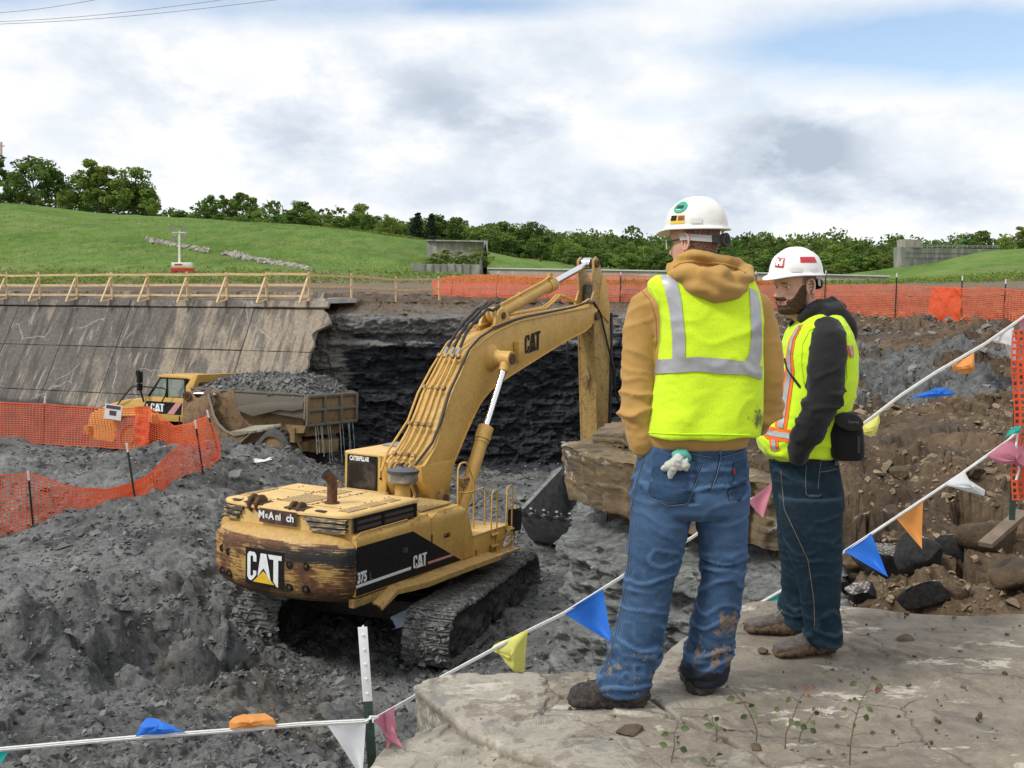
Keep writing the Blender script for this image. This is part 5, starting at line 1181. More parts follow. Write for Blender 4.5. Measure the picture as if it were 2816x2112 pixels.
# ---------------------------------------------------------------- far concrete works
def far_walls():
    mc = concrete('weathered_far_concrete', (.34, .33, .30), .45, (1, 1, .25))
    def slab(t, name, pts, th, mat=mc):
        # quadrilateral wall built from its foot line and heights: pts = (px, y top, y bottom, depth)
        m = MB(); r = []
        for px, yt, yb, Y in pts:
            a, b = at(px, yt, Y), at(px, yb, Y); r.append([a, Vector((a.x, a.y + th, a.z)), Vector((b.x, b.y + th, b.z)), b])
        m.loft(r); return m.build(name, mat, t)
    t = thing('wing_wall', 'pale flared concrete wing wall at the right end of the grass hill', 'wall')
    slab(t, 'upper_wall', [(427, 240.3, 262, 131), (450, 240.8, 268, 130), (483, 241.3, 274, 128)], .6)
    slab(t, 'end_pier', [(483, 240.8, 276, 128.3), (487.5, 241.2, 276, 121)], .9)
    slab(t, 'coping', [(426, 239.6, 240.9, 130.7), (488, 240.6, 241.9, 126.5)], 1.0)
    slab(t, 'sloping_end', [(479.5, 262, 277, 118), (482, 253, 277, 120.3), (485, 244, 276.5, 123.5), (487.4, 241, 276, 126.5)], .35)
    slab(t, 'lower_wall', [(411, 263.6, 277.5, 112), (479.5, 264.4, 278.5, 112)], .6)
    for px in (425, 433, 440, 447, 455, 462, 470): 
        m = MB(); m.beam(at(px, 264.3, 111.95), at(px, 278, 111.95), .06, .05); m.build('wall_joint', simple('joint_shadow', (.12, .12, .11), .9), t)
    m = MB()
    for px in (428, 430.5, 433): m.beam(at(px, 240, 130), at(px, 236, 130), .06, .06)
    m.beam(at(428, 236.2, 130), at(433, 236.2, 130), .05, .05); m.build('ladder_hoop', M_iron, t)
    t = thing('spillway_sill', 'very long low pale concrete sill crossing behind the orange fence', 'wall')
    slab(t, 'sill_wall', [(487, 268.6, 284, 119), (600, 270.2, 286, 112), (720, 272.3, 288, 106), (800, 274.2, 288, 103), (890, 276.6, 289, 100)], .8, concrete('sill_concrete', (.44, .41, .35), .3, (1, 1, .3)))
    slab(t, 'sill_coping', [(487, 267.6, 268.8, 118.8), (600, 269.2, 270.4, 111.8), (720, 271.3, 272.6, 105.8), (800, 273.2, 274.4, 102.8), (890, 275.6, 276.8, 99.8)], .5, simple('coping_pipe', (.50, .50, .49), .6))
    t = thing('gate_house', 'concrete abutment with a square block and handrail above the right grass hill', 'building')
    slab(t, 'abutment', [(902, 247.6, 275, 150), (1000, 249.2, 275, 158)], 3)
    slab(t, 'end_pier', [(901.2, 246.8, 274, 149.4), (904.5, 247, 274, 149.6)], 3)
    slab(t, 'block', [(905, 239.2, 247.5, 150.4), (921.8, 239.7, 247.6, 151)], 3.2, concrete('block_concrete', (.36, .34, .29), .3, (1, 1, .3)))
    for y in (252.5, 257.5): slab(t, 'joint_line', [(904.6, y, y + .45, 149.95), (1000, y + 1.2, y + 1.7, 157.9)], .04, simple('joint_shadow2', (.15, .145, .13), .9))
    hr = MB()
    for k in range(16): px = 922.5 + k * 5; hr.beam(at(px, 248.2, 150.8 + k * .5), at(px, 244.8, 150.8 + k * .5), .07, .07)
    for y in (244.9, 246.3): hr.beam(at(922, y, 150.8), at(1000, y + .8, 158.6), .07, .07)
    hr.build('handrail', simple('galvanised_rail', (.35, .36, .36), .5, .5), t)
    # riprap in the two rills of the grass hill
    rs = np.random.RandomState(14)
    for pts, lab, n in ((((150, 240.5, 130), (172, 245, 124), (210, 251.5, 117)), 'upper strip of grey riprap stones in the grass hill', 160), (((226, 254, 122), (255, 260, 116), (290, 266.5, 110), (312, 271, 106)), 'lower longer strip of pale riprap stones in the grass hill', 380)):
        P = []
        for _ in range(n):
            u = rs.uniform(0, len(pts) - 1); i = int(u); f = u - i; a, b = pts[i], pts[min(i + 1, len(pts) - 1)]
            px, Y = a[0] * (1 - f) + b[0] * f, a[2] * (1 - f) + b[2] * f; px += rs.normal(0, 2.0); py = a[1] * (1 - f) + b[1] * f
            x = (px - 512) / F_PX * Y
            # nearest depth on the hill that shows at that height in the photo
            ys = np.linspace(92, 165, 220); xs = (px - 512) / F_PX * ys; zs = farz(xs, ys); pr = 285 - (zs - HC) * F_PX / ys; j = int(np.argmin(np.abs(pr - py + rs.normal(0, .9)))); P.append((xs[j], ys[j], zs[j] + .1))
        o = link('riprap', rock_cloud('riprap', np.array(P), rs.uniform(.2, .6, n) * .75, simple('riprap_stone', (.34, .31, .28), .9, 0, .3, 2), 5, .6)); tag(o, lab, 'rocks', kind='stuff')
far_walls()

def light_tower():
    Y = 104; s = Y / F_PX; p = at(183, 275.5, Y); t = thing('light_tower', 'white and red mobile lighting tower trailer with four raised floodlights', 'light tower', p, (0, 0, R(6)))
    red, wht, yl = simple('trailer_red', (.42, .02, .02), .5), simple('trailer_white', (.75, .75, .72), .5), simple('trailer_yellow', (.75, .5, .05), .5)
    m = MB(); m.box((0, 0, .38), (1.98, 1.1, .66)); m.build('trailer_body', red, t, bevel=.04)
    m = MB(); m.box((0, 0, .70), (1.9, 1.08, .10)); m.build('stripe', yl, t)
    m = MB(); m.box((-.05, 0, .98), (1.75, 1.05, .42)); m.build('hood', wht, t, bevel=.06)
    m = MB(); m.box((-.3, -.55, 1.0), (.7, .02, .12)); m.build('print', red, t)
    for x in (-.75, .75): m = MB(); m.cyl((x * .6, -.62, .1), (x * .6, -.5, .1), .3, 16); m.build('wheel', M_rub, t, smooth=True)
    m = MB(); m.beam((-.3, 0, 1.1), (-.25, 0, 3.6), .17, .17); m.beam((-.25, 0, 3.5), (-.22, 0, 4.1), .11, .11); m.beam((-.85, 0, 3.95), (.42, 0, 3.95), .09, .09); m.build('mast', wht, t)
    for x, z in ((-.78, 4.35), (.25, 4.3), (-.70, 3.45), (.28, 3.42)):
        m = MB(); m.cyl((x, -.05, z), (x, -.22, z - .05), .10, 16, .24); m.cyl((x, .1, z), (x, -.05, z), .10, 12); m.beam((x, 0, 3.95), (x, 0, z), .04, .04); m.build('floodlight', simple('lamp_grey', (.5, .5, .5), .3, .4), t, smooth=True)
    m = MB(); m.beam((.9, -.3, .2), (1.7, -.35, .25), .08, .08); m.beam((1.6, -.35, .0), (1.6, -.35, .55), .05, .05); m.beam((-.9, .0, .15), (-1.4, 0, .12), .1, .1); m.build('outrigger', red, t)
light_tower()

def power_lines():
    for i, ((x0, y0), (x1, y1)) in enumerate((((-60, 26), (290, -2)), ((-60, 13.5), (110, -3)), ((-60, 23.5), (235, -2)))):
        m = MB(); a, b = at(x0, y0, 60), at(x1, y1, 52); P = [a.lerp(b, k / 10) + Vector((0, 0, -.25 * math.sin(PI * k / 10))) for k in range(11)]; m.tube(P, .014, 5)
        o = m.build('power_line', simple('wire', (.30, .28, .30), .6), None); tag(o, ('lowest overhead wire crossing the top left sky', 'short overhead wire in the very top left corner', 'middle overhead wire just above the lowest one')[i], 'wire', 'overhead wires')
    m = MB(); a = at(1.2, 175, 230); b = at(1.2, 142, 230); m.beam(a, b, .35, .35); m.beam(b + Vector((-.7, 0, -.8)), b + Vector((.7, 0, -.8)), .12, .2); o = m.build('antenna_mast', simple('mast_pink', (.5, .35, .36), .6), None); tag(o, 'thin pale mast standing above the trees at the left edge', 'mast')
power_lines()
# ================================================================ DUMP TRUCK (local X forward, Y left = towards the camera, origin under its rear left corner)
def make_truck():
    T = thing('dump_truck', 'yellow articulated dump truck heaped with wet grey shale beside the concrete slope', 'dump truck', (-7.25, 38.5, -5.03), (R(2.5), 0, R(152)))
    Wd = 2.85
    mud = paint('muddy_truck_side', (.13, .115, .095), .8, .1, .7); yd = paint('brown_truck_yellow', (.24, .155, .06), .85, .25, .7)
    tray = [(0, 1.75), (0, 2.82), (5.3, 2.86), (5.5, 3.25), (5.55, 2.2), (4.9, 1.9), (2.1, 1.25), (1.0, 1.38)]
    m = MB()
    m.prism([(-.02, 2.0), (-.02, 2.80), (5.25, 2.86), (5.25, 2.22), (3.05, 2.24)], -.06, 0, 'y'); m.prism([(-.02, 2.0), (-.02, 2.80), (5.25, 2.86), (5.25, 2.22), (3.05, 2.24)], -Wd, -Wd + .06, 'y')
    m.box((2.6, -.02, 2.84), (5.3, .12, .07)); m.box((2.6, -Wd + .02, 2.84), (5.3, .12, .07))
    t1 = m.build('tray_side', mud, T, bevel=.01)
    m = MB(); m.prism([(.35, 1.52), (1.6, 1.30), (3.6, 1.32), (4.6, 1.7), (5.2, 2.24), (.2, 2.24)], -Wd + .35, -.35, 'y'); m.box((2.6, -Wd / 2, 2.2), (5.2, Wd - .1, .12)); m.build('tray_bottom', yd, T, bevel=.02)
    m = MB(); m.prism([(-.02, 2.35), (-.02, 2.58), (1.6, 2.50), (3.0, 2.28), (3.1, 2.2), (2.2, 1.98), (1.0, 2.28), (.5, 2.25)], .0, .10, 'y'); m.build('tray_gusset', mud, T, bevel=.008)
    m = MB(); m.prism([(5.25, 2.2), (5.25, 2.88), (5.0, 3.35), (5.2, 3.35), (5.6, 2.9), (5.6, 2.2)], -Wd + .1, -.1, 'y'); m.build('headboard', M_yel, T, bevel=.01)
    # tailgate with ribs
    m = MB(); m.prism([(.06, 2.83), (.10, 1.98), (-.20, 1.72), (-Wd + .1, 1.72), (-Wd - .12, 1.98), (-Wd - .06, 2.83)], -.10, -.04, 'x')
    tg = m.build('tailgate', yd, T, bevel=.01)
    for z in (2.78, 2.30, 1.78): m = MB(); m.box((-.14, -Wd / 2, z), (.10, Wd + .05, .10)); m.build('rib', mud, tg, bevel=.01)
    for y in (.0, -.95, -1.9, -2.85): m = MB(); m.box((-.15, y, 2.28), (.10, .12, 1.02)); m.build('rib', mud, tg, bevel=.01)
    m = MB(); m.prism([(.0, 1.75), (.9, 1.75), (.7, 1.45), (.1, 1.5)], -.35, -.1, 'y'); m.box((.7, -1.4, 1.5), (1.0, 2.0, .3)); m.build('tail_hinge', yd, T)
    # frame and axles
    m = MB(); m.box((2.5, -Wd / 2, .95), (5.2, .9, .45)); m.box((7.6, -Wd / 2, .95), (4.2, 1.1, .5)); m.box((.75, -.9, .95), (.5, .8, .35)); m.box((2.3, -.45, 1.0), (1.5, .3, .3)); m.build('chassis', yd, T, bevel=.02)
    m = MB(); m.cyl((4.4, -.18, .9), (3.2, -.1, 2.1), .09, 14); lc = m.build('tip_cylinder', M_yeld, T, smooth=True)
    m = MB(); m.cyl((3.75, -.14, 1.55), (3.1, -.09, 2.2), .06, 12); m.build('piston_rod', M_steel, lc, smooth=True)
    # wheels
    tm = simple('dusty_tyre', (.085, .083, .078), .9, 0, .3, 6, .3)
    ty = MB(); prof = [(-.30, .50), (-.30, .72), (-.26, .79), (.26, .79), (.30, .72), (.30, .50)]; rings = []
    for k in range(40):
        a = 2 * PI * k / 40; rings.append([Vector((r_ * math.cos(a), y, r_ * math.sin(a))) for y, r_ in prof])
    ty.loft(rings, caps=False, closed=True)
    for k in range(26):
        for s_ in (-1, 1): a = 2 * PI * (k + .25 * s_) / 26; ty.box((.80 * math.cos(a), s_ * .15, .80 * math.sin(a)), (.05, .27, .09), Matrix.Rotation(-a, 3, 'Y') @ Matrix.Rotation(.25 * s_, 3, 'X'))
    rim = MB(); rim.cyl((0, -.2, 0), (0, .22, 0), .50, 28); rim.cyl((0, .2, 0), (0, .30, 0), .2, 16); rim.cyl((0, .1, 0), (0, .235, 0), .42, 28, .35)
    tme = rme = None
    for x in (1.45, 3.15, 8.35):
        for y in (-.30, -Wd + .30):
            w = MB(); w.cyl((x, y - .15, .8), (x, y + .15, .8), .25, 12); wo = w.build('wheel', M_iron, T)
            if tme is None: a_ = ty.build('tyre', tm, wo, smooth=True); b_ = rim.build('rim', yd, wo, smooth=True); tme, rme = a_.data, b_.data
            else: a_ = link('tyre', tme, wo); b_ = link('rim', rme, wo)
            for q in (a_, b_): q.location = (x, y, .8); q.rotation_euler = (0, x, 0 if y > -1 else PI)
    for x in (.6,): m = MB(); m.box((-.2 + .75, -.25, 1.4), (.2, .4, .5)); m.build('mudguard', yd, T)
    m = MB(); m.prism([(7.2, 1.75), (7.4, 1.72), (7.6, 1.75), (9.3, 1.7), (9.6, 1.5), (9.6, 1.4), (9.2, 1.6), (7.6, 1.66), (7.2, 1.4)], -.62, .0, 'y'); m.build('front_fender', M_yel, T, bevel=.02)
    # nose
    side = [(7.6, 2.35), (8.1, 2.34), (8.9, 2.24), (9.8, 2.02), (10.5, 1.75), (10.85, 1.60), (11.0, 1.0), (11.05, .62), (9.6, .5), (9.3, .9), (9.15, 1.55), (7.6, 1.6)]
    m = MB(); m.prism(side, -Wd + .35, -.30, 'y'); hood = m.build('hood', M_yel, T, bevel=.05, seg=3)
    m = MB(); m.box((10.9, -Wd / 2, .95), (.35, Wd - .3, .35)); m.build('bumper', M_yeld, T, bevel=.03)
    for y in (-.55, -Wd + .55): m = MB(); m.box((10.97, y, 1.25), (.1, .35, .2)); m.build('headlight', M_white, T, bevel=.02)
    # cab
    m = MB(); m.prism([(5.5, 1.55), (5.5, 2.42), (7.75, 2.42), (8.0, 2.3), (7.9, 1.75), (7.6, 1.5)], -Wd + .9, -.28, 'y'); cab = m.build('cab', M_yel, T, bevel=.02)
    m = MB(); m.prism([(6.0, 1.80), (5.95, 2.25), (7.75, 2.25), (7.9, 2.05), (7.7, 1.98), (7.35, 1.80)], -.275, -.268, 'y'); m.build('cab_panel', M_blk, cab)
    flat_shape('cab_red_flash', [[(5.95, 2.25), (6.25, 2.25), (6.7, 1.80), (6.35, 1.80)]], M_pink, lambda u, v: Vector((u, -.262, v)), cab)
    L_, tr = cat_logo(.72, .34); flat_shape('cab_lettering', L_ + [tr], M_white, lambda u, v: Vector((7.55 - u, -.260, 1.86 + v)), cab)
    bl = M_blk
    for q in (((5.75, -.32, 2.42), (5.85, -.36, 3.18), .09, .16), ((6.75, -.32, 2.42), (6.78, -.36, 3.2), .07, .09), ((7.70, -.32, 2.42), (7.10, -.38, 3.18), .07, .07), ((5.8, -1.9, 2.42), (5.85, -1.85, 3.18), .1, .16), ((7.70, -1.9, 2.42), (7.1, -1.85, 3.18), .07, .07), ((5.8, -.35, 3.16), (7.12, -.35, 3.16), .07, .07)):
        m = MB(); m.beam(*q); m.build('cab_pillar', bl, cab)
    m = MB(); m.prism([(5.45, 3.12), (5.7, 3.27), (6.9, 3.30), (7.25, 3.22), (7.2, 3.16), (5.7, 3.16)], -2.0, -.28, 'y'); m.build('cab_roof', M_yel, cab, bevel=.03)
    gm = Mat('cab_glass', .05); gm.b.inputs['Transmission Weight'].default_value = .85; gm.col((.55, .68, .66)); gm = gm.m
    for nm, poly in (('door_window', [(5.85, 2.45), (6.72, 2.45), (6.74, 3.14), (5.9, 3.14)]), ('front_window', [(6.80, 2.45), (7.62, 2.45), (7.10, 3.14), (6.82, 3.14)])):
        m = MB(); m.prism(poly, -.345, -.335, 'y'); m.build(nm, gm, cab)
    m = MB(); m.prism([(5.8, 2.45), (7.66, 2.45), (7.1, 3.15), (5.85, 3.15)], -1.90, -1.89, 'y'); m.build('far_window', gm, cab)
    m = MB(); m.box((6.15, -1.1, 2.55), (.5, .5, .25)); m.box((5.95, -1.1, 2.85), (.14, .5, .5)); m.build('seat', simple('seat_grey', (.2, .22, .23), .8), cab, bevel=.04)
    m = MB(); m.prism([(4.9, 2.45), (5.6, 2.45), (5.6, 3.0), (5.3, 3.1), (5.0, 3.0)], -.9, -.35, 'y'); m.cyl((5.55, -.45, 2.4), (5.6, -.45, 3.1), .14, 16); m.build('air_cleaner', M_blkd, cab, bevel=.03)
    m = MB(); m.tube([(7.85, -.22, 2.2), (7.9, -.12, 2.6), (8.05, -.05, 3.3), (8.0, .0, 3.38), (7.85, 0, 3.38)], .035, 8); m.box((7.82, .02, 3.15), (.10, .22, .42)); m.box((7.82, .02, 2.78), (.10, .2, .26)); m.build('mirror', bl, T)
    m = MB(); m.tube([(9.3, -.25, 2.0), (8.9, -.15, 2.3), (8.4, -.1, 2.72), (8.2, -.1, 2.80), (6.7, -.08, 2.78), (6.55, -.08, 2.72), (6.6, -.08, 2.5), (6.9, -.15, 2.2)], .025, 8); m.build('handrail', bl, T, smooth=True)
    m = MB(); m.tube([(6.0, -.2, 1.75), (5.9, -.1, 1.4), (5.95, -.1, .9), (6.4, -.1, .9), (6.4, -.1, 1.5)], .025, 8)
    for z in (.9, 1.2): m.box((6.18, -.12, z), (.45, .2, .03))
    m.build('step', bl, T)
    # operator seen through the cab window
    return T
TRK = make_truck(); 
def truck_load():
    M_ = Matrix.Translation((-7.25, 38.5, -5.03)) @ Matrix.Rotation(R(152), 4, 'Z') @ Matrix.Rotation(R(2.5), 4, 'X')
    x, y = np.meshgrid(np.linspace(.0, 5.2, 190), np.linspace(-2.8, -.04, 100), indexing='ij')
    e = np.minimum(np.minimum(x / 1.1, (5.2 - x) / 1.5), np.minimum((-y) / .8, (2.84 + y) / .8)); e = np.clip(e, 0, 1)
    n = .16 * fbm(x * 1.2, y * 1.2, o=4, seed=700) + .16 * chunks(x * 2.0, y * 2.0, 701) + .12 * chunks(x * 4.5, y * 4.5, 703) + .05 * chunks(x * 11, y * 11, 705)
    z = 2.70 + .70 * np.sin(e * PI / 2) ** .8 * (.9 + .1 * np.sin(x)) + n * (.35 + .65 * e)
    V = np.stack([x, y, z], -1).reshape(-1, 3) @ np.array(M_.to_3x3()).T + np.array(M_.translation)
    o = link('truck_load', npmesh('truck_load', V, gridF(190, 100), [M_ground], True, {'reg': np.tile([[0, .15, .2]], (len(V), 1))})); tag(o, 'heap of wet grey shale filling the tray of the dump truck', 'rubble', kind='stuff')
    rs = np.random.RandomState(2); i = rs.randint(0, len(V), 1500); o2 = link('shale_lump', rock_cloud('shale_lump', V[i] + [0, 0, .02], rs.uniform(.04, .17, 1500), M_frag, 3, .5)); tag(o2, 'loose shale lumps on top of the truck load', 'rubble', kind='stuff')
    # water draining from the tailgate
    gm = Mat('falling_water', .1); gm.b.inputs['Transmission Weight'].default_value = .5; gm.col((.75, .78, .80)); gm = gm.m
    m = MB(); rr = random.Random(9)
    for y in (-.42, -.55, -.72, -.80, -1.15, -1.28, -1.85, -2.0, -2.35, -2.42, -2.62):
        L_ = rr.uniform(.5, 1.5); P = []
        for k in range(9): P.append(M_ @ Vector((-.14 - .12 * (k / 8) ** .7 - rr.uniform(0, .012), y + rr.uniform(-.012, .012), 1.72 - L_ * (k / 8))))
        m.tube(P, [.006 + rr.uniform(0, .010) for _ in P], 5)
    o = m.build('falling_water', gm, None, smooth=True); tag(o, 'thin streams of water pouring from the tailgate of the truck', 'water', kind='stuff')
truck_load()

def spare_bucket():
    t = thing('digger_bucket', 'rusty brown digger bucket standing on the mound in front of the truck', 'bucket', at(196, 456, 34.3) , (0, 0, R(-14)))
    m1 = paint('rusty_bucket_paint', (.25, .165, .085), .7, .35, .75); m2 = paint('worn_bucket_edge', (.30, .27, .21), .6, .15, .6)
    mouth = [(.50, 1.95), (.58, 1.62), (.66, 1.30), (.82, 1.02), (1.05, .82), (1.35, .70), (1.80, .80)]
    back = [(1.30, .30), (.9, .0), (.4, -.12), (-.05, .0), (-.38, .35), (-.45, .8), (-.40, 1.3), (-.30, 1.6)]
    side = mouth + back
    for y in (-.03, 1.5):
        m = MB(); m.prism(side, y, y + .05, 'y'); m.build('side_plate', m1, t, bevel=.006)
    m = MB(); inn = [(p[0] + .05 if p[0] < .5 else p[0] - .02, p[1] + .06) for p in back]; m.prism([(1.80, .80)] + back + inn[::-1], .02, 1.5, 'y'); m.build('shell', m1, t)
    m = MB()
    for i in range(len(mouth) - 1): m.beam((mouth[i][0], -.05, mouth[i][1]), (mouth[i + 1][0], -.05, mouth[i + 1][1]), .05, .06)
    m.build('mouth_rim', m2, t)
    m = MB(); m.prism([(1.35, .66), (2.02, .80), (2.02, .86), (1.2, .80)], -.06, 1.56, 'y'); m.prism([(2.0, .86), (1.05, .18), (1.15, .12)], -.07, -.0, 'y'); m.build('cutting_edge', m2, t)
    for y in (.05, .55): 
        m = MB(); m.prism([(-.45, 1.3), (-.42, 1.85), (-.30, 2.0), (-.12, 1.98), (.0, 1.80), (.22, 1.80), (.28, 2.0), (.42, 2.06), (.56, 1.98), (.62, 1.6), (.3, 1.2)], y, y + .07, 'y'); m.build('lug', m1, t, bevel=.01)
    for x in (-.27, .42): m = MB(); m.cyl((x, .0, 1.86), (x, .66, 1.86), .09, 16); m.cyl((x, .0, 1.86), (x, .05, 1.86), .14, 18); m.build('pin', M_rust if x < 0 else M_steel, t, smooth=True)
    m = MB(); m.cyl((-.27, .3, 1.88), (.40, .3, 1.92), .06, 14); m.build('link_rod', M_steel, t, smooth=True)
    for k in range(4):
        m = MB(); m.box((2.08, .12 + k * .42, .84), (.26, .12, .09), (0, R(-12), 0), taper=(.9, .8)); m.build('tooth', m2, t, bevel=.01)
    m = MB(); m.prism([(.55, -.45), (1.6, -.1), (1.9, .0), (1.7, .12), (.9, -.02), (.5, -.1)], -.5, -.2, 'y'); m.build('wear_plate', m2, t, bevel=.01)
spare_bucket()
# ================================================================ SLABS, LEDGE, BOULDERS
def sandstone(name, base=(.32, .295, .245), mud=.55, layered=False):
    m = Mat(name, .8, 0, .3); n1 = m.noise(1.1, 8, .6); n2 = m.noise(9, 9, .7); n3 = m.noise(60, 6, .7); n4 = m.noise(2.3, 9, .68, m.obj(scale=(.8, 1.3, 3)), .4)
    sep = m.nd('ShaderNodeSeparateXYZ'); m.L.new(m.obj(), sep.inputs[0])
    b = m.ramp(m.math('ADD', m.math('MULTIPLY', n2, .5), m.math('MULTIPLY', n4, .5)), (.34, tuple(x * .62 for x in base)), (.5, base), (.64, tuple(min(1, x * 1.35) for x in base)))
    grey = m.ramp(m.noise(3.1, 8, .65, m.obj(scale=(1, 1, 1)), .5), (.56, 0.0), (.62, .75)); b = m.mix(grey, b, (.17, .165, .15))
    # thin mud film, heavier to the right of the slab
    f = m.math('ADD', m.math('ADD', m.math('MULTIPLY', n4, .8), m.math('MULTIPLY', n2, .5)), m.math('MULTIPLY', sep.outputs[0], .125 if mud else 0))
    c = m.mix(m.ramp(f, (.665, 0.0), (.70, mud)), b, m.ramp(n2, (.3, (.060, .043, .028)), (.7, (.145, .108, .075))))
    pale = m.ramp(m.noise(2.2, 9, .72, m.obj(scale=(1, 2.2, 1)), .3), (.575, 0.0), (.605, .7)); c = m.mix(pale, c, (.50, .47, .40))
    c = m.mix(.35, c, m.ramp(n3, (.3, .3), (.7, .75)), 'OVERLAY')
    if not layered:
        cr = m.voro(1.5, m.mix(.22, m.obj(), m.noise(2.2, 6, .65, out='Color')), 'DISTANCE_TO_EDGE'); c = m.mix(m.math('MULTIPLY', m.ramp(cr, (.001, .75), (.007, 0.0)), m.ramp(n1, (.47, 0.0), (.53, 1.0))), c, (.06, .045, .03)); m.bump(m.ramp(cr, (.0, 0.0), (.012, 1.0)), .5, .008)
    if layered:
        w = m.noise(1.2, 8, .65, m.obj(scale=(1, 1, 8))); c = m.mix(m.ramp(w, (.42, .8), (.50, 0.0)), c, (.07, .055, .035))
    m.col(c); m.rough(m.ramp(n4, (.4, .65), (.6, .9))); m.bump(n4, .35, .012); m.bump(n2, .4, .008); m.bump(n3, .3, .003); return m.m
M_sand = sandstone('sandstone_top'); M_sandl = sandstone('sandstone_ledge_rock', (.20, .145, .078), .3, True)
def slab(name, label, cat, poly, ztop, thick, mat, centre=None, seed=0, rough=.006, under=.0, nb=520, nr=70, ns=26, parent=None, steps=True, jag=.009, lay=.012, bed=22):
    P = np.array(poly, float); Q = np.roll(P, -1, 0); L_ = np.hypot(*(Q - P).T); cum = np.r_[0, np.cumsum(L_)]; u = np.linspace(0, cum[-1], nb, endpoint=False)
    PP = np.vstack([P, P[:1]]); bx = np.interp(u, cum, PP[:, 0]); by = np.interp(u, cum, PP[:, 1])
    cx, cy = centre or (P[:, 0].mean(), P[:, 1].mean())
    dx, dy = bx - cx, by - cy; l = np.hypot(dx, dy)
    j = jag * (fbm(bx * 5, by * 5, o=4, seed=seed + 1) * 2 + .6 * chunks(bx * 7, by * 7, seed + 2))
    bx, by = bx + dx / l * j, by + dy / l * j
    k = np.ones(5) / 5; sm = lambda a: np.convolve(np.r_[a[-2:], a, a[:2]], k, 'valid'); bx, by = sm(bx), sm(by)
    r = 1 - (1 - np.linspace(0, 1, nr)) ** 1.6
    X = cx + (bx - cx)[None] * r[:, None]; Y = cy + (by - cy)[None] * r[:, None]
    zf = ztop if callable(ztop) else (lambda x, y: ztop + 0 * x)
    edge = (1 - r)[:, None] * l[None]
    Z = zf(X, Y) + rough * 1.6 * fbm(X * 1.3, Y * 1.3, o=4, seed=seed + 3) + rough * .35 * fbm(X * 9, Y * 9, o=4, seed=seed + 4)
    if steps: h = fbm(X * 1.6, Y * 2.3, o=5, g=.55, seed=seed + 5); Z = Z + .011 * (sstep(.05, .056, h) + sstep(.22, .23, h) - sstep(-.12, -.13, h)) * (rough > 0)
    Z = Z - .008 * np.exp(-edge / .008)
    # sides: bedded
    v = np.linspace(0, 1, ns + 1)[1:]; zt = Z[-1]; nx, ny = dx / l, dy / l
    SX, SY, SZ = [], [], []
    for t in v:
        z = zt - thick * t; q = lay * (_h(np.floor(z * bed + .6 * fbm(bx * 1.5, by * 1.5, seed=seed + 6)), 0 * bx, 0 * bx, seed + 7) - .35) + lay * .9 * fbm(bx * 4, by * 4, z * 6, o=4, seed=seed + 8) - under * t
        SX.append(bx + nx * q); SY.append(by + ny * q); SZ.append(z)
    X = np.vstack([X, SX]); Y = np.vstack([Y, SY]); Z = np.vstack([Z, SZ])
    V = np.stack([X.T, Y.T, Z.T], -1).reshape(-1, 3); F = gridF(nb, nr + ns, True)
    o = link(name, npmesh(name, V, F, [mat], True), parent)
    if label: tag(o, label, cat)
    return o
def pz(px, py, z=0.0): p = atz(px, py, z); return (p.x, p.y)
slab('sandstone_slab', 'pale sandstone slab under the left boot with a squared off left end', 'rock', [pz(410.7, 681.7), pz(430, 676.5), pz(457, 672.6), pz(479, 671.5), pz(515, 672.3), pz(553, 677.8), pz(600, 675), pz(646, 664), pz(641, 682), pz(640, 697), pz(656, 708), pz(678, 721.5), pz(693, 728.5), pz(711, 736), pz(745, 752), pz(800, 790), pz(820, 900), pz(700, 860), pz(563, 770), pz(538, 760), pz(500.5, 742.6), pz(466, 723.8), pz(449, 709.8)], lambda x, y: -.012 + .02 * sstep(0, .5, x), .42, M_sand, centre=(.12, 4.15), seed=800, under=.04)
slab('sandstone_slab', 'lower sandstone slab cut by the bottom edge, left of the boots', 'rock', [pz(384, 758, -.12), pz(414, 744, -.11), pz(447, 728, -.09), pz(463, 727, -.06), pz(500, 746, -.05), pz(538, 764, -.05), pz(562, 773, -.05), pz(640, 840, -.05), pz(520, 980, -.05), pz(330, 900, -.1), pz(350, 800, -.12)], lambda x, y: -.085 + .05 * sstep(-.4, .1, x), .4, M_sand, seed=820)
slab('sandstone_slab', 'broad muddy sandstone slab under the man in the black hoodie', 'rock', [pz(648, 661.5), pz(668, 648), pz(685, 634), pz(712, 618), pz(748, 602.5), pz(790, 601.5), pz(833, 604), pz(880, 608), pz(925, 612), pz(975, 613), pz(1040, 611), pz(1200, 612), (4.6, 5.6), (5.5, 2), (2.5, 1.2), (1.1, 1.8), pz(830, 900), pz(806, 789), pz(748, 750.5), pz(713, 734.5), pz(695, 727), pz(680, 720), pz(658, 706.5), pz(643, 696), pz(644, 682)], lambda x, y: .0 * x, .4, M_sand, centre=(2.2, 3.9), seed=840, nb=760, nr=150)
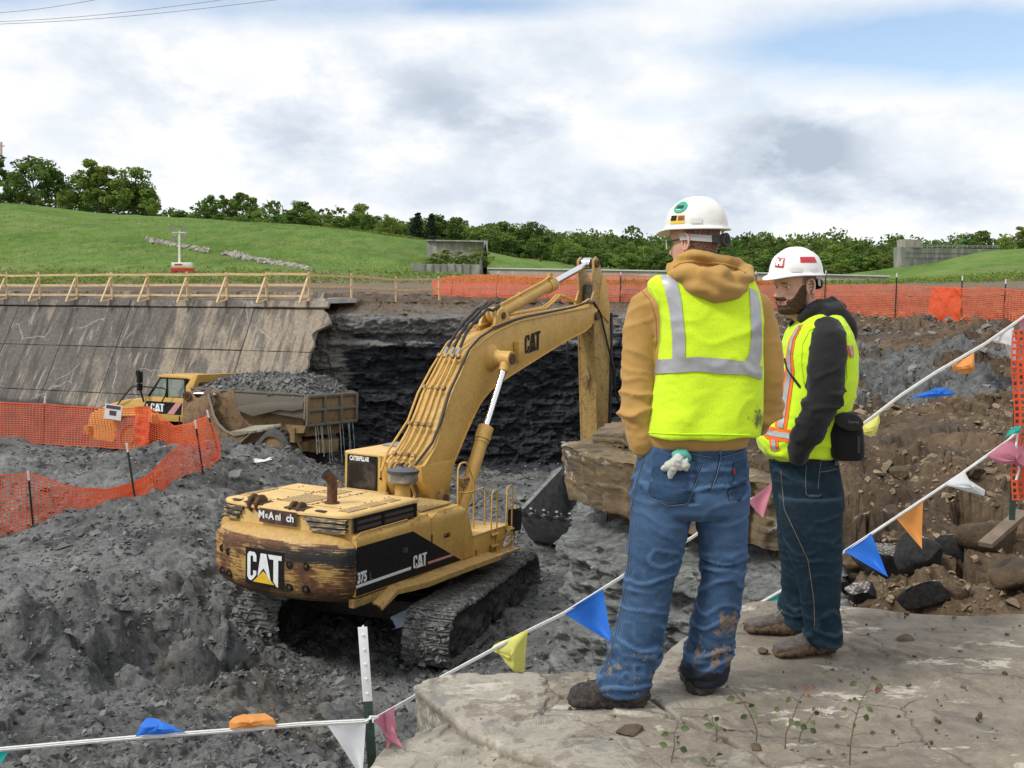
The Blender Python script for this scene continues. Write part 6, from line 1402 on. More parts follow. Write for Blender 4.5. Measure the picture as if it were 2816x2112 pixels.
# ledge over the pit edge: two thick beds and a capping plate
slab('sandstone_ledge', 'thick brown sandstone block jutting over the pit beside the digger bucket', 'rock', [(.60, 13.3), (.66, 12.75), (.88, 12.2), (1.15, 11.75), (1.55, 11.3), (2.0, 10.75), (2.45, 10.3), (2.8, 10.6), (2.9, 12.5), (2.2, 14), (1.2, 14.2)], lambda x, y: -.30 + 0 * x + .06 * fbm(x * 1.5, y * 1.5, seed=5), .62, M_sandl, seed=860, rough=.05, under=.16, jag=.09, lay=.07, nr=60, ns=60, bed=3.1)
slab('sandstone_ledge', 'thin flat rock plate lying on top of the jutting block', 'rock', [(.95, 13.6), (1.0, 13.1), (1.3, 12.6), (1.8, 12.2), (2.5, 12), (2.8, 13), (2.4, 14), (1.6, 14.4)], lambda x, y: -.13 + .05 * fbm(x * 1.5, y * 1.5, seed=6), .13, M_sandl, seed=880, rough=.04, under=.02, jag=.10, lay=.03, nr=40, ns=12)
def boulder(name, label, cat, p, size, mat, seed, flat=.7, rotz=0.0, cuts=7, group=None):
    bm = bmesh.new(); bmesh.ops.create_icosphere(bm, subdivisions=4, radius=1); V = np.array([v.co for v in bm.verts]); rs = np.random.RandomState(seed)
    for _ in range(cuts):
        n = rs.normal(size=3); n /= np.linalg.norm(n); d = rs.uniform(.45, .8); q = V @ n; V = V - np.outer(np.maximum(q - d, 0), n)
    V = V * (1 + .07 * fbm(V[:, 0] * 3.5 + seed, V[:, 1] * 1.5, V[:, 2] * 1.5, o=5, g=.6, seed=seed))[:, None] * np.array([1.2, .9, flat]) * size * .62
    for v, c in zip(bm.verts, V): v.co = c
    for f in bm.faces: f.smooth = True
    me = bpy.data.meshes.new(name); bm.to_mesh(me); bm.free(); me.materials.append(mat)
    c = me.attributes.new('reg', 'FLOAT_COLOR', 'POINT'); c.data.foreach_set('color', np.tile([1.0, 0, 0, 1], len(V)).astype(np.float32))
    o = link(name, me, None, p, (rs.uniform(-.2, .2), rs.uniform(-.2, .2), rotz)); return tag(o, label, cat, group)
def gz(x, y): return float(ground(np.array([float(x)]), np.array([float(y)]))[0][0])
def seat(px, py, s, Y0):
    # first place along the sight line where a lump of that size sits on the soil
    ys = np.linspace(5.4, 18, 250); P = [at(px, py + s * 12, y) for y in ys]; z, w, _ = ground(np.array([p.x for p in P]), np.array([p.y for p in P]))
    for p, g, y, q in zip(P, z, ys, w):
        if p.z < g + .22 * s and q > .5: return p, s * y / Y0
    return at(px, py, Y0), s
M_clod = None
for (px, py, Y, s, lab, fl) in ((925, 545, 7.7, .26, 'brown boulder between the black asphalt lump and the orange pennant', .6), (990, 528, 8.0, .42, 'largest tan boulder at the right, with a shadowed hollow under it', .6), (1010, 572, 6.6, .30, 'brown boulder near the right edge behind the slab', .6), (945, 590, 6.3, .18, 'small brown clod just behind the slab edge', .7),
        (905, 470, 10.8, .22, 'clod right of the black camera bag', .6), (975, 470, 10.4, .2, 'rounded clod left of the orange roll', .6), (860, 560, 7.3, .2, 'small clod behind the knee', .6)):
    p, s = seat(px, py, s, Y); boulder('boulder', lab, 'rock', p, s, M_ground, int(px), fl, px * 1.0)
def asphalt_mat():
    m = Mat('broken_asphalt', .85, 0, .3); n = m.noise(30, 7, .7); g = m.nd('ShaderNodeNewGeometry'); sp = m.nd('ShaderNodeSeparateXYZ'); m.L.new(g.outputs['Normal'], sp.inputs[0])
    v = m.voro(45, out='Distance'); c = m.ramp(n, (.35, (.006, .006, .007)), (.7, (.035, .033, .032)))
    up = m.math('ADD', sp.outputs[2], m.math('MULTIPLY', m.math('SUBTRACT', m.noise(4, 6, .7), .5), 1.3)); c = m.mix(m.ramp(up, (.80, 0.0), (.90, .9)), c, m.ramp(v, (.2, (.42, .39, .36)), (.6, (.10, .09, .08)))); m.col(c); m.bump(n, .8, .02); return m.m
M_asph = asphalt_mat()
for i, (px, py, Y, s, fl, lab) in enumerate(((885, 560, 6.9, .34, .9, 'black broken asphalt lump behind the blue pennant'), (921, 552, 7.1, .30, .95, 'upright black asphalt lump under the hanging orange pennant'), (926, 592, 6.2, .24, .8, 'black asphalt lump with a white crusted patch near the slab'), (862, 590, 6.4, .2, .8, 'small black asphalt lump next to the leg'), (955, 545, 7.3, .22, 1.0, 'narrow black asphalt piece right of the orange pennant'))):
    p, s = seat(px, py, s, Y); boulder('asphalt_lump', lab, 'rock', p, s, M_asph, 40 + i, fl, i * 1.3, 10)
for i, (x0, y0, x1, y1, Y, lab) in enumerate(((985, 545, 1023, 512, 7.0, 'long thin buried board edge slanting up at the right'),)):
    m = MB(); m.beam(at(x0, y0, Y), at(x1, y1, Y + .3), .09, .03); o = m.build('buried_board', simple('old_board', (.16, .12, .085), .9, 0, .3, 9, .3), None); tag(o, lab, 'board')
def slab_litter():
    rs = np.random.RandomState(17); n = 300; px = rs.uniform(430, 1040, n); py = rs.uniform(606, 768, n); keep = (px > 640) | (py > 688); keep &= rs.uniform(size=n) < np.where(px > 780, 1, .35); px, py = px[keep], py[keep]
    P = np.array([tuple(atz(a, b, 0.0)) for a, b in zip(px, py)]); P[:, 2] = .004; s = np.clip(rs.lognormal(-4.75, .55, len(P)), .004, .03)
    m = rock_mat('mud_crumbs', (.05, .035, .022), (.17, .12, .08)); o = link('mud_crumbs', rock_cloud('mud_crumbs', P, s, m, 6, .6)); tag(o, 'mud crumbs and chips scattered on the sandstone slab', 'crumbs', kind='stuff')
    for i, (a, b, s_, lab) in enumerate(((631, 732, .050, 'flat brown mud clod below the left boot'), (612, 740, .030, 'small upright stone chip below the boots'), (762, 650, .028, 'single clod beside the near muddy shoe'), (655, 710, .02, 'mud chip at the heel of the left boot'), (832, 648, .03, 'mud lump off the heel of the near shoe'), (700, 722, .024, 'clod under the right boot'), (742, 706, .034, 'mud lump right of the right boot'), (905, 640, .04, 'mud lump on the slab right of the shoes'), (757, 748, .034, 'mud clod among the seedlings'))):
        p = atz(a, b, .008); boulder('mud_clod', lab, 'clod', p, s_ * 1.6, M_crumb if False else m2, 70 + i, .55, i)
def rag(name, label, px, py, Y, w, h, col, seed):
    p = at(px, py, Y); g = np.linspace(-1, 1, 14); x, y = np.meshgrid(g, g, indexing='ij'); z = .12 * w * fbm(x * 1.5, y * 1.5, o=3, seed=seed)
    V = np.stack([p.x + x * w * (1 + .3 * vn(x * 2, y * 2, seed=seed)), p.y + y * h * .6, p.z + z * 2 + y * h * .5 + x * h * .6], -1).reshape(-1, 3); o = link(name, npmesh(name, V, gridF(14, 14), [simple(name + '_cloth', col, .7)], True)); tag(o, label, 'litter')
rag('rag', 'pale blue grey rag lying on the dirt beside the right track', 408, 616, 21.6, .28, .22, (.35, .40, .55), 3)
rag('plastic_scrap', 'white plastic scrap on the mound below the dump truck wheel', 263, 460, 30.6, .25, .06, (.7, .7, .7), 5)
rag('plastic_scrap', 'white plastic scrap under the near orange fence', 72, 527, 25.2, .35, .08, (.62, .64, .68), 7)
m2 = simple('wet_mud', (.095, .066, .042), .75, 0, .35, 30, .5)
slab_litter()
def seedlings():
    gm = simple('seedling_green', (.080, .105, .035), .6, 0, .3, 30); rm = simple('seedling_red', (.17, .06, .03), .6, 0, .3, 30); sm = simple('twig', (.12, .09, .06), .8)
    rr = random.Random(3)
    for i, (px, py, h, nl, lean, lab, red) in enumerate((a, b, c * .72, d, e, f, g) for a, b, c, d, e, f, g in ((672, 768, .21, 7, .01, 'seedling with paired leaves at the bottom edge left of the others', .2), (785, 752, .36, 9, .05, 'tall seedling with red upper leaves in the middle', .5), (849, 765, .40, 11, .03, 'tallest seedling with dangling green and red leaves at the right', .35), (716, 712 + 30, .14, 5, -.01, 'tiny bare twig seedling near the right boot', .4), (800, 742, .17, 5, .03, 'short seedling beside the middle one', .1), (757, 744, .28, 7, -.05, 'thin seedling leaning left behind the middle one', .3), (705, 775, .10, 4, .02, 'low seedling just above the bottom edge', .1))):
        b = atz(px, py, 0.0); t = thing('seedling', lab, 'plant', b)
        P = [Vector((lean * q * q * 2 + rr.uniform(-.006, .006), rr.uniform(-.006, .006), h * q)) for q in (0, .25, .5, .75, 1)]
        m = MB(); m.tube(P, [.0028, .0024, .002, .0016, .001], 5); 
        tips = []
        for k in range(nl):
            q = .35 + .65 * k / (nl - 1); i0 = min(3, int(q * 4)); base = P[i0].lerp(P[i0 + 1], q * 4 - i0); a = k * 2.4 + rr.uniform(-.4, .4); L_ = h * rr.uniform(.10, .26) * (1.15 - q * .6)
            e = base + Vector((math.cos(a) * L_, math.sin(a) * L_ * .6, L_ * rr.uniform(-.1, .7))); m.tube([base, base.lerp(e, .5) + Vector((0, 0, .004)), e], [.0014, .0012, .0008], 4); tips.append((e, a))
        m.build('stem', sm, t)
        for e, a in tips:
            s = rr.uniform(.011, .021); d = Vector((math.cos(a), math.sin(a) * .6, rr.uniform(-1.0, .3))).normalized(); sd = d.cross(Vector((rr.uniform(-.5, .5), -1, .3))).normalized(); up = sd.cross(d)
            V = []; n = 6
            for j in range(n + 1):
                w = math.sin(PI * (j / n) ** .8) * .55 * s; c = e + d * s * 1.7 * j / n - up * .3 * s * (j / n) ** 2
                V += [c - sd * w + up * w * .3, c, c + sd * w + up * w * .3]
            F = [];
            for j in range(n): F += [(3 * j, 3 * j + 1, 3 * j + 4, 3 * j + 3), (3 * j + 1, 3 * j + 2, 3 * j + 5, 3 * j + 4)]
            link('leaf', npmesh('leaf', [tuple(v) for v in V], F, [rm if rr.random() < red * .55 else gm], True), t)
seedlings()

# ---------------------------------------------------------------- pennant lines and the marker post
def cloth_mat(name, c, tr=.35, rough=.5):
    m = Mat(name, rough, 0, .4); n = m.noise(12, 5, .6); cc = m.ramp(n, (.3, tuple(x * .9 for x in c)), (.7, tuple(min(1, x * 1.08) for x in c))); m.col(cc); m.bump(m.noise(25, 4, .5), .15, .004)
    t = m.nd('ShaderNodeBsdfTranslucent'); m.L.new(cc, t.inputs[0]); x = m.nd('ShaderNodeMixShader'); x.inputs[0].default_value = tr; m.L.new(m.b.outputs[0], x.inputs[1]); m.L.new(t.outputs[0], x.inputs[2]); m.L.new(x.outputs[0], m.N['Material Output'].inputs[0]); return m.m
PC = {'blue': cloth_mat('blue_plastic', (.035, .21, .78)), 'orange': cloth_mat('orange_plastic', (.82, .36, .10)), 'yellow': cloth_mat('yellow_plastic', (.80, .78, .20)), 'white': cloth_mat('white_plastic', (.74, .76, .78)), 'pink': cloth_mat('pink_plastic', (.60, .22, .30)), 'teal': cloth_mat('teal_plastic', (.03, .42, .38))}
M_cord = simple('white_cord', (.72, .72, .70), .6, 0, .1, 40)
def pennant(parent, col, a, b, tip, Y, curl=.03, sag=0.0, n=12, k=12, wob=0.0, label=None):
    """pennant between two cord points a,b (px,py) hanging to tip; Y depth (ya,yb,yt)"""
    A, B, T = at(*a, Y[0]), at(*b, Y[1]), at(*tip, Y[2]); nrm = (B - A).cross(T - A).normalized(); V = []; L_ = (B - A).length
    for i in range(n + 1):
        u = i / n; p = A.lerp(B, u)
        for j in range(k + 1):
            v = j / k; q = p.lerp(T, v); c = math.sin(PI * v) * curl * math.sin(PI * (u * .9 + .05)) + wob * math.sin(5 * u + 3 * v) * v * (1 - v) * L_; V.append(q + nrm * c + Vector((0, 0, -sag * math.sin(PI * v) * (u - .5))))
    o = link('pennant', npmesh('pennant', [tuple(v) for v in V], gridF(n + 1, k + 1), [PC[col]], True), parent)
    o['label'] = label or col + ' pennant'; return o
def flip_pennant(parent, col, pts, Y, label, bulge=.05):
    """pennant blown up over the cord: outline points (px,py), the first two on the cord"""
    c = Vector((0, 0, 0)); W = [at(p[0], p[1], Y + (p[2] if len(p) > 2 else 0)) for p in pts]
    for w in W: c += w / len(W)
    V = [c + Vector((0, -bulge * .5, 0))]; n = len(W); F = []; m_ = 8; sub = 5
    B = []
    for i in range(n):
        for s in range(sub): B.append(W[i].lerp(W[(i + 1) % n], s / sub))
    nb = len(B); V = []
    for r_ in range(m_ + 1):
        t = r_ / m_
        for p in B: q = c.lerp(p, t) if r_ else c; V.append(q + Vector((0, -bulge * (1 - t * t) + .006 * math.sin(p.x * 60 + t * 5), 0)))
    F = gridF(m_ + 1, nb); F = [(r_ * nb + i, (r_ + 1) * nb + i, (r_ + 1) * nb + (i + 1) % nb, r_ * nb + (i + 1) % nb) for r_ in range(m_) for i in range(nb)]
    o = link('pennant', npmesh('pennant', [tuple(v) for v in V], F, [PC[col]], True), parent); o['label'] = label
def cord(parent, pts, r=.0034):
    P = [at(a, b, Y) for a, b, Y in pts]; m = MB(); m.tube(P, r, 6)
    for k in range(2): m.tube([p + Vector((0, .004 * (k - .5), -.006 * (1 + k))) for p in P], r * .8, 5)
    return m.build('cord', M_cord, parent, smooth=True)
def pennants():
    t = thing('pennant_line', 'lower pennant line from the bottom left corner to the white tipped post', 'bunting')
    cord(t, [(-60, 754, 3.95), (0, 748, 3.93), (137, 736, 3.91), (230, 729, 3.9), (300, 723, 3.9), (368, 719.5, 3.9)])
    flip_pennant(t, 'blue', [(136, 736), (186, 732), (176, 729), (168, 723, .02), (158, 719, .03), (146, 718.5, .03), (141, 724)], 3.9, 'blue pennant flipped over the cord', .02)
    flip_pennant(t, 'orange', [(229, 729.5), (277, 725.5), (274, 718), (265, 714, .02), (254, 713.5, .02), (243, 714, .02), (233, 718), (229, 722)], 3.9, 'orange pennant folded over the cord', .03)
    pennant(t, 'teal', (-40, 752), (11, 747.5), (-22, 800), (3.93, 3.93, 3.93))
    pennant(t, 'white', (325, 721.5), (366, 719.5), (362, 779), (3.9, 3.9, 3.86), .04, label='white pennant hanging left of the post')
    t = thing('pennant_line', 'long pennant line running behind both men up to the right edge', 'bunting')
    cord(t, [(373, 719, 3.92), (384, 713, 4.05), (412, 697, 4.72), (435, 680, 4.85), (470, 661, 4.9), (520, 634, 5.0), (563, 613, 5.1), (628, 572, 5.3), (690, 538, 5.5), (722, 516, 5.6), (775, 485, 5.75), (830, 452, 5.6), (862, 424, 5.5), (900, 395, 5.55), (935, 372, 5.6), (985, 343, 5.7), (1024, 316, 5.8), (1070, 288, 5.9)], .0045)
    pennant(t, 'pink', (373, 719), (387, 711), (403, 748), (3.92, 4.0, 3.9), .03, label='crumpled pink pennant right of the post'); pennant(t, 'pink', (385, 712), (395, 706), (386, 752), (3.97, 4.1, 3.92), -.03, label='second fold of the pink pennant')
    pennant(t, 'teal', (438, 679), (462, 666), (446, 679), (4.86, 4.9, 4.9), .01, label='teal pennant folded on the cord')
    flip_pennant(t, 'yellow', [(490, 650), (494, 645), (528, 629.5), (526, 650), (524.5, 673), (514, 671, -.02), (505, 662, -.02), (498, 653)], 4.98, 'pale yellow pennant', .03)
    pennant(t, 'blue', (563, 613), (603, 589), (613, 643), (5.1, 5.2, 5.1), .05, label='large bright blue pennant left of the jeans')
    pennant(t, 'pink', (748, 501), (774, 481), (763, 518), (5.65, 5.75, 5.6), .03, label='pink pennant between the two men')
    flip_pennant(t, 'yellow', [(862, 427), (879, 414), (880, 422), (876, 432), (871, 437), (862, 434)], 5.45, 'yellow pennant beside the camera bag', .03)
    flip_pennant(t, 'blue', [(909, 398.5), (935, 388), (946, 388), (957, 394, .02), (940, 397, .02), (925, 397.5)], 5.55, 'blue pennant folded flat under the cord', .02)
    flip_pennant(t, 'orange', [(952, 366), (974, 352.5), (975, 362), (975, 371, .02), (966, 374, .03), (954, 371)], 5.65, 'orange pennant rolled at its tip', .05)
    flip_pennant(t, 'white', [(991, 340), (1014, 327), (1016, 345), (1017, 366, .02), (1008, 352, .02), (1004, 342), (996, 343)], 5.75, 'white pennant near the right edge', .03)
    pennant(t, 'pink', (1018, 322), (1050, 300), (1036, 345), (5.78, 5.85, 5.8), .03, label='pink pennant cut by the right edge')
    t = thing('pennant_line', 'second pennant line rising behind the dark jeans to the orange roll', 'bunting')
    cord(t, [(752, 607, 5.85), (790, 585, 5.8), (838, 555, 5.75), (900, 514, 5.7), (960, 474, 5.65), (1008, 440, 5.6), (1018, 430, 5.58)], .0045)
    pennant(t, 'teal', (762, 602), (788, 586), (786, 602), (5.84, 5.8, 5.8), .01, label='teal pennant just above the slab edge')
    pennant(t, 'blue', (844, 551), (871, 533), (888, 577), (5.74, 5.72, 5.6), .05, label='blue pennant over the asphalt lumps')
    pennant(t, 'orange', (895, 517), (923, 499), (922, 549), (5.7, 5.68, 5.65), .05, wob=.2, label='light orange pennant hanging straight down')
    flip_pennant(t, 'white', [(944, 485), (964, 471), (968, 479), (985, 490, -.03), (984, 496, -.03), (966, 491, -.02)], 5.62, 'white pennant blown to the right', .04)
    flip_pennant(t, 'pink', [(987, 455), (1011, 438), (1030, 452, .02), (1032, 475), (1014, 464), (996, 463)], 5.58, 'pink pennant next to the orange roll', .04)
    flip_pennant(t, 'teal', [(1005, 438), (1009, 430), (1015, 426), (1022, 426), (1021, 432), (1012, 434)], 5.56, 'teal ribbon knotted at the post', .02)
    t = thing('marker_post', 'green steel marker post with a white painted top in the bottom foreground', 'post')
    a, b = at(374, 790, 3.93), at(362.5, 627, 3.93); d = (b - a).normalized(); e = b - d * .275; a = a - d * .55
    for nm, p, q, mt in (('shaft', a, e, M_green), ('white_tip', e, b, M_postw)):
        m = MB(); m.beam(p, q, .034, .004, (0, 1, 0)); m.beam(p + Vector((0, .012, 0)), q + Vector((0, .012, 0)), .005, .024, (0, 1, 0))
        k = 0
        while True:
            s = p + (q - p).normalized() * (.03 + k * .054)
            if (s - p).length > (q - p).length - .02: break
            m.box(s + Vector((0, -.004, 0)), (.009, .005, .007)); k += 1
        m.build(nm, mt, t, bevel=.001)
    m = MB(); m.tube([at(371, 718, 3.9), at(366, 720, 3.88), at(368, 722, 3.94), at(374, 719, 3.94), at(377, 717, 3.9), at(370, 717, 3.88)], .006, 6); m.build('knot', M_cord, t, smooth=True)
    # orange plastic fence roll hanging on a post at the right edge
    t = thing('fence_roll', 'strip of orange plastic fence with dark holes hanging on a post at the right edge', 'fence')
    om = simple('orange_roll_plastic', (.80, .10, .03), .5, 0, .15, 5)
    m = MB(); m.beam(at(1012, 520, 5.7), at(1017, 400, 5.75), .03, .02); m.build('post', M_green, t)
    V = []; F = []
    for c_ in range(5):
        for r_ in range(27):
            x0 = 1012.5 + c_ * 6.2 - (1.5 * math.sin(r_ * .35)); y0 = 330 + r_ * 6.3; Yd = 5.62 + .04 * math.sin(c_ * 1.9 + r_ * .2)
            V0 = len(V); w = 6.2; h = 6.3
            o_ = [(0, 0), (w, 0), (w, h), (0, h)]; i_ = [(1.4, 1.1), (w - 1.4, 1.1), (w - 1.4, h - 1.4), (1.4, h - 1.4)]
            for (a_, b_) in o_ + i_: V.append(tuple(at(x0 + a_, y0 + b_, Yd)))
            F += [(V0 + k, V0 + (k + 1) % 4, V0 + 4 + (k + 1) % 4, V0 + 4 + k) for k in range(4)]
    link('net', npmesh('net', V, F, [om]), t)
    m = MB(); m.tube([at(1018, 430, 5.57), at(1016, 445, 5.56), at(1019, 470, 5.58), at(1016, 480, 5.58)], .006, 6); m.build('loose_cord', M_cord, t)
pennants()
# ================================================================ PEOPLE
from mathutils.bvhtree import BVHTree
def ring(px0, px1, py, Yc, b, n=36, e=2.4, dz=0.0, tilt=0.0):
    """cross-section measured between two outline pixels, b = half depth"""
    a, c = at(px0, py, Yc), at(px1, py, Yc); cx, hw = (a.x + c.x) / 2, (c.x - a.x) / 2; R_ = []
    for i in range(n):
        t = 2 * PI * i / n; ct, st = math.cos(t), math.sin(t); k = (abs(ct) ** e + abs(st) ** e) ** (-1 / e)
        R_.append(Vector((cx + hw * ct * k, Yc + b * st * k, a.z + dz + tilt * ct)))
    return R_
def tubes(m, pts, n=20):
    """pts: (px,py,Y,r) centre line"""
    P = [at(a, b, Y) for a, b, Y, r in pts]; m.tube(P, [p[3] for p in pts], n)
def fuse(name, mb, voxel, smooth, mats, parent, wr=None, attr=None, cut=None):
    me = bpy.data.meshes.new(name); me.from_pydata([tuple(v) for v in mb.v], [], mb.f)
    bm = bmesh.new(); bm.from_mesh(me); bmesh.ops.recalc_face_normals(bm, faces=bm.faces); bmesh.ops.triangulate(bm, faces=[f for f in bm.faces if len(f.verts) > 4]); bm.to_mesh(me); bm.free()
    ob = bpy.data.objects.new(name, me); C.objects.link(ob)
    md = ob.modifiers.new('r', 'REMESH'); md.mode = 'VOXEL'; md.voxel_size = voxel
    if smooth: s = ob.modifiers.new('s', 'SMOOTH'); s.iterations = smooth; s.factor = .6
    dg = bpy.context.evaluated_depsgraph_get(); m2 = bpy.data.meshes.new_from_object(ob.evaluated_get(dg)); bpy.data.objects.remove(ob); m2.name = name
    n = len(m2.vertices); V = np.zeros(n * 3, np.float32); m2.vertices.foreach_get('co', V); V = V.reshape(-1, 3).astype(float); N = np.zeros(n * 3, np.float32); m2.vertices.foreach_get('normal', N); N = N.reshape(-1, 3)
    if wr is not None: V2 = V + N * wr(V, N)[:, None]; m2.vertices.foreach_set('co', V2.astype(np.float32).ravel())
    if attr is not None:
        a = m2.attributes.new('reg', 'FLOAT_COLOR', 'POINT'); c = np.ones((n, 4), np.float32); c[:, :3] = attr(V); a.data.foreach_set('color', c.ravel())
    m2.materials.clear()
    for q in mats: m2.materials.append(q)
    m2.polygons.foreach_set('use_smooth', np.ones(len(m2.polygons), bool)); m2.update()
    return link(name, m2, parent)
def bvh(o): me = o.data; return BVHTree.FromPolygons([v.co.copy() for v in me.vertices], [tuple(p.vertices) for p in me.polygons])
CAMP = Vector((0, 0, HC))
def drape(name, tree_, left, right, mat, parent, off=.003, n=40, k=7, label=None):
    """cloth strip laid on a garment: its two long edges as photo outlines, dropped on to the surface"""
    def samp(P, t):
        L_ = [0]
        for i in range(1, len(P)): L_.append(L_[-1] + math.hypot(P[i][0] - P[i - 1][0], P[i][1] - P[i - 1][1]))
        s = t * L_[-1]; return (float(np.interp(s, L_, [p[0] for p in P])), float(np.interp(s, L_, [p[1] for p in P])))
    V = []; last = None; ok = []
    for i in range(n + 1):
        a, b = samp(left, i / n), samp(right, i / n)
        for j in range(k + 1):
            q = (a[0] + (b[0] - a[0]) * j / k, a[1] + (b[1] - a[1]) * j / k); d = ray(*q).normalized(); h = tree_.ray_cast(CAMP, d)
            if h[0] is None: V.append(last or at(*q, 4.5)); ok.append(False)
            else: last = h[0] + h[1] * off - d * .001; V.append(last); ok.append(True)
    F = [f for f in gridF(n + 1, k + 1) if all(ok[x] for x in f)]
    if not F: return None
    me = npmesh(name, [tuple(v) for v in V], F, [mat], True); bm = bmesh.new(); bm.from_mesh(me); bmesh.ops.delete(bm, geom=[v for v in bm.verts if not v.link_faces], context='VERTS'); bmesh.ops.recalc_face_normals(bm, faces=bm.faces); bm.to_mesh(me); bm.free()
    o = link(name, me, parent)
    if label: o['label'] = label
    return o
def stitch(name, tree_, pts, mat, parent, r=.0012, off=.002):
    P = []
    for i in range(len(pts) - 1):
        for s in range(6):
            t = s / 6; q = (pts[i][0] + (pts[i + 1][0] - pts[i][0]) * t, pts[i][1] + (pts[i + 1][1] - pts[i][1]) * t); d = ray(*q).normalized(); h = tree_.ray_cast(CAMP, d)
            if h[0] is not None: P.append(h[0] + h[1] * off)
    if len(P) > 2: m = MB(); m.tube(P, r, 5); return m.build(name, mat, parent, smooth=True)

# ---- head, in its own frame: X forward, Y left, Z up, origin between the ears
def prof(z, tab): return np.interp(z, [a for a, b in tab], [b for a, b in tab])
FZ = [(-.125, .045), (-.118, .072), (-.108, .084), (-.095, .088), (-.083, .082), (-.072, .088), (-.062, .091), (-.057, .088), (-.050, .092), (-.040, .087), (-.025, .084), (0, .081), (.012, .086), (.025, .092), (.05, .091), (.08, .077), (.10, .052), (.112, .025), (.116, .0)]
BZ = [(-.125, -.02), (-.11, -.035), (-.09, -.052), (-.05, -.080), (0, -.098), (.04, -.101), (.08, -.083), (.10, -.058), (.112, -.03), (.116, 0)]
WZ = [(-.125, .028), (-.115, .042), (-.10, .052), (-.08, .060), (-.05, .067), (-.02, .073), (0, .074), (.04, .077), (.07, .071), (.09, .055), (.105, .035), (.116, .002)]
def head_pt(z, th, off=0.0):
    z = np.asarray(z, float); th = np.asarray(th, float); f, b, w = prof(z, FZ), prof(z, BZ), prof(z, WZ); ct, st = np.cos(th), np.sin(th)
    e = np.where(ct > 0, 2.25, 2.1); k = (np.abs(ct) ** e + np.abs(st) ** e) ** (-1 / e)
    x = np.where(ct > 0, f, -b) * ct * k; y = w * st * k
    front = np.clip(ct, 0, 1)
    nose = np.interp(z, [-.052, -.046, -.038, -.030, -.015, .002, .014], [0, .012, .032, .036, .025, .013, 0]); nw = np.interp(z, [-.05, -.035, -.01, .01], [.018, .016, .010, .009])
    x = x + nose * np.exp(-(y / nw) ** 2) * (front > .3)
    x = x - .012 * np.exp(-((np.abs(y) - .031) / .014) ** 2 - ((z - .002) / .010) ** 2) * (front > .2)
    x = x + .005 * np.exp(-((np.abs(y) - .030) / .018) ** 2 - ((z - .020) / .006) ** 2) * (front > .2)
    x = x + .004 * np.exp(-((np.abs(y) - .045) / .016) ** 2 - ((z + .025) / .014) ** 2) * (front > .1)
    x = x - .004 * np.exp(-(y / .022) ** 2 - ((z + .066) / .0028) ** 2) * (front > .3)
    r = np.sqrt(x * x + y * y) + 1e-9; return np.stack([x * (1 + off / r), y * (1 + off / r), z + off * .3 * (z > .09)], -1)
def head_shape(M, mb, nz=90, nt=96):
    z = np.linspace(-.125, .116, nz); th = np.linspace(0, 2 * PI, nt, endpoint=False); rings = []
    for zz in z: P = head_pt(np.full(nt, zz), th); rings.append([M @ Vector(p) for p in P])
    mb.loft(rings)
def ear(M, s):
    m = MB(); m.M = None; out = []
    n = 22; rings = []
    for i in range(n + 1):   # rim
        a = R(-70 + 320 * i / n); c = Vector((-.012 + .017 * math.cos(a) - .004 * math.sin(a), s * (.074 + .010 * (math.cos(a) < .2) + .008), -.008 + .030 * math.sin(a))); out.append(M @ c)
    m.tube(out, .0042, 8)
    lobe = [M @ Vector((-.006, s * .078, -.034)), M @ Vector((-.003, s * .076, -.024)), M @ Vector((-.004, s * .074, .0))]; m.tube(lobe, [.0065, .0075, .006], 8)
    for z in (-.022, -.008, .006, .016): m.tube([M @ Vector((.000, s * .070, z)), M @ Vector((-.022, s * .080, z + .002))], [.006, .005], 8)
    return m
def patch(name, M, zr, tr, off, mat, parent, n=(30, 60), fn=None, noise=.0, seed=1, mask=None):
    """shell over part of the head (hair, beard, eyebrow)"""
    z = np.linspace(*zr, n[0]); t = np.linspace(*tr, n[1]); Zg, Tg = np.meshgrid(z, t, indexing='ij')
    if fn: Zg, Tg = fn(Zg, Tg)
    P = head_pt(Zg, Tg, 0.0); e = np.ones_like(Zg) if mask is None else mask(Zg, Tg, P)
    o_ = off * np.clip(e, 0, 1) + noise * fbm(P[..., 0] * 90, P[..., 1] * 90, P[..., 2] * 90, o=3, seed=seed) * (e > 0) - .006 * (e <= 0)
    P = head_pt(Zg, Tg, o_).reshape(-1, 3); V = P @ np.array(M.to_3x3()).T + np.array(M.translation); F = gridF(*n); keep = (e.ravel()[F] > -.2).any(1); F = F[keep]
    return link(name, npmesh(name, V, F, [mat], True), parent)
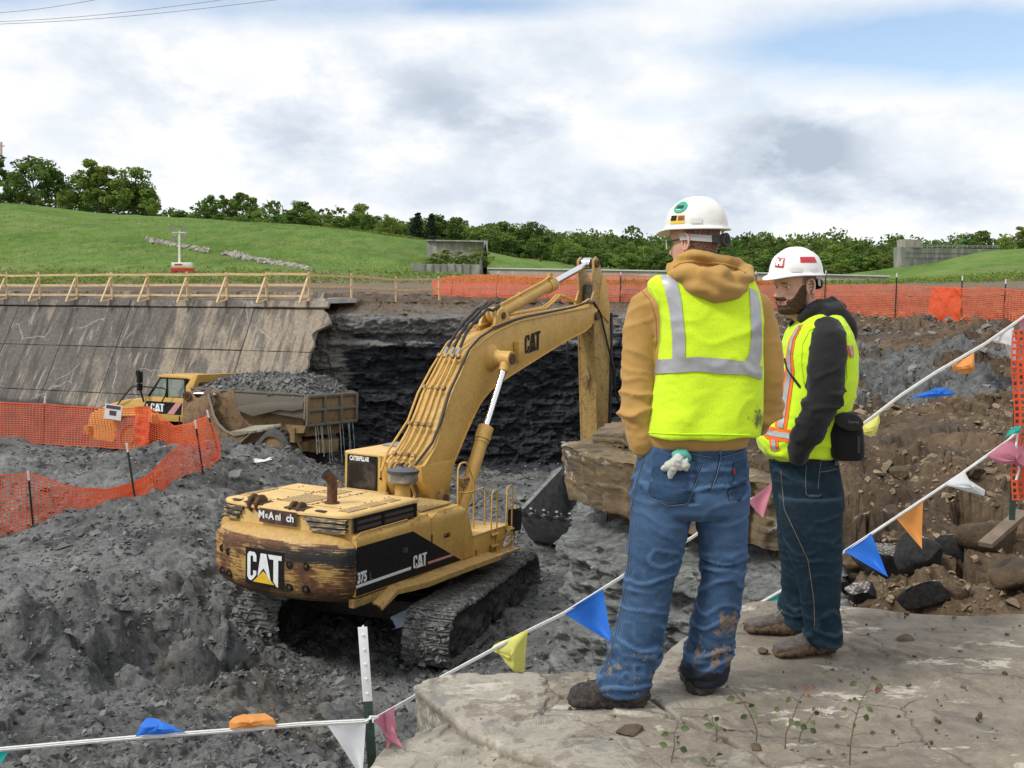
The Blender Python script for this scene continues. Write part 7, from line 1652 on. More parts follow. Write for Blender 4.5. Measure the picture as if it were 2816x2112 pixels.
def helmet(M, parent, label, mat, tilt=0.0, dirty=False):
    Mh = M @ Matrix.Rotation(tilt, 4, 'Y'); m = MB(); nt = 72; rings = []
    z0 = .050
    def dome(t, v, off=0.0):   # v 0 rim .. 1 top
        rx, ry, h = .122 + off, .104 + off, .108 + off; a = v * PI / 2; c = math.cos(a) ** .82; s = math.sin(a)
        x = rx * c * math.cos(t) - .004; y = ry * c * math.sin(t); z = z0 + h * s
        rdg = .008 * math.exp(-(y / .020) ** 2) * (1 if v > .25 else v / .25) * (.5 + .5 * (1 - abs(math.cos(t)) * .2)); side = .0035 * math.exp(-((abs(y) - .055) / .012) ** 2) * (v > .3)
        return Vector((x, y, z + rdg + side))
    for k in range(26):
        v = k / 26; rings.append([Mh @ dome(2 * PI * i / nt, v) for i in range(nt)])
    rings.append([Mh @ dome(2 * PI * i / nt, .985) for i in range(nt)])
    inner = [[Mh @ dome(2 * PI * i / nt, k / 12, -.004) for i in range(nt)] for k in (11, 9, 6, 3, 0)]
    def brim(t, w, dz): # widening in front
        c = max(0, math.cos(t)); ex = w * (1 + 2.7 * c ** 3); rx, ry = .122 + ex, .104 + w * (1 + .3 * c); return Mh @ Vector((rx * math.cos(t) - .004, ry * math.sin(t), z0 - .004 - dz - .022 * c ** 4 * (w / .013)))
    br = [[brim(2 * PI * i / nt, w, dz) for i in range(nt)] for w, dz in ((-.006, .004), (.0, .006), (.0105, .008), (.012, .004), (.0105, .001), (.002, -.002))]
    m.loft(inner + br + rings[1:], caps=True)
    h = m.build('hard_hat', mat, parent, smooth=True); h['label'] = label
    for e in h.data.edges: e.use_edge_sharp = False
    return h, Mh, dome
def hat_patch(name, Mh, dome, t0, t1, v0, v1, mat, parent, n=10, off=.0015, shape=None):
    if shape is None:
        q = 12; V = [tuple(Mh @ dome(t0 + (t1 - t0) * i / q, v0 + (v1 - v0) * j / q, off)) for i in range(q + 1) for j in range(q + 1)]; return link(name, npmesh(name, V, gridF(q + 1, q + 1), [mat], True), parent)
    off += .002
    polys = shape or [[(0, 0), (1, 0), (1, 1), (0, 1)]]
    vs = []; fs = []
    for poly in polys:
        dense = []
        for i in range(len(poly)):
            a, b = poly[i], poly[(i + 1) % len(poly)]
            for s in range(4): dense.append((a[0] + (b[0] - a[0]) * s / 4, a[1] + (b[1] - a[1]) * s / 4))
        o_ = len(vs); vs += [Mh @ dome(t0 + (t1 - t0) * u, v0 + (v1 - v0) * v, off) for u, v in dense]; fs += [tuple(i + o_ for i in t) for t in tess(dense)]
    me = bpy.data.meshes.new(name); me.from_pydata([tuple(v) for v in vs], [], fs); me.materials.append(mat); me.update(); return link(name, me, parent)

# ---- cloth and skin
def fabric(name, c, sc=300, var=.12, folds=.0, rough=.9, holes=False):
    m = Mat(name, rough, 0, .2); n = m.noise(5, 6, .6); f = m.noise(sc, 2, .5)
    b = m.ramp(n, (.3, tuple(x * (1 - var) for x in c)), (.7, tuple(min(1, x * (1 + var)) for x in c)))
    if holes:
        w = m.nd('ShaderNodeTexWave', wave_type='BANDS', bands_direction='Z'); w.inputs['Scale'].default_value = 62; w.inputs['Distortion'].default_value = 1.5; w.inputs['Detail'].default_value = 1; m.L.new(m.obj(), w.inputs[0])
        v = m.voro(260, m.obj(scale=(1, 1, .6))); d = m.math('MULTIPLY', m.ramp(v, (.12, .0), (.4, 1.0)), m.ramp(w.outputs['Fac'], (.2, .75), (.6, 1.0))); b = m.mix(d, tuple(x * .72 for x in c), b)
    m.col(b); m.bump(f, .25, .002); m.bump(m.noise(14, 6, .6), .25, .006)
    m.b.inputs['Sheen Weight'].default_value = .15
    return m
M_hood1 = fabric('mustard_fleece', (.45, .265, .080)).m
M_hood2 = fabric('black_fleece', (.020, .021, .022), var=.25).m
_m = fabric('hi_vis_mesh', (.66, .93, .03), holes=True, var=.04); _m.b.inputs['Emission Color'].default_value = (0, 0, 0, 1)
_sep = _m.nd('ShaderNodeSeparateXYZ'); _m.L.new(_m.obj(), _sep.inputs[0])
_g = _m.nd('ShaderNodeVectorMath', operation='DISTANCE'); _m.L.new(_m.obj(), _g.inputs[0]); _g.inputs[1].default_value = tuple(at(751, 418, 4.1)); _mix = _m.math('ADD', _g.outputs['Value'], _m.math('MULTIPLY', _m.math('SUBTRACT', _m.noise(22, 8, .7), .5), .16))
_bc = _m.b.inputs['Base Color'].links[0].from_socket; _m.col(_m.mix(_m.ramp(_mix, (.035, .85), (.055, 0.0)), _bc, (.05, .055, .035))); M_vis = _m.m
M_vis2 = fabric('hi_vis_mesh_two', (.64, .93, .03), holes=True, var=.04).m
M_edge = fabric('vest_binding', (.52, .86, .02), var=.03).m
def refl(name, c): m = Mat(name, .38, .25, .5); v = m.noise(40, 3, .5); m.col(m.ramp(v, (.3, tuple(x * .92 for x in c)), (.7, tuple(x * 1.06 for x in c)))); m.bump(m.noise(9, 5, .6), .25, .006); return m.m
M_refl = refl('reflective_tape', (.40, .41, .43)); M_refo = fabric('orange_trim', (.88, .17, .03), var=.04).m
def denim(name, c, fade, muddy):
    m = Mat(name, .9, 0, .15); a = m.attr('reg'); n = m.noise(7, 7, .65); fine = m.noise(260, 3, .6, m.obj(scale=(1, 1, .35))); n3 = m.noise(26, 8, .7); w = m.noise(4.5, 6, .6, m.obj(scale=(1, 1, 2.2)))
    b = m.ramp(m.math('ADD', m.math('MULTIPLY', n, .5), m.math('MULTIPLY', fine, .5)), (.35, tuple(x * .66 for x in c)), (.65, tuple(min(1, x * 1.3) for x in c)))
    b = m.mix(m.math('MULTIPLY', m.math('MULTIPLY', a[0], m.ramp(w, (.35, .4), (.6, 1.0))), fade), b, tuple(min(1, x * 2.2 + .02) for x in c))
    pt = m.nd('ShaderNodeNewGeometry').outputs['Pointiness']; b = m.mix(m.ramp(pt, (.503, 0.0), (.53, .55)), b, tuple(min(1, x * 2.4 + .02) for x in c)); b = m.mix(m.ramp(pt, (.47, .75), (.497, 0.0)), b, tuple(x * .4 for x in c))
    k = m.math('ADD', a[1], m.math('MULTIPLY', m.math('SUBTRACT', n3, .5), 2.1)); b = m.mix(m.ramp(k, (.60, 0.0), (.68, muddy)), b, m.ramp(m.noise(60, 5, .7), (.3, (.12, .085, .058)), (.7, (.27, .21, .155))))
    b = m.mix(m.ramp(m.math('ADD', a[2], m.math('MULTIPLY', m.math('SUBTRACT', n3, .5), .8)), (.5, 0.0), (.66, .9)), b, (.018, .016, .015))
    m.col(b); m.bump(fine, .3, .0015); m.bump(n, .3, .006); return m.m
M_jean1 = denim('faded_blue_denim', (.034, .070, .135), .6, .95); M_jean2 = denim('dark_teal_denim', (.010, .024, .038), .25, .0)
M_stit = simple('tan_stitching', (.30, .23, .15), .8); M_seam = simple('dark_seam', (.012, .018, .035), .9); M_seaml = simple('pale_seam', (.20, .25, .32), .9)
def skin(name, c=(.68, .40, .295)):
    m = Mat(name, .55, 0, .4); a = m.attr('reg'); n = m.noise(28, 6, .6); b = m.ramp(n, (.3, tuple(x * .86 for x in c)), (.7, tuple(min(1, x * 1.1) for x in c)))
    b = m.mix(a[0], b, (.36, .10, .085)); k = m.math('ADD', a[1], m.math('MULTIPLY', m.math('SUBTRACT', m.noise(180, 3, .6), .5), .9)); b = m.mix(m.ramp(k, (.35, 0.0), (.75, .92)), b, (.030, .018, .012))
    m.col(b); m.b.inputs['Subsurface Weight'].default_value = .12; m.b.inputs['Subsurface Radius'].default_value = (.01, .004, .002); m.bump(m.noise(220, 4, .6), .12, .001); return m.m
M_skin = skin('skin')
M_hatw = Mat('white_helmet_shell', .28, 0, .5); M_hatw.col(M_hatw.ramp(M_hatw.noise(6, 5, .6), (.3, (.78, .78, .79)), (.7, (.86, .86, .86)))); M_hatw = M_hatw.m
_h1 = Mat('scuffed_helmet_shell', .38, 0, .5); _h1.col(_h1.mix(_h1.ramp(_h1.noise(38, 8, .75), (.64, 0.0), (.70, .8)), _h1.ramp(_h1.noise(5, 6, .6), (.3, (.70, .69, .64)), (.7, (.82, .81, .78))), (.25, .22, .18))); M_hatd = _h1.m
def mud_mat(name, lo, hi): m = Mat(name, .7, 0, .4); n = m.noise(30, 8, .7); m.col(m.ramp(n, (.35, lo), (.66, hi))); m.bump(n, .9, .01); m.bump(m.noise(90, 5, .7), .6, .004); m.rough(m.ramp(n, (.4, .45), (.6, .85))); return m.m
M_mudb = mud_mat('black_boot_mud', (.010, .009, .009), (.072, .060, .050)); M_mudbr = mud_mat('brown_shoe_mud', (.060, .036, .020), (.155, .100, .058)); M_shoe = mud_mat('grey_shoe', (.06, .045, .035), (.165, .145, .13))

def folds(V, N, k, amp, sc=(9, 9, 26), seed=1):
    """cloth folds: warped ridges running mostly across the limb"""
    x, y, z = V[:, 0], V[:, 1], V[:, 2]; w = .35 * fbm(x * 6, y * 6, z * 6, o=2, seed=seed); r = 1 - np.abs(fbm(x * sc[0] + w, y * sc[1] + w, z * sc[2] + 3 * w, o=2, g=.4, seed=seed + 3)) * 2
    return 1.35 * amp * k * (np.clip(r, 0, 1) ** 2.6 - .3) + .0035 * k * (1 - 2 * np.abs(fbm(x * 19 + 2 * w, y * 19, z * 34, o=2, seed=seed + 5)))
def hand(m, P, D, side, s=1.0, bend=.6):
    """palm and five fingers; P wrist, D direction of the fingers, side = thumb direction"""
    D = D.normalized(); S = (side - D * side.dot(D)).normalized(); U = D.cross(S)
    m.tube([P - D * .03, P, P + D * .045 * s, P + D * .09 * s], [.026 * s, .025 * s, .036 * s, .034 * s], 14)
    for i, (o_, L_, r) in enumerate(((.027, .072, .0088), (.009, .082, .0090), (-.009, .076, .0086), (-.026, .060, .0078))):
        b = P + D * .075 * s + S * o_ * s; q = [b, b + D * .03 * s]; d = D.copy()
        for t in (.45, .3, .25): d = (d + U * bend * .5).normalized(); q.append(q[-1] + d * L_ * t * s)
        m.tube(q, [r * s * 1.1, r * s * 1.1, r * s, r * s * .92, r * s * .75], 10)
    b = P + D * .02 * s + S * .02 * s; m.tube([b, b + (D * .6 + S * .7).normalized() * .035 * s, b + (D * .6 + S * .7).normalized() * .035 * s + (D * .95 + S * .2).normalized() * .035 * s, b + (D * .6 + S * .7).normalized() * .035 * s + (D * .95 + S * .1).normalized() * .055 * s], [.013 * s, .012 * s, .011 * s, .008 * s], 10)

def frame_matrix(pos, fwd, nod=0.0, roll=0.0, sc_=1.0):
    f = Vector(fwd).normalized(); up = Vector((0, 0, 1)); l = up.cross(f).normalized(); up = f.cross(l)
    return Matrix.Translation(pos) @ Matrix(((f.x, l.x, up.x), (f.y, l.y, up.y), (f.z, l.z, up.z))).to_4x4() @ Matrix.Rotation(nod, 4, 'Y') @ Matrix.Rotation(roll, 4, 'X') @ Matrix.Scale(sc_, 4)

def person_back():
    Y = 4.2; T = thing('person', 'man seen from behind in mustard hoodie, lime vest, faded muddy jeans and white hard hat', 'person', (0, 0, 0))
    MH = frame_matrix(at(695, 241, 4.22), (-.76, .65, 0), nod=.10, sc_=1.0)
    # body under the clothes, one surface
    m = MB(); head_shape(MH, m)
    m.tube([at(696, 252, 4.20), at(700, 262, 4.2), at(702, 278, 4.2)], [.062, .060, .068], 24)
    m.loft([ring(a + 6, b - 6, py, Y, d * .8, 24) for py, a, b, d in ((440, 652, 742, .13), (400, 656, 750, .13), (350, 660, 752, .13), (304, 656, 750, .10), (275, 675, 730, .07))])
    m.loft([ring(a + 5, b - 5, py, Yc, d, 20) for py, a, b, Yc, d in ((438, 650, 742, 4.2, .1), (500, 640, 742, 4.2, .12))])
    for leg in (((500, 640, 686, 4.2), (580, 634, 668, 4.19), (640, 620, 655, 4.17), (676, 610, 640, 4.14)), ((500, 696, 742, 4.21), (580, 708, 738, 4.23), (640, 696, 728, 4.26), (664, 694, 718, 4.28))): m.loft([ring(a, b, py, Yc, .06, 16) for py, a, b, Yc in leg])
    tubes(m, [(652, 306, 4.22, .034), (641, 370, 4.19, .038), (640, 412, 4.175, .034), (646, 440, 4.17, .030), (648, 452, 4.17, .027)]); hand(m, at(650, 458, 4.19), Vector((.05, .10, -1)), Vector((-.8, .6, 0)), 1.0, .4)
    tubes(m, [(750, 308, 4.22, .034), (764, 380, 4.21, .038), (762, 408, 4.22, .036), (750, 425, 4.38, .030)]); hand(m, at(744, 432, 4.43), Vector((-.4, .2, -.9)), Vector((0, .9, 0)), 1.0, .5)
    m.tube([at(630, 680, 4.15), at(634, 698, 4.15), at(615, 702, 4.16)], [.04, .028, .016], 12); m.tube([at(706, 664, 4.28), at(706, 676, 4.31), at(706, 676, 4.40)], [.04, .026, .016], 12)
    inv = MH.inverted()
    def hattr(V):
        L_ = (V - np.array(MH.translation)) @ np.array(inv.to_3x3()).T; x, y, z = L_.T; near = (np.linalg.norm(L_, axis=1) < .2)
        hair = sstep(.03, -.02, x) * sstep(-.085, -.06, z) * near * (np.abs(y) < .09); stub = .30 * sstep(-.03, -.06, z) * (x > -.0) * near
        return np.stack([0.15 * near, np.clip(hair * .62 + stub, 0, 1), 0 * x], -1)
    fuse('body', m, .006, 2, [M_skin], T, attr=hattr)
    e = ear(MH, 1); e.build('ear', M_skin, T, smooth=True); e = ear(MH, -1); e.build('ear', M_skin, T, smooth=True)
    # safety glasses temple
    m = MB(); m.tube([MH @ Vector((-.02, .079, .006)), MH @ Vector((.03, .080, .006)), MH @ Vector((.085, .062, .006))], .003, 6); m.cur = 1; m.loft([[MH @ Vector((.085, .062, z)), MH @ Vector((.105, .035, z)), MH @ Vector((.108, .033, z)), MH @ Vector((.088, .062, z))] for z in (-.022, .014)]); m.build('safety_glasses', [M_blkd, glass('clear_lens', (.35, .38, .38), .1)], T)
    # jeans
    m = MB(); Y = 4.2
    m.loft([ring(a, b, py, Y, d) for py, a, b, d in ((441, 644, 744, .125), (455, 638, 747, .138), (468, 635, 748, .148), (482, 632, 749, .156), (496, 630, 749, .155), (508, 630, 749, .145), (516, 632, 747, .11))])
    m.loft([ring(a, b, py, Yc, d, 30, 2.1) for py, a, b, Yc, d in ((492, 633, 690, 4.19, .13), (515, 630, 691, 4.19, .125), (535, 628.5, 687, 4.19, .12), (556, 627.5, 681, 4.19, .108), (580, 625.5, 675, 4.18, .10), (600, 622, 670.5, 4.18, .095), (625, 616, 665, 4.17, .095), (648, 609, 661, 4.16, .095), (665, 603, 657, 4.15, .10), (680, 598, 652, 4.14, .10), (688, 597, 649, 4.14, .10), (693, 599, 646, 4.14, .095))])
    m.loft([ring(a, b, py, Yc, d, 30, 2.1) for py, a, b, Yc, d in ((492, 694, 748, 4.21, .13), (515, 695, 748, 4.21, .125), (535, 698, 747.5, 4.21, .118), (556, 700, 747, 4.22, .108), (580, 701, 744, 4.23, .10), (602, 697, 741, 4.24, .096), (625, 691, 737, 4.25, .096), (642, 690, 733, 4.26, .095), (655, 683, 731, 4.27, .10), (668, 681.5, 730, 4.27, .105), (676, 684, 728, 4.27, .10), (681, 688, 725, 4.27, .09))])
    def jw(V, N):
        z = V[:, 2]; k = .25 + .9 * np.exp(-((z - .18) / .13) ** 2) + .45 * np.exp(-((z - .52) / .12) ** 2) + .55 * np.exp(-((z - .86) / .07) ** 2)
        d = folds(V, N, k, .0115, (5, 5, 17), 11)
        d = d - .010 * np.exp(-((V[:, 0] - .66) / .020) ** 2) * (z > .80) * (z < 1.02) * (V[:, 1] < 4.15)   # seat cleft
        return d
    def ja(V):
        x, y, z = V.T; back = V[:, 1] < 4.2; fade = np.clip(.9 * np.exp(-((z - .78) / .16) ** 2) + .35 * np.exp(-((z - .45) / .2) ** 2), 0, 1) * back; mud = .10 + .35 * sstep(.55, .12, z) + .42 * np.exp(-((x - .83) / .06) ** 2 - ((z - .33) / .10) ** 2) * back + .2 * np.exp(-((x - .75) / .07) ** 2 - ((z - .2) / .06) ** 2); dark = .75 * sstep(.20, .10, z) * (x > .66) + .55 * sstep(.11, .06, z)
        return np.stack([fade, mud, dark], -1)
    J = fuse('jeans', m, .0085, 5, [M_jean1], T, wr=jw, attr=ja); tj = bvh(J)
    q = lambda x, y: ((1740 + x / 5.925) / 2.75, (1180 + y / 5.925) / 2.75)
    L_ = [q(370, 395), q(300, 700), q(248, 1100)]; R_ = [q(1140, 570), q(1000, 880), q(880, 1210)]
    dn = M_jean1
    drape('back_pocket', tj, [q(370, 395), q(310, 700), q(250, 1090)], [q(1140, 570), q(1010, 880), q(880, 1205)], M_jean1, J, .0035, 30, 24)
    drape('back_pocket', tj, [q(1640, 545), q(1640, 850), q(1560, 1010), q(1580, 1165)], [q(1835, 490), q(1850, 800), q(1850, 1000), q(1740, 1180)], M_jean1, J, .0035, 24, 12)
    for nm, pts in (('pocket_stitching', [q(370, 395), q(1140, 570), q(880, 1205), q(560, 1240), q(250, 1090), q(370, 395)]), ('pocket_stitching', [q(1835, 490), q(1640, 545), q(1640, 850), q(1545, 1010), q(1570, 1165), q(1700, 1180)]), ('seat_seam', [q(1400, 260), q(1420, 460), q(1350, 750), q(1250, 1040)]), ('yoke_seam', [q(470, 290), q(900, 390), q(1330, 470)]), ('yoke_seam', [q(1440, 450), q(1640, 400), q(1830, 330)]), ('side_seam', [q(240, 350), q(60, 900), q(-10, 1300), (629, 570), (622, 610), (612, 650), (603, 680)])):
        stitch(nm, tj, pts, M_seam, J, .0022, .001); stitch(nm, tj, [(a + .8, b + .5) for a, b in pts], M_seaml, J, .0009, .003)
    stitch('pocket_arc', tj, [q(330, 790), q(450, 770), q(540, 850), q(600, 990), q(700, 880), q(820, 840), q(930, 880)], simple('brown_arc', (.045, .04, .045), .9), J, .0028, .002)
    drape('pocket_tab', tj, [q(1620, 640), q(1620, 715)], [q(1655, 640), q(1655, 715)], simple('red_tab', (.35, .02, .03), .7), J, .007, 4, 2)
    stitch('belt_loop', tj, [q(1415, 245), q(1425, 450)], M_jean1, J, .006, .003); stitch('belt_loop', tj, [q(415, 225), q(415, 295)], M_seaml, J, .003, .003)
    # hoodie
    m = MB(); Y = 4.2
    m.loft([ring(a, b, py, Y, d) for py, a, b, d in ((447, 646, 744, .13), (440, 643, 748, .145), (430, 642, 751, .15), (415, 645, 756, .152), (395, 650, 757, .148), (370, 652, 757, .142), (345, 655, 757, .142), (322, 650, 759, .138), (304, 644, 762, .128), (292, 648, 758, .115), (283, 656, 750, .10), (274, 668, 738, .085), (264, 676, 728, .078), (256, 680, 724, .076))])
    tubes(m, [(660, 294, 4.22, .045), (647, 306, 4.22, .064), (641, 330, 4.21, .066), (638.5, 370, 4.19, .062), (636.5, 400, 4.17, .061), (637, 418, 4.165, .060), (640, 434, 4.165, .054), (644, 447, 4.17, .046), (647, 456, 4.18, .036)])
    tubes(m, [(742, 294, 4.22, .045), (755, 306, 4.22, .064), (762, 332, 4.22, .066), (766.5, 370, 4.2, .063), (767, 395, 4.21, .062), (763, 412, 4.24, .060), (755, 422, 4.33, .054), (745, 428, 4.43, .046)])
    # hood lying on the shoulders
    tubes(m, [(672, 268, 4.16, .030), (684, 275, 4.10, .042), (700, 283, 4.07, .052), (716, 289, 4.06, .055), (732, 288, 4.08, .048), (746, 277, 4.13, .034), (747, 268, 4.18, .026)])
    tubes(m, [(700, 276, 4.07, .045), (718, 282, 4.06, .055), (726, 290, 4.06, .044)])
    tubes(m, [(671, 268, 4.19, .018), (681, 260, 4.14, .020), (697, 256.5, 4.115, .022), (712, 258, 4.12, .023), (727, 260, 4.14, .021), (738, 263, 4.18, .02), (746, 271, 4.2, .019)])
    tubes(m, [(668, 268, 4.26, .022), (686, 268, 4.32, .025), (705, 268, 4.34, .028), (728, 266, 4.31, .025), (745, 268, 4.24, .022)])
    def hw(V, N):
        x, y, z = V.T; px = 512 + F_PX * x / y; arm = sstep(656, 650, px) + sstep(756, 762, px); zz = 1.6 - (z * 0); el = np.exp(-((z - 1.12) / .09) ** 2)
        k = .15 + arm * (.35 + 1.2 * el) + .35 * sstep(1.6, 1.66, z); d = folds(V, N, k, .010, (7, 7, 15), 31)
        hd = (px > 668) & (px < 752) & (y < 4.14) & (z > 1.56); d = d + np.where(hd, .007 * np.sin((z * 1.0 + .35 * x) * 75 + 3 * vn(x * 9, z * 9, seed=4)), 0) * sstep(1.56, 1.60, z)
        return d
    H = fuse('hoodie', m, .0085, 3, [M_hood1], T, wr=hw)
    th_ = bvh(H)
    stitch('hood_hem', th_, [(673, 268), (680, 263.5), (695, 261), (712, 262.5), (728, 265), (740, 268.5), (746, 274)], M_hood1, H, .0045, .002)
    stitch('arm_seam', th_, [(641, 290), (650, 300), (656, 318), (657, 340), (655, 352)], simple('mustard_seam', (.25, .13, .03), .9), H, .0016, .0005)
    # vest: shell over the torso; the sleeves come out through its sides
    m = MB(); Y = 4.2
    m.loft([ring(a, b, py, Yc, d, 44, 3.3) for py, a, b, Yc, d in ((433.5, 644, 757, 4.19, .168), (425, 645, 758, 4.19, .168), (412, 647, 759, 4.19, .166), (395, 650, 759.5, 4.19, .162), (375, 653.5, 760, 4.19, .158), (350, 656.5, 760, 4.19, .156), (328, 657, 760.5, 4.19, .152), (310, 656, 760.5, 4.19, .142), (298, 652, 759, 4.19, .130), (289, 648.5, 757, 4.19, .118), (282, 648, 754, 4.19, .105), (276, 655, 748, 4.19, .088))], caps=True)
    def vw(V, N): 
        x, y, z = V.T; k = .22 + .5 * np.exp(-((x - .62) / .12) ** 2 - ((z - 1.15) / .15) ** 2); return folds(V, N, k + .15, .010, (5, 5, 6), 51) + .004 * np.sin(x * 38 + 6 * vn(x * 3, z * 3, seed=8)) * sstep(1.3, 1.08, z)
    Vv = fuse('vest', m, .0085, 3, [M_vis], T, wr=vw); tv = bvh(Vv)
    q = lambda x, y: ((1640 + x / 2.155) / 2.75, (530 + y / 2.155) / 2.75)
    drape('reflective_stripe', tv, [q(372, 485), q(405, 560), q(432, 680), q(452, 850), q(452, 985)], [q(443, 470), q(482, 540), q(505, 650), q(525, 850), q(528, 1060)], M_refl, Vv, .003, 44, 10, 'left shoulder stripe')
    drape('reflective_stripe', tv, [q(905, 560), q(912, 700), q(918, 850), q(905, 950), q(880, 1005)], [q(950, 590), q(972, 680), q(978, 850), q(976, 960), q(960, 1040)], M_refl, Vv, .003, 40, 8, 'right shoulder stripe')
    drape('reflective_stripe', tv, [q(358, 990), q(450, 985), q(600, 972), q(760, 985), q(885, 1000), q(978, 1030)], [q(340, 1075), q(450, 1068), q(600, 1058), q(740, 1072), q(890, 1078), q(975, 1108)], M_refl, Vv, .0045, 60, 8, 'waist stripe')
    for pts in ([q(270, 528), q(330, 570), q(370, 640), q(385, 760), q(384, 860), q(360, 950)], [q(280, 1420), q(450, 1430), q(700, 1432), q(950, 1438)]): stitch('binding', tv, pts, M_edge, Vv, .0028, .001)
    # boots caked in mud
    def bootw(V, N): return .011 * fbm(V[:, 0] * 30, V[:, 1] * 30, V[:, 2] * 40, o=4, g=.6, seed=61) + .009 * chunks(V[:, 0] * 45 + V[:, 2] * 40, V[:, 1] * 45 - V[:, 2] * 25, 62)
    m = MB(); g = .0
    def foot(heel, toe, w, h, ank):
        heel, toe = Vector(heel), Vector(toe); d = (toe - heel); s = Vector((-d.y, d.x, 0)).normalized(); R_ = []
        for t, ww, hh in ((-.06, .55, .40), (0, .85, .75), (.15, 1.0, .95), (.35, .95, 1.0), (.55, 1.0, .80), (.75, 1.12, .66), (.92, .95, .56), (1.02, .55, .40)):
            c = heel + d * t; R_.append([Vector((c.x, c.y, 0)) + s * w * ww * math.copysign(abs(math.cos(a)) ** .7, math.cos(a)) + Vector((0, 0, h * hh * (.5 + .5 * math.copysign(abs(math.sin(a)) ** .7, math.sin(a))))) for a in [2 * PI * i / 18 for i in range(18)]])
        m.loft(R_); a_ = heel + d * ank; m.tube([Vector((a_.x, a_.y, .03)), Vector((a_.x, a_.y, .17))], [w * 1.05, w * 1.05], 18)
    foot((.485, 4.12, 0), (.225, 4.17, 0), .060, .125, .10); B = fuse('boot', m, .006, 1, [M_mudb], T, wr=bootw); B['label'] = 'left boot thick with black mud'
    m = MB(); foot((.735, 4.22, 0), (.745, 4.47, 0), .058, .125, .12); B = fuse('boot', m, .006, 1, [M_mudb], T, wr=bootw); B['label'] = 'right boot seen from the heel'
    # hard hat
    h, Mh, dm = helmet(MH, T, 'scuffed white hard hat with green and yellow stickers', M_hatd, tilt=-.10)
    gn, yl, rd = simple('green_sticker', (.02, .36, .22), .5), simple('yellow_sticker', (.75, .55, .05), .5), simple('red_sticker', (.25, .04, .03), .5)
    hat_patch('round_sticker', Mh, dm, R(97), R(62), .30, .62, gn, h, shape=[[(.5 + .5 * math.cos(a), .5 + .5 * math.sin(a)) for a in [2 * PI * i / 14 for i in range(14)]]])
    hat_patch('sticker_print', Mh, dm, R(88), R(70), .42, .50, M_blkd, h, off=.003); hat_patch('sticker_print', Mh, dm, R(84), R(72), .37, .39, M_white, h, off=.003)
    hat_patch('square_sticker', Mh, dm, R(96), R(64), .06, .25, yl, h); hat_patch('sticker_print', Mh, dm, R(95), R(83), .13, .23, rd, h, off=.003); hat_patch('sticker_print', Mh, dm, R(79), R(65), .13, .24, M_blk, h, off=.003)
    hat_patch('slot_cover', Mh, dm, R(128), R(108), .05, .17, simple('slot_white', (.66, .66, .64), .5), h, off=.003)
    m = MB(); P = [MH @ Vector((.0 + .112 * math.cos(a) - .01, .088 * math.sin(a), .012 - .022 * (math.cos(a) < 0) * abs(math.cos(a)))) for a in [R(x) for x in range(80, 285, 8)]]
    for i in range(len(P) - 1):
        m.cur = 0 if i < 8 else 1; up = MH.to_3x3() @ Vector((0, 0, 1)); w = .012 + .004 * (i > 8); a_, b_ = P[i], P[i + 1]; c_ = (MH @ Vector((-.01, 0, .01))); na, nb_ = (a_ - c_).normalized() * .003, (b_ - c_).normalized() * .003
        m.add([a_ - up * w, b_ - up * w, b_ + up * w, a_ + up * w, a_ - up * w + na, b_ - up * w + nb_, b_ + up * w + nb_, a_ + up * w + na], [(0, 1, 2, 3), (4, 5, 6, 7), (0, 1, 5, 4), (3, 2, 6, 7)])
    m.build('headband', [simple('grey_band', (.42, .42, .42), .5), M_blkd], h)
    m = MB(); c_ = MH @ Vector((-.122, -.004, -.012)); d = (MH.to_3x3() @ Vector((-1, 0, 0))).normalized(); m.cyl(c_ - d * .006, c_ + d * .012, .026, 22); m.cur = 1; m.cyl(c_ + d * .010, c_ + d * .014, .014, 18); m.build('ratchet_knob', [M_blkd, M_blk], h, smooth=True)
    # crumpled work glove sticking out of the back pocket
    g = thing('work_glove', 'crumpled white and teal work glove hanging from the back pocket', 'glove')
    q = lambda x, y: ((1740 + x / 5.925) / 2.75, (1180 + y / 5.925) / 2.75); gw, gt = fabric('glove_white', (.52, .53, .49)).m, fabric('glove_teal', (.10, .40, .33)).m
    def gtube(nm, pts, mat):
        m = MB(); P = []
        for x, y, r, o_ in pts:
            a_, b_ = q(x, y); h_ = tj.ray_cast(CAMP, ray(a_, b_).normalized())[0]; P.append((h_ if h_ else at(a_, b_, 4.05)) + Vector((0, -o_, 0)))
        m.tube(P, [p[2] for p in pts], 12); return m
    a_ = gtube('palm', [(760, 430, .018, .012), (720, 520, .022, .022), (640, 560, .018, .02), (540, 600, .012, .015), (490, 660, .008, .008)], gw); b_ = gtube('f', [(700, 560, .016, .018), (640, 640, .013, .016), (615, 720, .010, .012), (600, 790, .004, .008)], gw); a_.add(b_.v, b_.f); b_ = gtube('f', [(800, 500, .018, .02), (840, 580, .016, .022), (830, 650, .010, .015)], gw); a_.add(b_.v, b_.f); b_ = gtube('f', [(740, 540, .015, .022), (770, 610, .012, .018), (790, 650, .008, .012)], gw); a_.add(b_.v, b_.f)
    fuse('fabric', a_, .003, 1, [gw], g, wr=lambda V, N: .005 * (1 - 2 * np.abs(fbm(V[:, 0] * 45, V[:, 1] * 45, V[:, 2] * 45, o=3, seed=71))))
    a_ = gtube('cuff', [(660, 420, .010, .008), (740, 400, .016, .014), (830, 400, .017, .016), (880, 450, .012, .012), (890, 510, .009, .008)], gt); fuse('cuff', a_, .003, 1, [gt], g, wr=lambda V, N: .005 * (1 - 2 * np.abs(fbm(V[:, 0] * 45, V[:, 1] * 45, V[:, 2] * 45, o=3, seed=75))))
    # root at the feet
    return T
P1 = person_back()

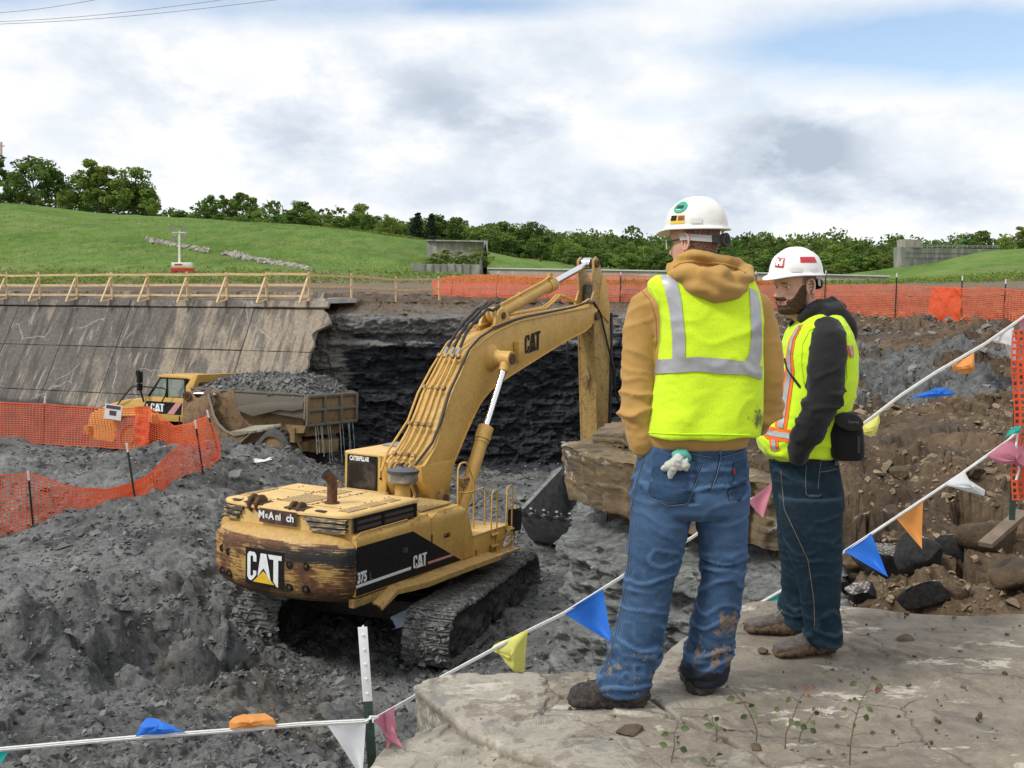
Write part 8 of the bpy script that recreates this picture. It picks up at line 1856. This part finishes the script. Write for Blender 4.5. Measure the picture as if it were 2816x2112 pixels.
def person_side():
    T = thing('person', 'bearded man facing left in black hoodie, orange trimmed lime vest and dark jeans', 'person', (0, 0, 0)); Yb = 4.9
    MH = frame_matrix(at(795, 285, 4.88), (-.90, -.44, -.0), nod=.14, sc_=1.0)
    m = MB(); head_shape(MH, m); m.tube([MH @ Vector((-.02, 0, -.05)), MH @ Vector((-.035, 0, -.11)), MH @ Vector((-.06, 0, -.17)), MH @ Vector((-.09, 0, -.24))], [.058, .060, .066, .08], 26)
    m.loft([ring(a + 7, b - 7, py, Yb, d * .75, 24) for py, a, b, d in ((455, 772, 828, .15), (415, 776, 842, .16), (370, 790, 845, .17), (335, 795, 846, .16), (315, 806, 838, .12))])
    m.loft([ring(776, 832, 452, Yb, .12, 20), ring(780, 834, 500, Yb, .13, 20)])
    for leg in (((500, 782, 836, 4.80), (570, 800, 836, 4.78), (640, 814, 836, 4.76)), ((500, 780, 832, 5.0), (570, 788, 815, 5.04), (625, 786, 806, 5.06))): m.loft([ring(a, b, py, Yc, .06, 16) for py, a, b, Yc in leg])
    tubes(m, [(829, 342, 4.76, .036), (826, 390, 4.68, .04), (818, 415, 4.67, .036), (803, 440, 4.70, .030), (801, 457, 4.79, .026)]); hand(m, at(801, 464, 4.82), Vector((.10, .25, -1)), Vector((-1, -.3, 0)), 1.0, .3)
    tubes(m, [(832, 338, 5.08, .045), (826, 390, 5.12, .04), (806, 420, 5.12, .036), (788, 446, 5.06, .030), (788, 458, 5.0, .026)]); hand(m, at(790, 463, 4.99), Vector((.05, -.1, -1)), Vector((-1, .3, 0)), 1.0, .3)
    m.tube([at(824, 630, 4.77), at(824, 645, 4.77), at(800, 651, 4.76)], [.035, .028, .02], 12); m.tube([at(796, 612, 5.06), at(796, 622, 5.06), at(772, 627, 5.07)], [.035, .028, .02], 12)
    inv = MH.inverted()
    def hattr(V):
        L_ = (V - np.array(MH.translation)) @ np.array(inv.to_3x3()).T; x, y, z = L_.T; near = np.linalg.norm(L_, axis=1) < .2
        lips = np.exp(-(y / .020) ** 2 - ((z + .064) / .006) ** 2) * (x > .06); cheek = .22 * np.exp(-((np.abs(y) - .045) / .02) ** 2 - ((z + .02) / .02) ** 2) * (x > 0)
        brow = np.exp(-((np.abs(y) - .032) / .017) ** 4 - ((z - .021 + .10 * (np.abs(y) - .03)) / .0038) ** 2) * (x > .04); lid = .65 * np.exp(-((np.abs(y) - .031) / .014) ** 4 - ((z - .0075) / .0022) ** 2) * (x > .05)
        hair = .62 * (sstep(.035, .015, x) * sstep(-.075, -.05, z + .6 * np.maximum(x + .02, 0)) * sstep(-.02, .01, z + (.05) * (x < -.02)))
        hair = np.maximum(hair, .62 * sstep(-.02, -.045, x) * sstep(-.085, -.06, z)); stub = .55 * sstep(-.035, -.055, z - .5 * np.clip(.02 - x, -.05, .05)) * (x > -.015) * sstep(-.125, -.10, z)
        return np.stack([np.clip(lips * .8 + cheek + .1, 0, 1) * near, np.clip(brow + lid + hair + stub, 0, 1) * near * (lips < .5), 0 * x], -1)
    fuse('body', m, .0035, 1, [M_skin], T, attr=hattr)
    for s in (1, -1): ear(MH, s).build('ear', M_skin, T, smooth=True)
    ew, ei = simple('eye_white', (.62, .58, .55), .3), simple('iris', (.035, .025, .02), .2)
    for s in (1, -1):
        bm = bmesh.new(); bmesh.ops.create_uvsphere(bm, u_segments=20, v_segments=14, radius=.0115); me = bpy.data.meshes.new('eye'); bm.to_mesh(me); bm.free(); me.materials.append(ew); e = link('eye', me, T); e.location = MH @ Vector((.0648, s * .0315, .0012))
        bm = bmesh.new(); bmesh.ops.create_uvsphere(bm, u_segments=16, v_segments=10, radius=.0058); me = bpy.data.meshes.new('iris'); bm.to_mesh(me); bm.free(); me.materials.append(ei); i_ = link('iris', me, e); i_.location = (MH.to_3x3() @ Vector((.0068, .002, -.001)))
        m = MB(); m.tube([MH @ Vector((.077, s * (.0315 + t), .0085 - 12 * t * t)) for t in (-.013, -.007, 0, .007, .013)], .0026, 6); m.tube([MH @ Vector((.076, s * (.0315 + t), -.0055 + 8 * t * t)) for t in (-.012, -.006, 0, .006, .012)], .002, 6); m.build('eyelid', M_skin, T, smooth=True)
    hm = Mat('brown_beard', .8, 0, .3); hm.col(hm.ramp(hm.noise(160, 5, .7), (.3, (.030, .018, .011)), (.7, (.12, .070, .040)))); hm.bump(hm.noise(300, 4, .6, hm.obj(scale=(1, 1, .4))), .8, .003); hm = hm.m
    def bmask(Z, Tt, P):
        x, y = P[..., 0], P[..., 1]; t = np.abs(Tt); jaw = sstep(1.62, 1.50, t); low = sstep(-.048 - .0, -.062, Z - .055 * sstep(.75, 1.35, t)); mouth = np.exp(-(y / .021) ** 2 - ((Z + .065) / .0075) ** 2); cheek = low * jaw
        mo = np.exp(-((Z + .050) / .0085) ** 2 - (y / .032) ** 4); e = np.maximum(cheek * sstep(.35, .75, t + (Z < -.078) * .6), mo) - 1.1 * mouth
        soul = .6 * np.exp(-(y / .012) ** 2 - ((Z + .083) / .008) ** 2); return np.maximum(e, soul) - .16 + .22 * fbm(Z * 260, Tt * 20, o=2, seed=5)
    patch('beard', MH, (-.123, .012), (-1.75, 1.75), .0065, hm, T, (90, 150), noise=.0022, seed=3, mask=bmask)
    # jeans
    m = MB()
    m.loft([ring(a, b, py, Yb, d) for py, a, b, d in ((452, 772, 832, .15), (462, 770, 836, .155), (475, 772, 839, .16), (490, 774, 841, .165), (505, 775, 842, .155), (514, 777, 841, .12))])
    m.loft([ring(a, b, py, Yc, d, 28, 2.1) for py, a, b, Yc, d in ((495, 778, 842, 4.80, .10), (520, 780, 842, 4.79, .10), (545, 786, 841.5, 4.78, .095), (570, 794, 841, 4.77, .09), (600, 801, 840, 4.76, .085), (622, 804, 839, 4.76, .085), (632, 804, 840.5, 4.755, .088), (640, 806, 841, 4.75, .088), (644, 812, 840, 4.75, .085))])
    m.loft([ring(a, b, py, Yc, d, 28, 2.1) for py, a, b, Yc, d in ((495, 775, 838, 5.0, .10), (520, 777, 832, 5.02, .10), (545, 779, 822, 5.04, .092), (570, 782, 816, 5.05, .085), (590, 782, 813, 5.06, .08), (608, 779, 811, 5.06, .082), (620, 779, 810, 5.06, .085), (628, 783, 808, 5.06, .08))])
    def jw(V, N): z = V[:, 2]; k = .2 + .8 * np.exp(-((z - .12) / .10) ** 2) + .35 * np.exp(-((z - .5) / .12) ** 2) + .4 * np.exp(-((z - .82) / .08) ** 2); return folds(V, N, k, .009, (5, 5, 15), 81)
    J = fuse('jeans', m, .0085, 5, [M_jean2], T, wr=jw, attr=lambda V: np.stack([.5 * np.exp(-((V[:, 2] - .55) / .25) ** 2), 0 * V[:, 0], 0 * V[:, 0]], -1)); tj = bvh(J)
    q = lambda x, y: ((2080 + x / 4.739) / 2.75, (1050 + y / 4.739) / 2.75)
    for pts in ([q(650, 1090), q(640, 1300), q(650, 1480), q(850, 1480)], [q(850, 980), q(820, 1180), q(800, 1440)], [q(830, 1175), q(950, 1160), q(1070, 1130)], [q(320, 1150), q(345, 1450), q(365, 1659), (808, 560), (814, 600), (815, 632)]): stitch('seam', tj, pts, M_stit, J, .0010, .001)
    stitch('hammer_loop', tj, [q(650, 1480), q(700, 1520), q(790, 1520), q(850, 1470)], M_jean2, J, .006, .006); drape('leather_patch', tj, [q(1015, 1030), q(1010, 1085)], [q(1075, 1035), q(1065, 1090)], simple('grey_patch', (.12, .12, .11), .8), J, .003, 4, 4)
    # hoodie
    m = MB()
    m.loft([ring(a, b, py, Yb, d) for py, a, b, d in ((460, 770, 828, .15), (452, 768, 832, .158), (440, 765, 836, .165), (415, 772, 844, .17), (390, 783, 847, .175), (365, 788, 847, .182), (345, 792, 847, .185), (332, 796, 846, .175), (322, 801, 843, .15), (313, 806, 838, .11), (305, 809, 834, .09))])
    tubes(m, [(828, 326, 4.78, .060), (829, 340, 4.72, .072), (827, 362, 4.70, .078), (826, 385, 4.69, .078), (823, 402, 4.68, .073), (815, 420, 4.68, .066), (806, 436, 4.69, .060), (799, 448, 4.72, .052), (797, 460, 4.75, .042)])
    tubes(m, [(830, 328, 5.05, .060), (830, 345, 5.10, .070), (828, 385, 5.12, .068), (815, 412, 5.13, .062), (796, 434, 5.12, .055), (784, 448, 5.10, .050), (781, 459, 5.08, .040)])
    tubes(m, [(800, 322, 4.84, .020), (808, 311, 4.82, .024), (820, 306, 4.83, .030), (832, 305, 4.86, .034), (838, 308, 4.93, .034), (830, 306, 5.0, .030), (812, 306, 5.02, .024), (798, 315, 4.96, .02), (792, 326, 4.9, .018)])
    tubes(m, [(822, 312, 4.80, .035), (836, 312, 4.84, .045), (845, 322, 4.9, .046), (850, 332, 4.92, .036), (851, 340, 4.93, .026)]); tubes(m, [(836, 310, 5.0, .04), (846, 322, 4.95, .04)])
    def hw(V, N):
        x, y, z = V.T; arm = (y < 4.80) * 1.0; k = .2 + arm * (.35 + .8 * np.exp(-((z - 1.08) / .14) ** 2)) + .4 * sstep(1.44, 1.5, z); return folds(V, N, k, .010, (7, 7, 14), 91)
    H = fuse('hoodie', m, .0085, 3, [M_hood2], T, wr=hw)
    m = MB(); tubes(m, [(801, 318, 4.84, .010), (808, 307, 4.81, .010), (818, 301.5, 4.84, .011), (824, 301, 4.9, .011)]); m.build('shirt_collar', simple('navy_collar', (.012, .014, .035), .9), T, smooth=True)
    # vest
    m = MB()
    m.loft([ring(a, b, py, Yc, d, 44, 2.4) for py, a, b, Yc, d in ((455, 770, 829, 4.9, .178), (450, 761, 832, 4.9, .186), (442, 757, 835, 4.9, .190), (433, 757, 838, 4.9, .190), (424, 762, 842, 4.9, .188), (412, 769, 848, 4.9, .19), (398, 775, 851.5, 4.9, .192), (380, 780.5, 855, 4.9, .196), (360, 782, 855, 4.9, .198), (345, 783.5, 853, 4.9, .196), (333, 787, 850, 4.9, .186), (325, 792, 846, 4.9, .168), (318, 799, 841, 4.9, .140), (313, 806, 836, 4.9, .11))])
    def vw(V, N): x, y, z = V.T; return folds(V, N, .4 + .6 * sstep(1.15, .95, z), .010, (6, 6, 8), 95) + .007 * np.sin(x * 30 + 5 * vn(x * 3, z * 3, seed=9)) * sstep(1.15, .9, z)
    Vv = fuse('vest', m, .0085, 3, [M_vis2], T, wr=vw); tv = bvh(Vv)
    q = lambda x, y: ((1640 + x / 2.155) / 2.75, (530 + y / 2.155) / 2.75); z4 = lambda x, y: ((2080 + x / 4.739) / 2.75, (1050 + y / 4.739) / 2.75)
    def tri(L_, R_, n, lab):
        mix_ = lambda t: [(a[0] + (b[0] - a[0]) * t, a[1] + (b[1] - a[1]) * t) for a, b in zip(L_, R_)]
        drape('trim', tv, L_, R_, M_refo, Vv, .003, n, 8, 'orange edging of the ' + lab); drape('reflective_stripe', tv, mix_(.27), mix_(.73), M_refl, Vv, .006, n, 5, lab)
    tri([q(1185, 800), q(1140, 880), q(1128, 960), q(1120, 1070), q(1085, 1250), q(1058, 1385)], [q(1225, 780), q(1180, 870), q(1165, 960), q(1175, 1070), q(1150, 1250), q(1128, 1400)], 50, 'vertical front stripe')
    tri([z4(45, 530), z4(125, 565), z4(300, 610), z4(520, 635)], [z4(40, 640), z4(130, 740), z4(290, 770), z4(440, 790)], 34, 'waist stripe')
    tri([z4(170, 750), z4(180, 830), z4(190, 895)], [z4(290, 765), z4(285, 840), z4(310, 900)], 14, 'short lower stripe')
    tri([q(1478, 905), q(1488, 940), q(1497, 975)], [q(1515, 905), q(1522, 940), q(1524, 975)], 10, 'back shoulder stripe')
    stitch('binding', tv, [q(1230, 1130), q(1215, 1000), q(1222, 900), q(1260, 820), q(1320, 785), q(1400, 815), q(1455, 880), q(1480, 960), q(1485, 1100), q(1450, 1180)], M_edge, Vv, .0035, .001)
    # strap and camera bag
    m = MB(); P = [q(1130, 960), q(1130, 1030), q(1160, 1090), q(1205, 1150)]; 
    stitch('strap', tv, [q(1120, 985), q(1140, 1050), q(1175, 1105), q(1215, 1160)], M_blk, T, .006, .004)
    bg = thing('camera_bag', 'black padded camera bag hanging behind the hip of the bearded man', 'bag'); bm_ = fabric('black_nylon', (.010, .010, .011), var=.2).m
    m = MB(); m.loft([ring(a, b, py, 4.78, d, 32, 4) for py, a, b, d in ((411, 831, 853, .055), (416, 828, 858, .07), (430, 826.5, 861, .078), (445, 827, 862, .080), (455, 829, 862, .078), (459, 833, 860, .07))]); B = fuse('bag_body', m, .006, 2, [bm_], bg, wr=lambda V, N: .002 * fbm(V[:, 0] * 20, V[:, 1] * 20, V[:, 2] * 20, seed=6)); tb = bvh(B)
    m = MB(); c = at(850, 421, 4.70); pts = []
    for i in range(28): a = 2 * PI * i / 28; r = 1 + .25 * max(0, math.cos(a - R(200))); pts.append((c.x + .045 * math.cos(a) * r * 1.15, c.z + .036 * math.sin(a) * r - .25 * .045 * math.cos(a)))
    m.prism(pts, 4.675, 4.71, 'y'); m.build('bag_flap', fabric('black_rubber_flap', (.022, .022, .023), rough=.6).m, bg, bevel=.006)
    text_mesh('bag_print', 'Tamrac', .016, simple('grey_print', (.2, .2, .2), .6), Matrix.Translation(c + Vector((-.018, -.0275, -.006))) @ Matrix.Rotation(R(90), 4, 'X') , bg, extrude=.0005)
    drape('zip', tb, [(857, 436), (857, 453)], [(860, 436), (860, 453)], M_blkd, bg, .003, 8, 3)
    # shoes
    def shoe(heel, toe, lab, seed):
        m = MB(); heel, toe = Vector(heel), Vector(toe); d = toe - heel; s = Vector((-d.y, d.x, 0)).normalized()
        def body(w, h, z0):
            R_ = []
            for t, ww, hh in ((-.05, .6, .8), (0, .85, .95), (.15, .95, 1.0), (.32, .95, .98), (.5, 1.0, .78), (.7, 1.1, .58), (.88, 1.0, .46), (1.0, .6, .34)):
                c = heel + d * t; R_.append([Vector((c.x, c.y, z0)) + s * w * ww * math.copysign(abs(math.cos(a)) ** .7, math.cos(a)) + Vector((0, 0, h * hh * (.5 + .5 * math.copysign(abs(math.sin(a)) ** .8, math.sin(a))))) for a in [2 * PI * i / 18 for i in range(18)]])
            return R_
        m.loft(body(.043, .095, .012)); S = fuse('shoe', m, .005, 2, [M_shoe], T, wr=lambda V, N: .0025 * fbm(V[:, 0] * 40, V[:, 1] * 40, V[:, 2] * 40, o=3, seed=seed)); S['label'] = lab
        m = MB(); m.loft(body(.054, .066, 0)); m.tube([heel - d * .03 + Vector((0, 0, .03)), heel + d * .02 + Vector((0, 0, .07))], [.045, .042], 14); fuse('mud_cake', m, .005, 0, [M_mudbr], S, wr=lambda V, N: .010 * fbm(V[:, 0] * 45, V[:, 1] * 45, V[:, 2] * 45, o=4, g=.6, seed=seed + 3) + .006 * chunks(V[:, 0] * 60 + V[:, 2] * 40, V[:, 1] * 60, seed))
        m = MB(); 
        for t in (.36, .44, .52, .60):
            c = heel + d * t; z = .105 - (t - .32) * .20; m.tube([c + s * .03 + Vector((0, 0, z - .012)), c + Vector((0, 0, z + .004)), c - s * .03 + Vector((0, 0, z - .012))], .0028, 6)
        c = heel + d * .34; m.tube([c + Vector((0, 0, .108)), c + s * .03 + Vector((0, 0, .115)), c + s * .045 + d * .1 + Vector((0, 0, .09)), c + s * .02 + d * .12 + Vector((0, 0, .10)), c + Vector((0, 0, .108)), c - s * .03 + Vector((0, 0, .112)), c - s * .04 + d * .1 + Vector((0, 0, .085)), c + Vector((0, 0, .106))], .0025, 6); m.build('lace', simple('lace_white', (.3, .28, .26), .8), S, smooth=True)
    shoe((1.40, 4.79, 0), (1.140, 4.735, 0), 'nearer shoe thick with brown mud', 5); shoe((1.33, 5.03, 0), (1.085, 5.10, 0), 'farther shoe with muddy sole', 9)
    h, Mh, dm = helmet(MH, T, 'clean white hard hat with a red bar and a red castle badge', M_hatw, tilt=-.13)
    rd = simple('red_decal', (.50, .025, .035), .45, 0, .06)
    hat_patch('red_bar', Mh, dm, R(64), R(108), .27, .44, rd, h)
    # castle badge: red square, white castle with three towers
    hat_patch('castle_badge', Mh, dm, R(28), R(3), .14, .40, rd, h); hat_patch('castle', Mh, dm, R(28), R(3), .14, .40, M_white, h, off=.003, shape=[[(.14, .16), (.42, .16), (.42, .34), (.58, .34), (.58, .16), (.86, .16), (.86, .84), (.76, .84), (.76, .74), (.70, .74), (.70, .84), (.62, .84), (.62, .60), (.38, .60), (.38, .84), (.30, .84), (.30, .74), (.24, .74), (.24, .84), (.14, .84)]])
    hat_patch('slot_cover', Mh, dm, R(66), R(44), .035, .14, simple('slot_cover_white', (.72, .72, .72), .4), h, off=.004); hat_patch('slot_cover', Mh, dm, R(106), R(88), .03, .11, simple('slot_cover_white', (.74, .74, .74), .4), h, off=.004)
    m = MB(); up = MH.to_3x3() @ Vector((0, 0, 1)); P = [MH @ Vector((.112 * math.cos(a) - .008, .086 * math.sin(a), .020 - .030 * (math.cos(a) < 0) * abs(math.cos(a)))) for a in [R(x) for x in range(120, 245, 8)]]
    for i in range(len(P) - 1): a_, b_ = P[i], P[i + 1]; m.add([a_ - up * .016, b_ - up * .016, b_ + up * .018, a_ + up * .018], [(0, 1, 2, 3)])
    m.build('headband', simple('grey_band2', (.38, .39, .38), .5), h)
    m = MB(); c_ = MH @ Vector((-.122, .0, -.012)); d = (MH.to_3x3() @ Vector((-1, 0, 0))).normalized(); m.cyl(c_ - d * .01, c_ + d * .012, .024, 20); m.build('ratchet_knob', M_blk, h, smooth=True)
    return T
P2 = person_side()

def operator():
    """driver seen through the side window of the dump truck"""
    Mt = Matrix.Translation((-7.25, 38.5, -5.03)) @ Matrix.Rotation(R(152), 4, 'Z') @ Matrix.Rotation(R(2.5), 4, 'X'); T = thing('person', 'truck driver in lime vest and white hard hat behind the cab window', 'person', Mt @ Vector((6.2, -1.0, 2.5)))
    off = -(Mt @ Vector((6.2, -1.0, 2.5)))
    MH = Matrix.Translation(off) @ Mt @ Matrix.Translation((6.22, -.95, 3.02)); L_ = lambda p: MH @ (Vector(p) - Vector((6.22, -.95, 3.02)))
    m = MB(); head_shape(MH, m, 40, 40); m.tube([L_((6.2, -.95, 2.95)), L_((6.18, -.95, 2.84))], [.06, .07], 14); m.loft([[L_((6.15 + .10 * math.cos(a), -.95 + w * math.sin(a), z)) for a in [2 * PI * i / 16 for i in range(16)]] for z, w in ((2.5, .15), (2.65, .18), (2.78, .19), (2.85, .1))])
    for s in (-1, 1): m.tube([L_((6.15, -.95 + s * .2, 2.8)), L_((6.25, -.95 + s * .24, 2.62)), L_((6.5, -.95 + s * .15, 2.62))], [.055, .045, .035], 12); hand(m, L_((6.5, -.95 + s * .15, 2.62)), Mt.to_3x3() @ Vector((1, 0, .2)), Mt.to_3x3() @ Vector((0, -s, .3)), 1, .8); m.tube([L_((6.15, -.95 + s * .1, 2.52)), L_((6.6, -.95 + s * .12, 2.55)), L_((6.65, -.95 + s * .12, 2.2))], [.08, .06, .05], 12)
    fuse('body', m, .012, 1, [M_skin], T, attr=lambda V: np.zeros((len(V), 3)))
    m = MB(); m.loft([[L_((6.15 + .125 * math.cos(a), -.95 + w * math.sin(a), z)) for a in [2 * PI * i / 16 for i in range(16)]] for z, w in ((2.5, .18), (2.65, .21), (2.78, .215), (2.84, .15))]); m.build('vest', M_vis2, T, smooth=True)
    helmet(MH, T, 'white hard hat of the truck driver', M_hatw)
operator()
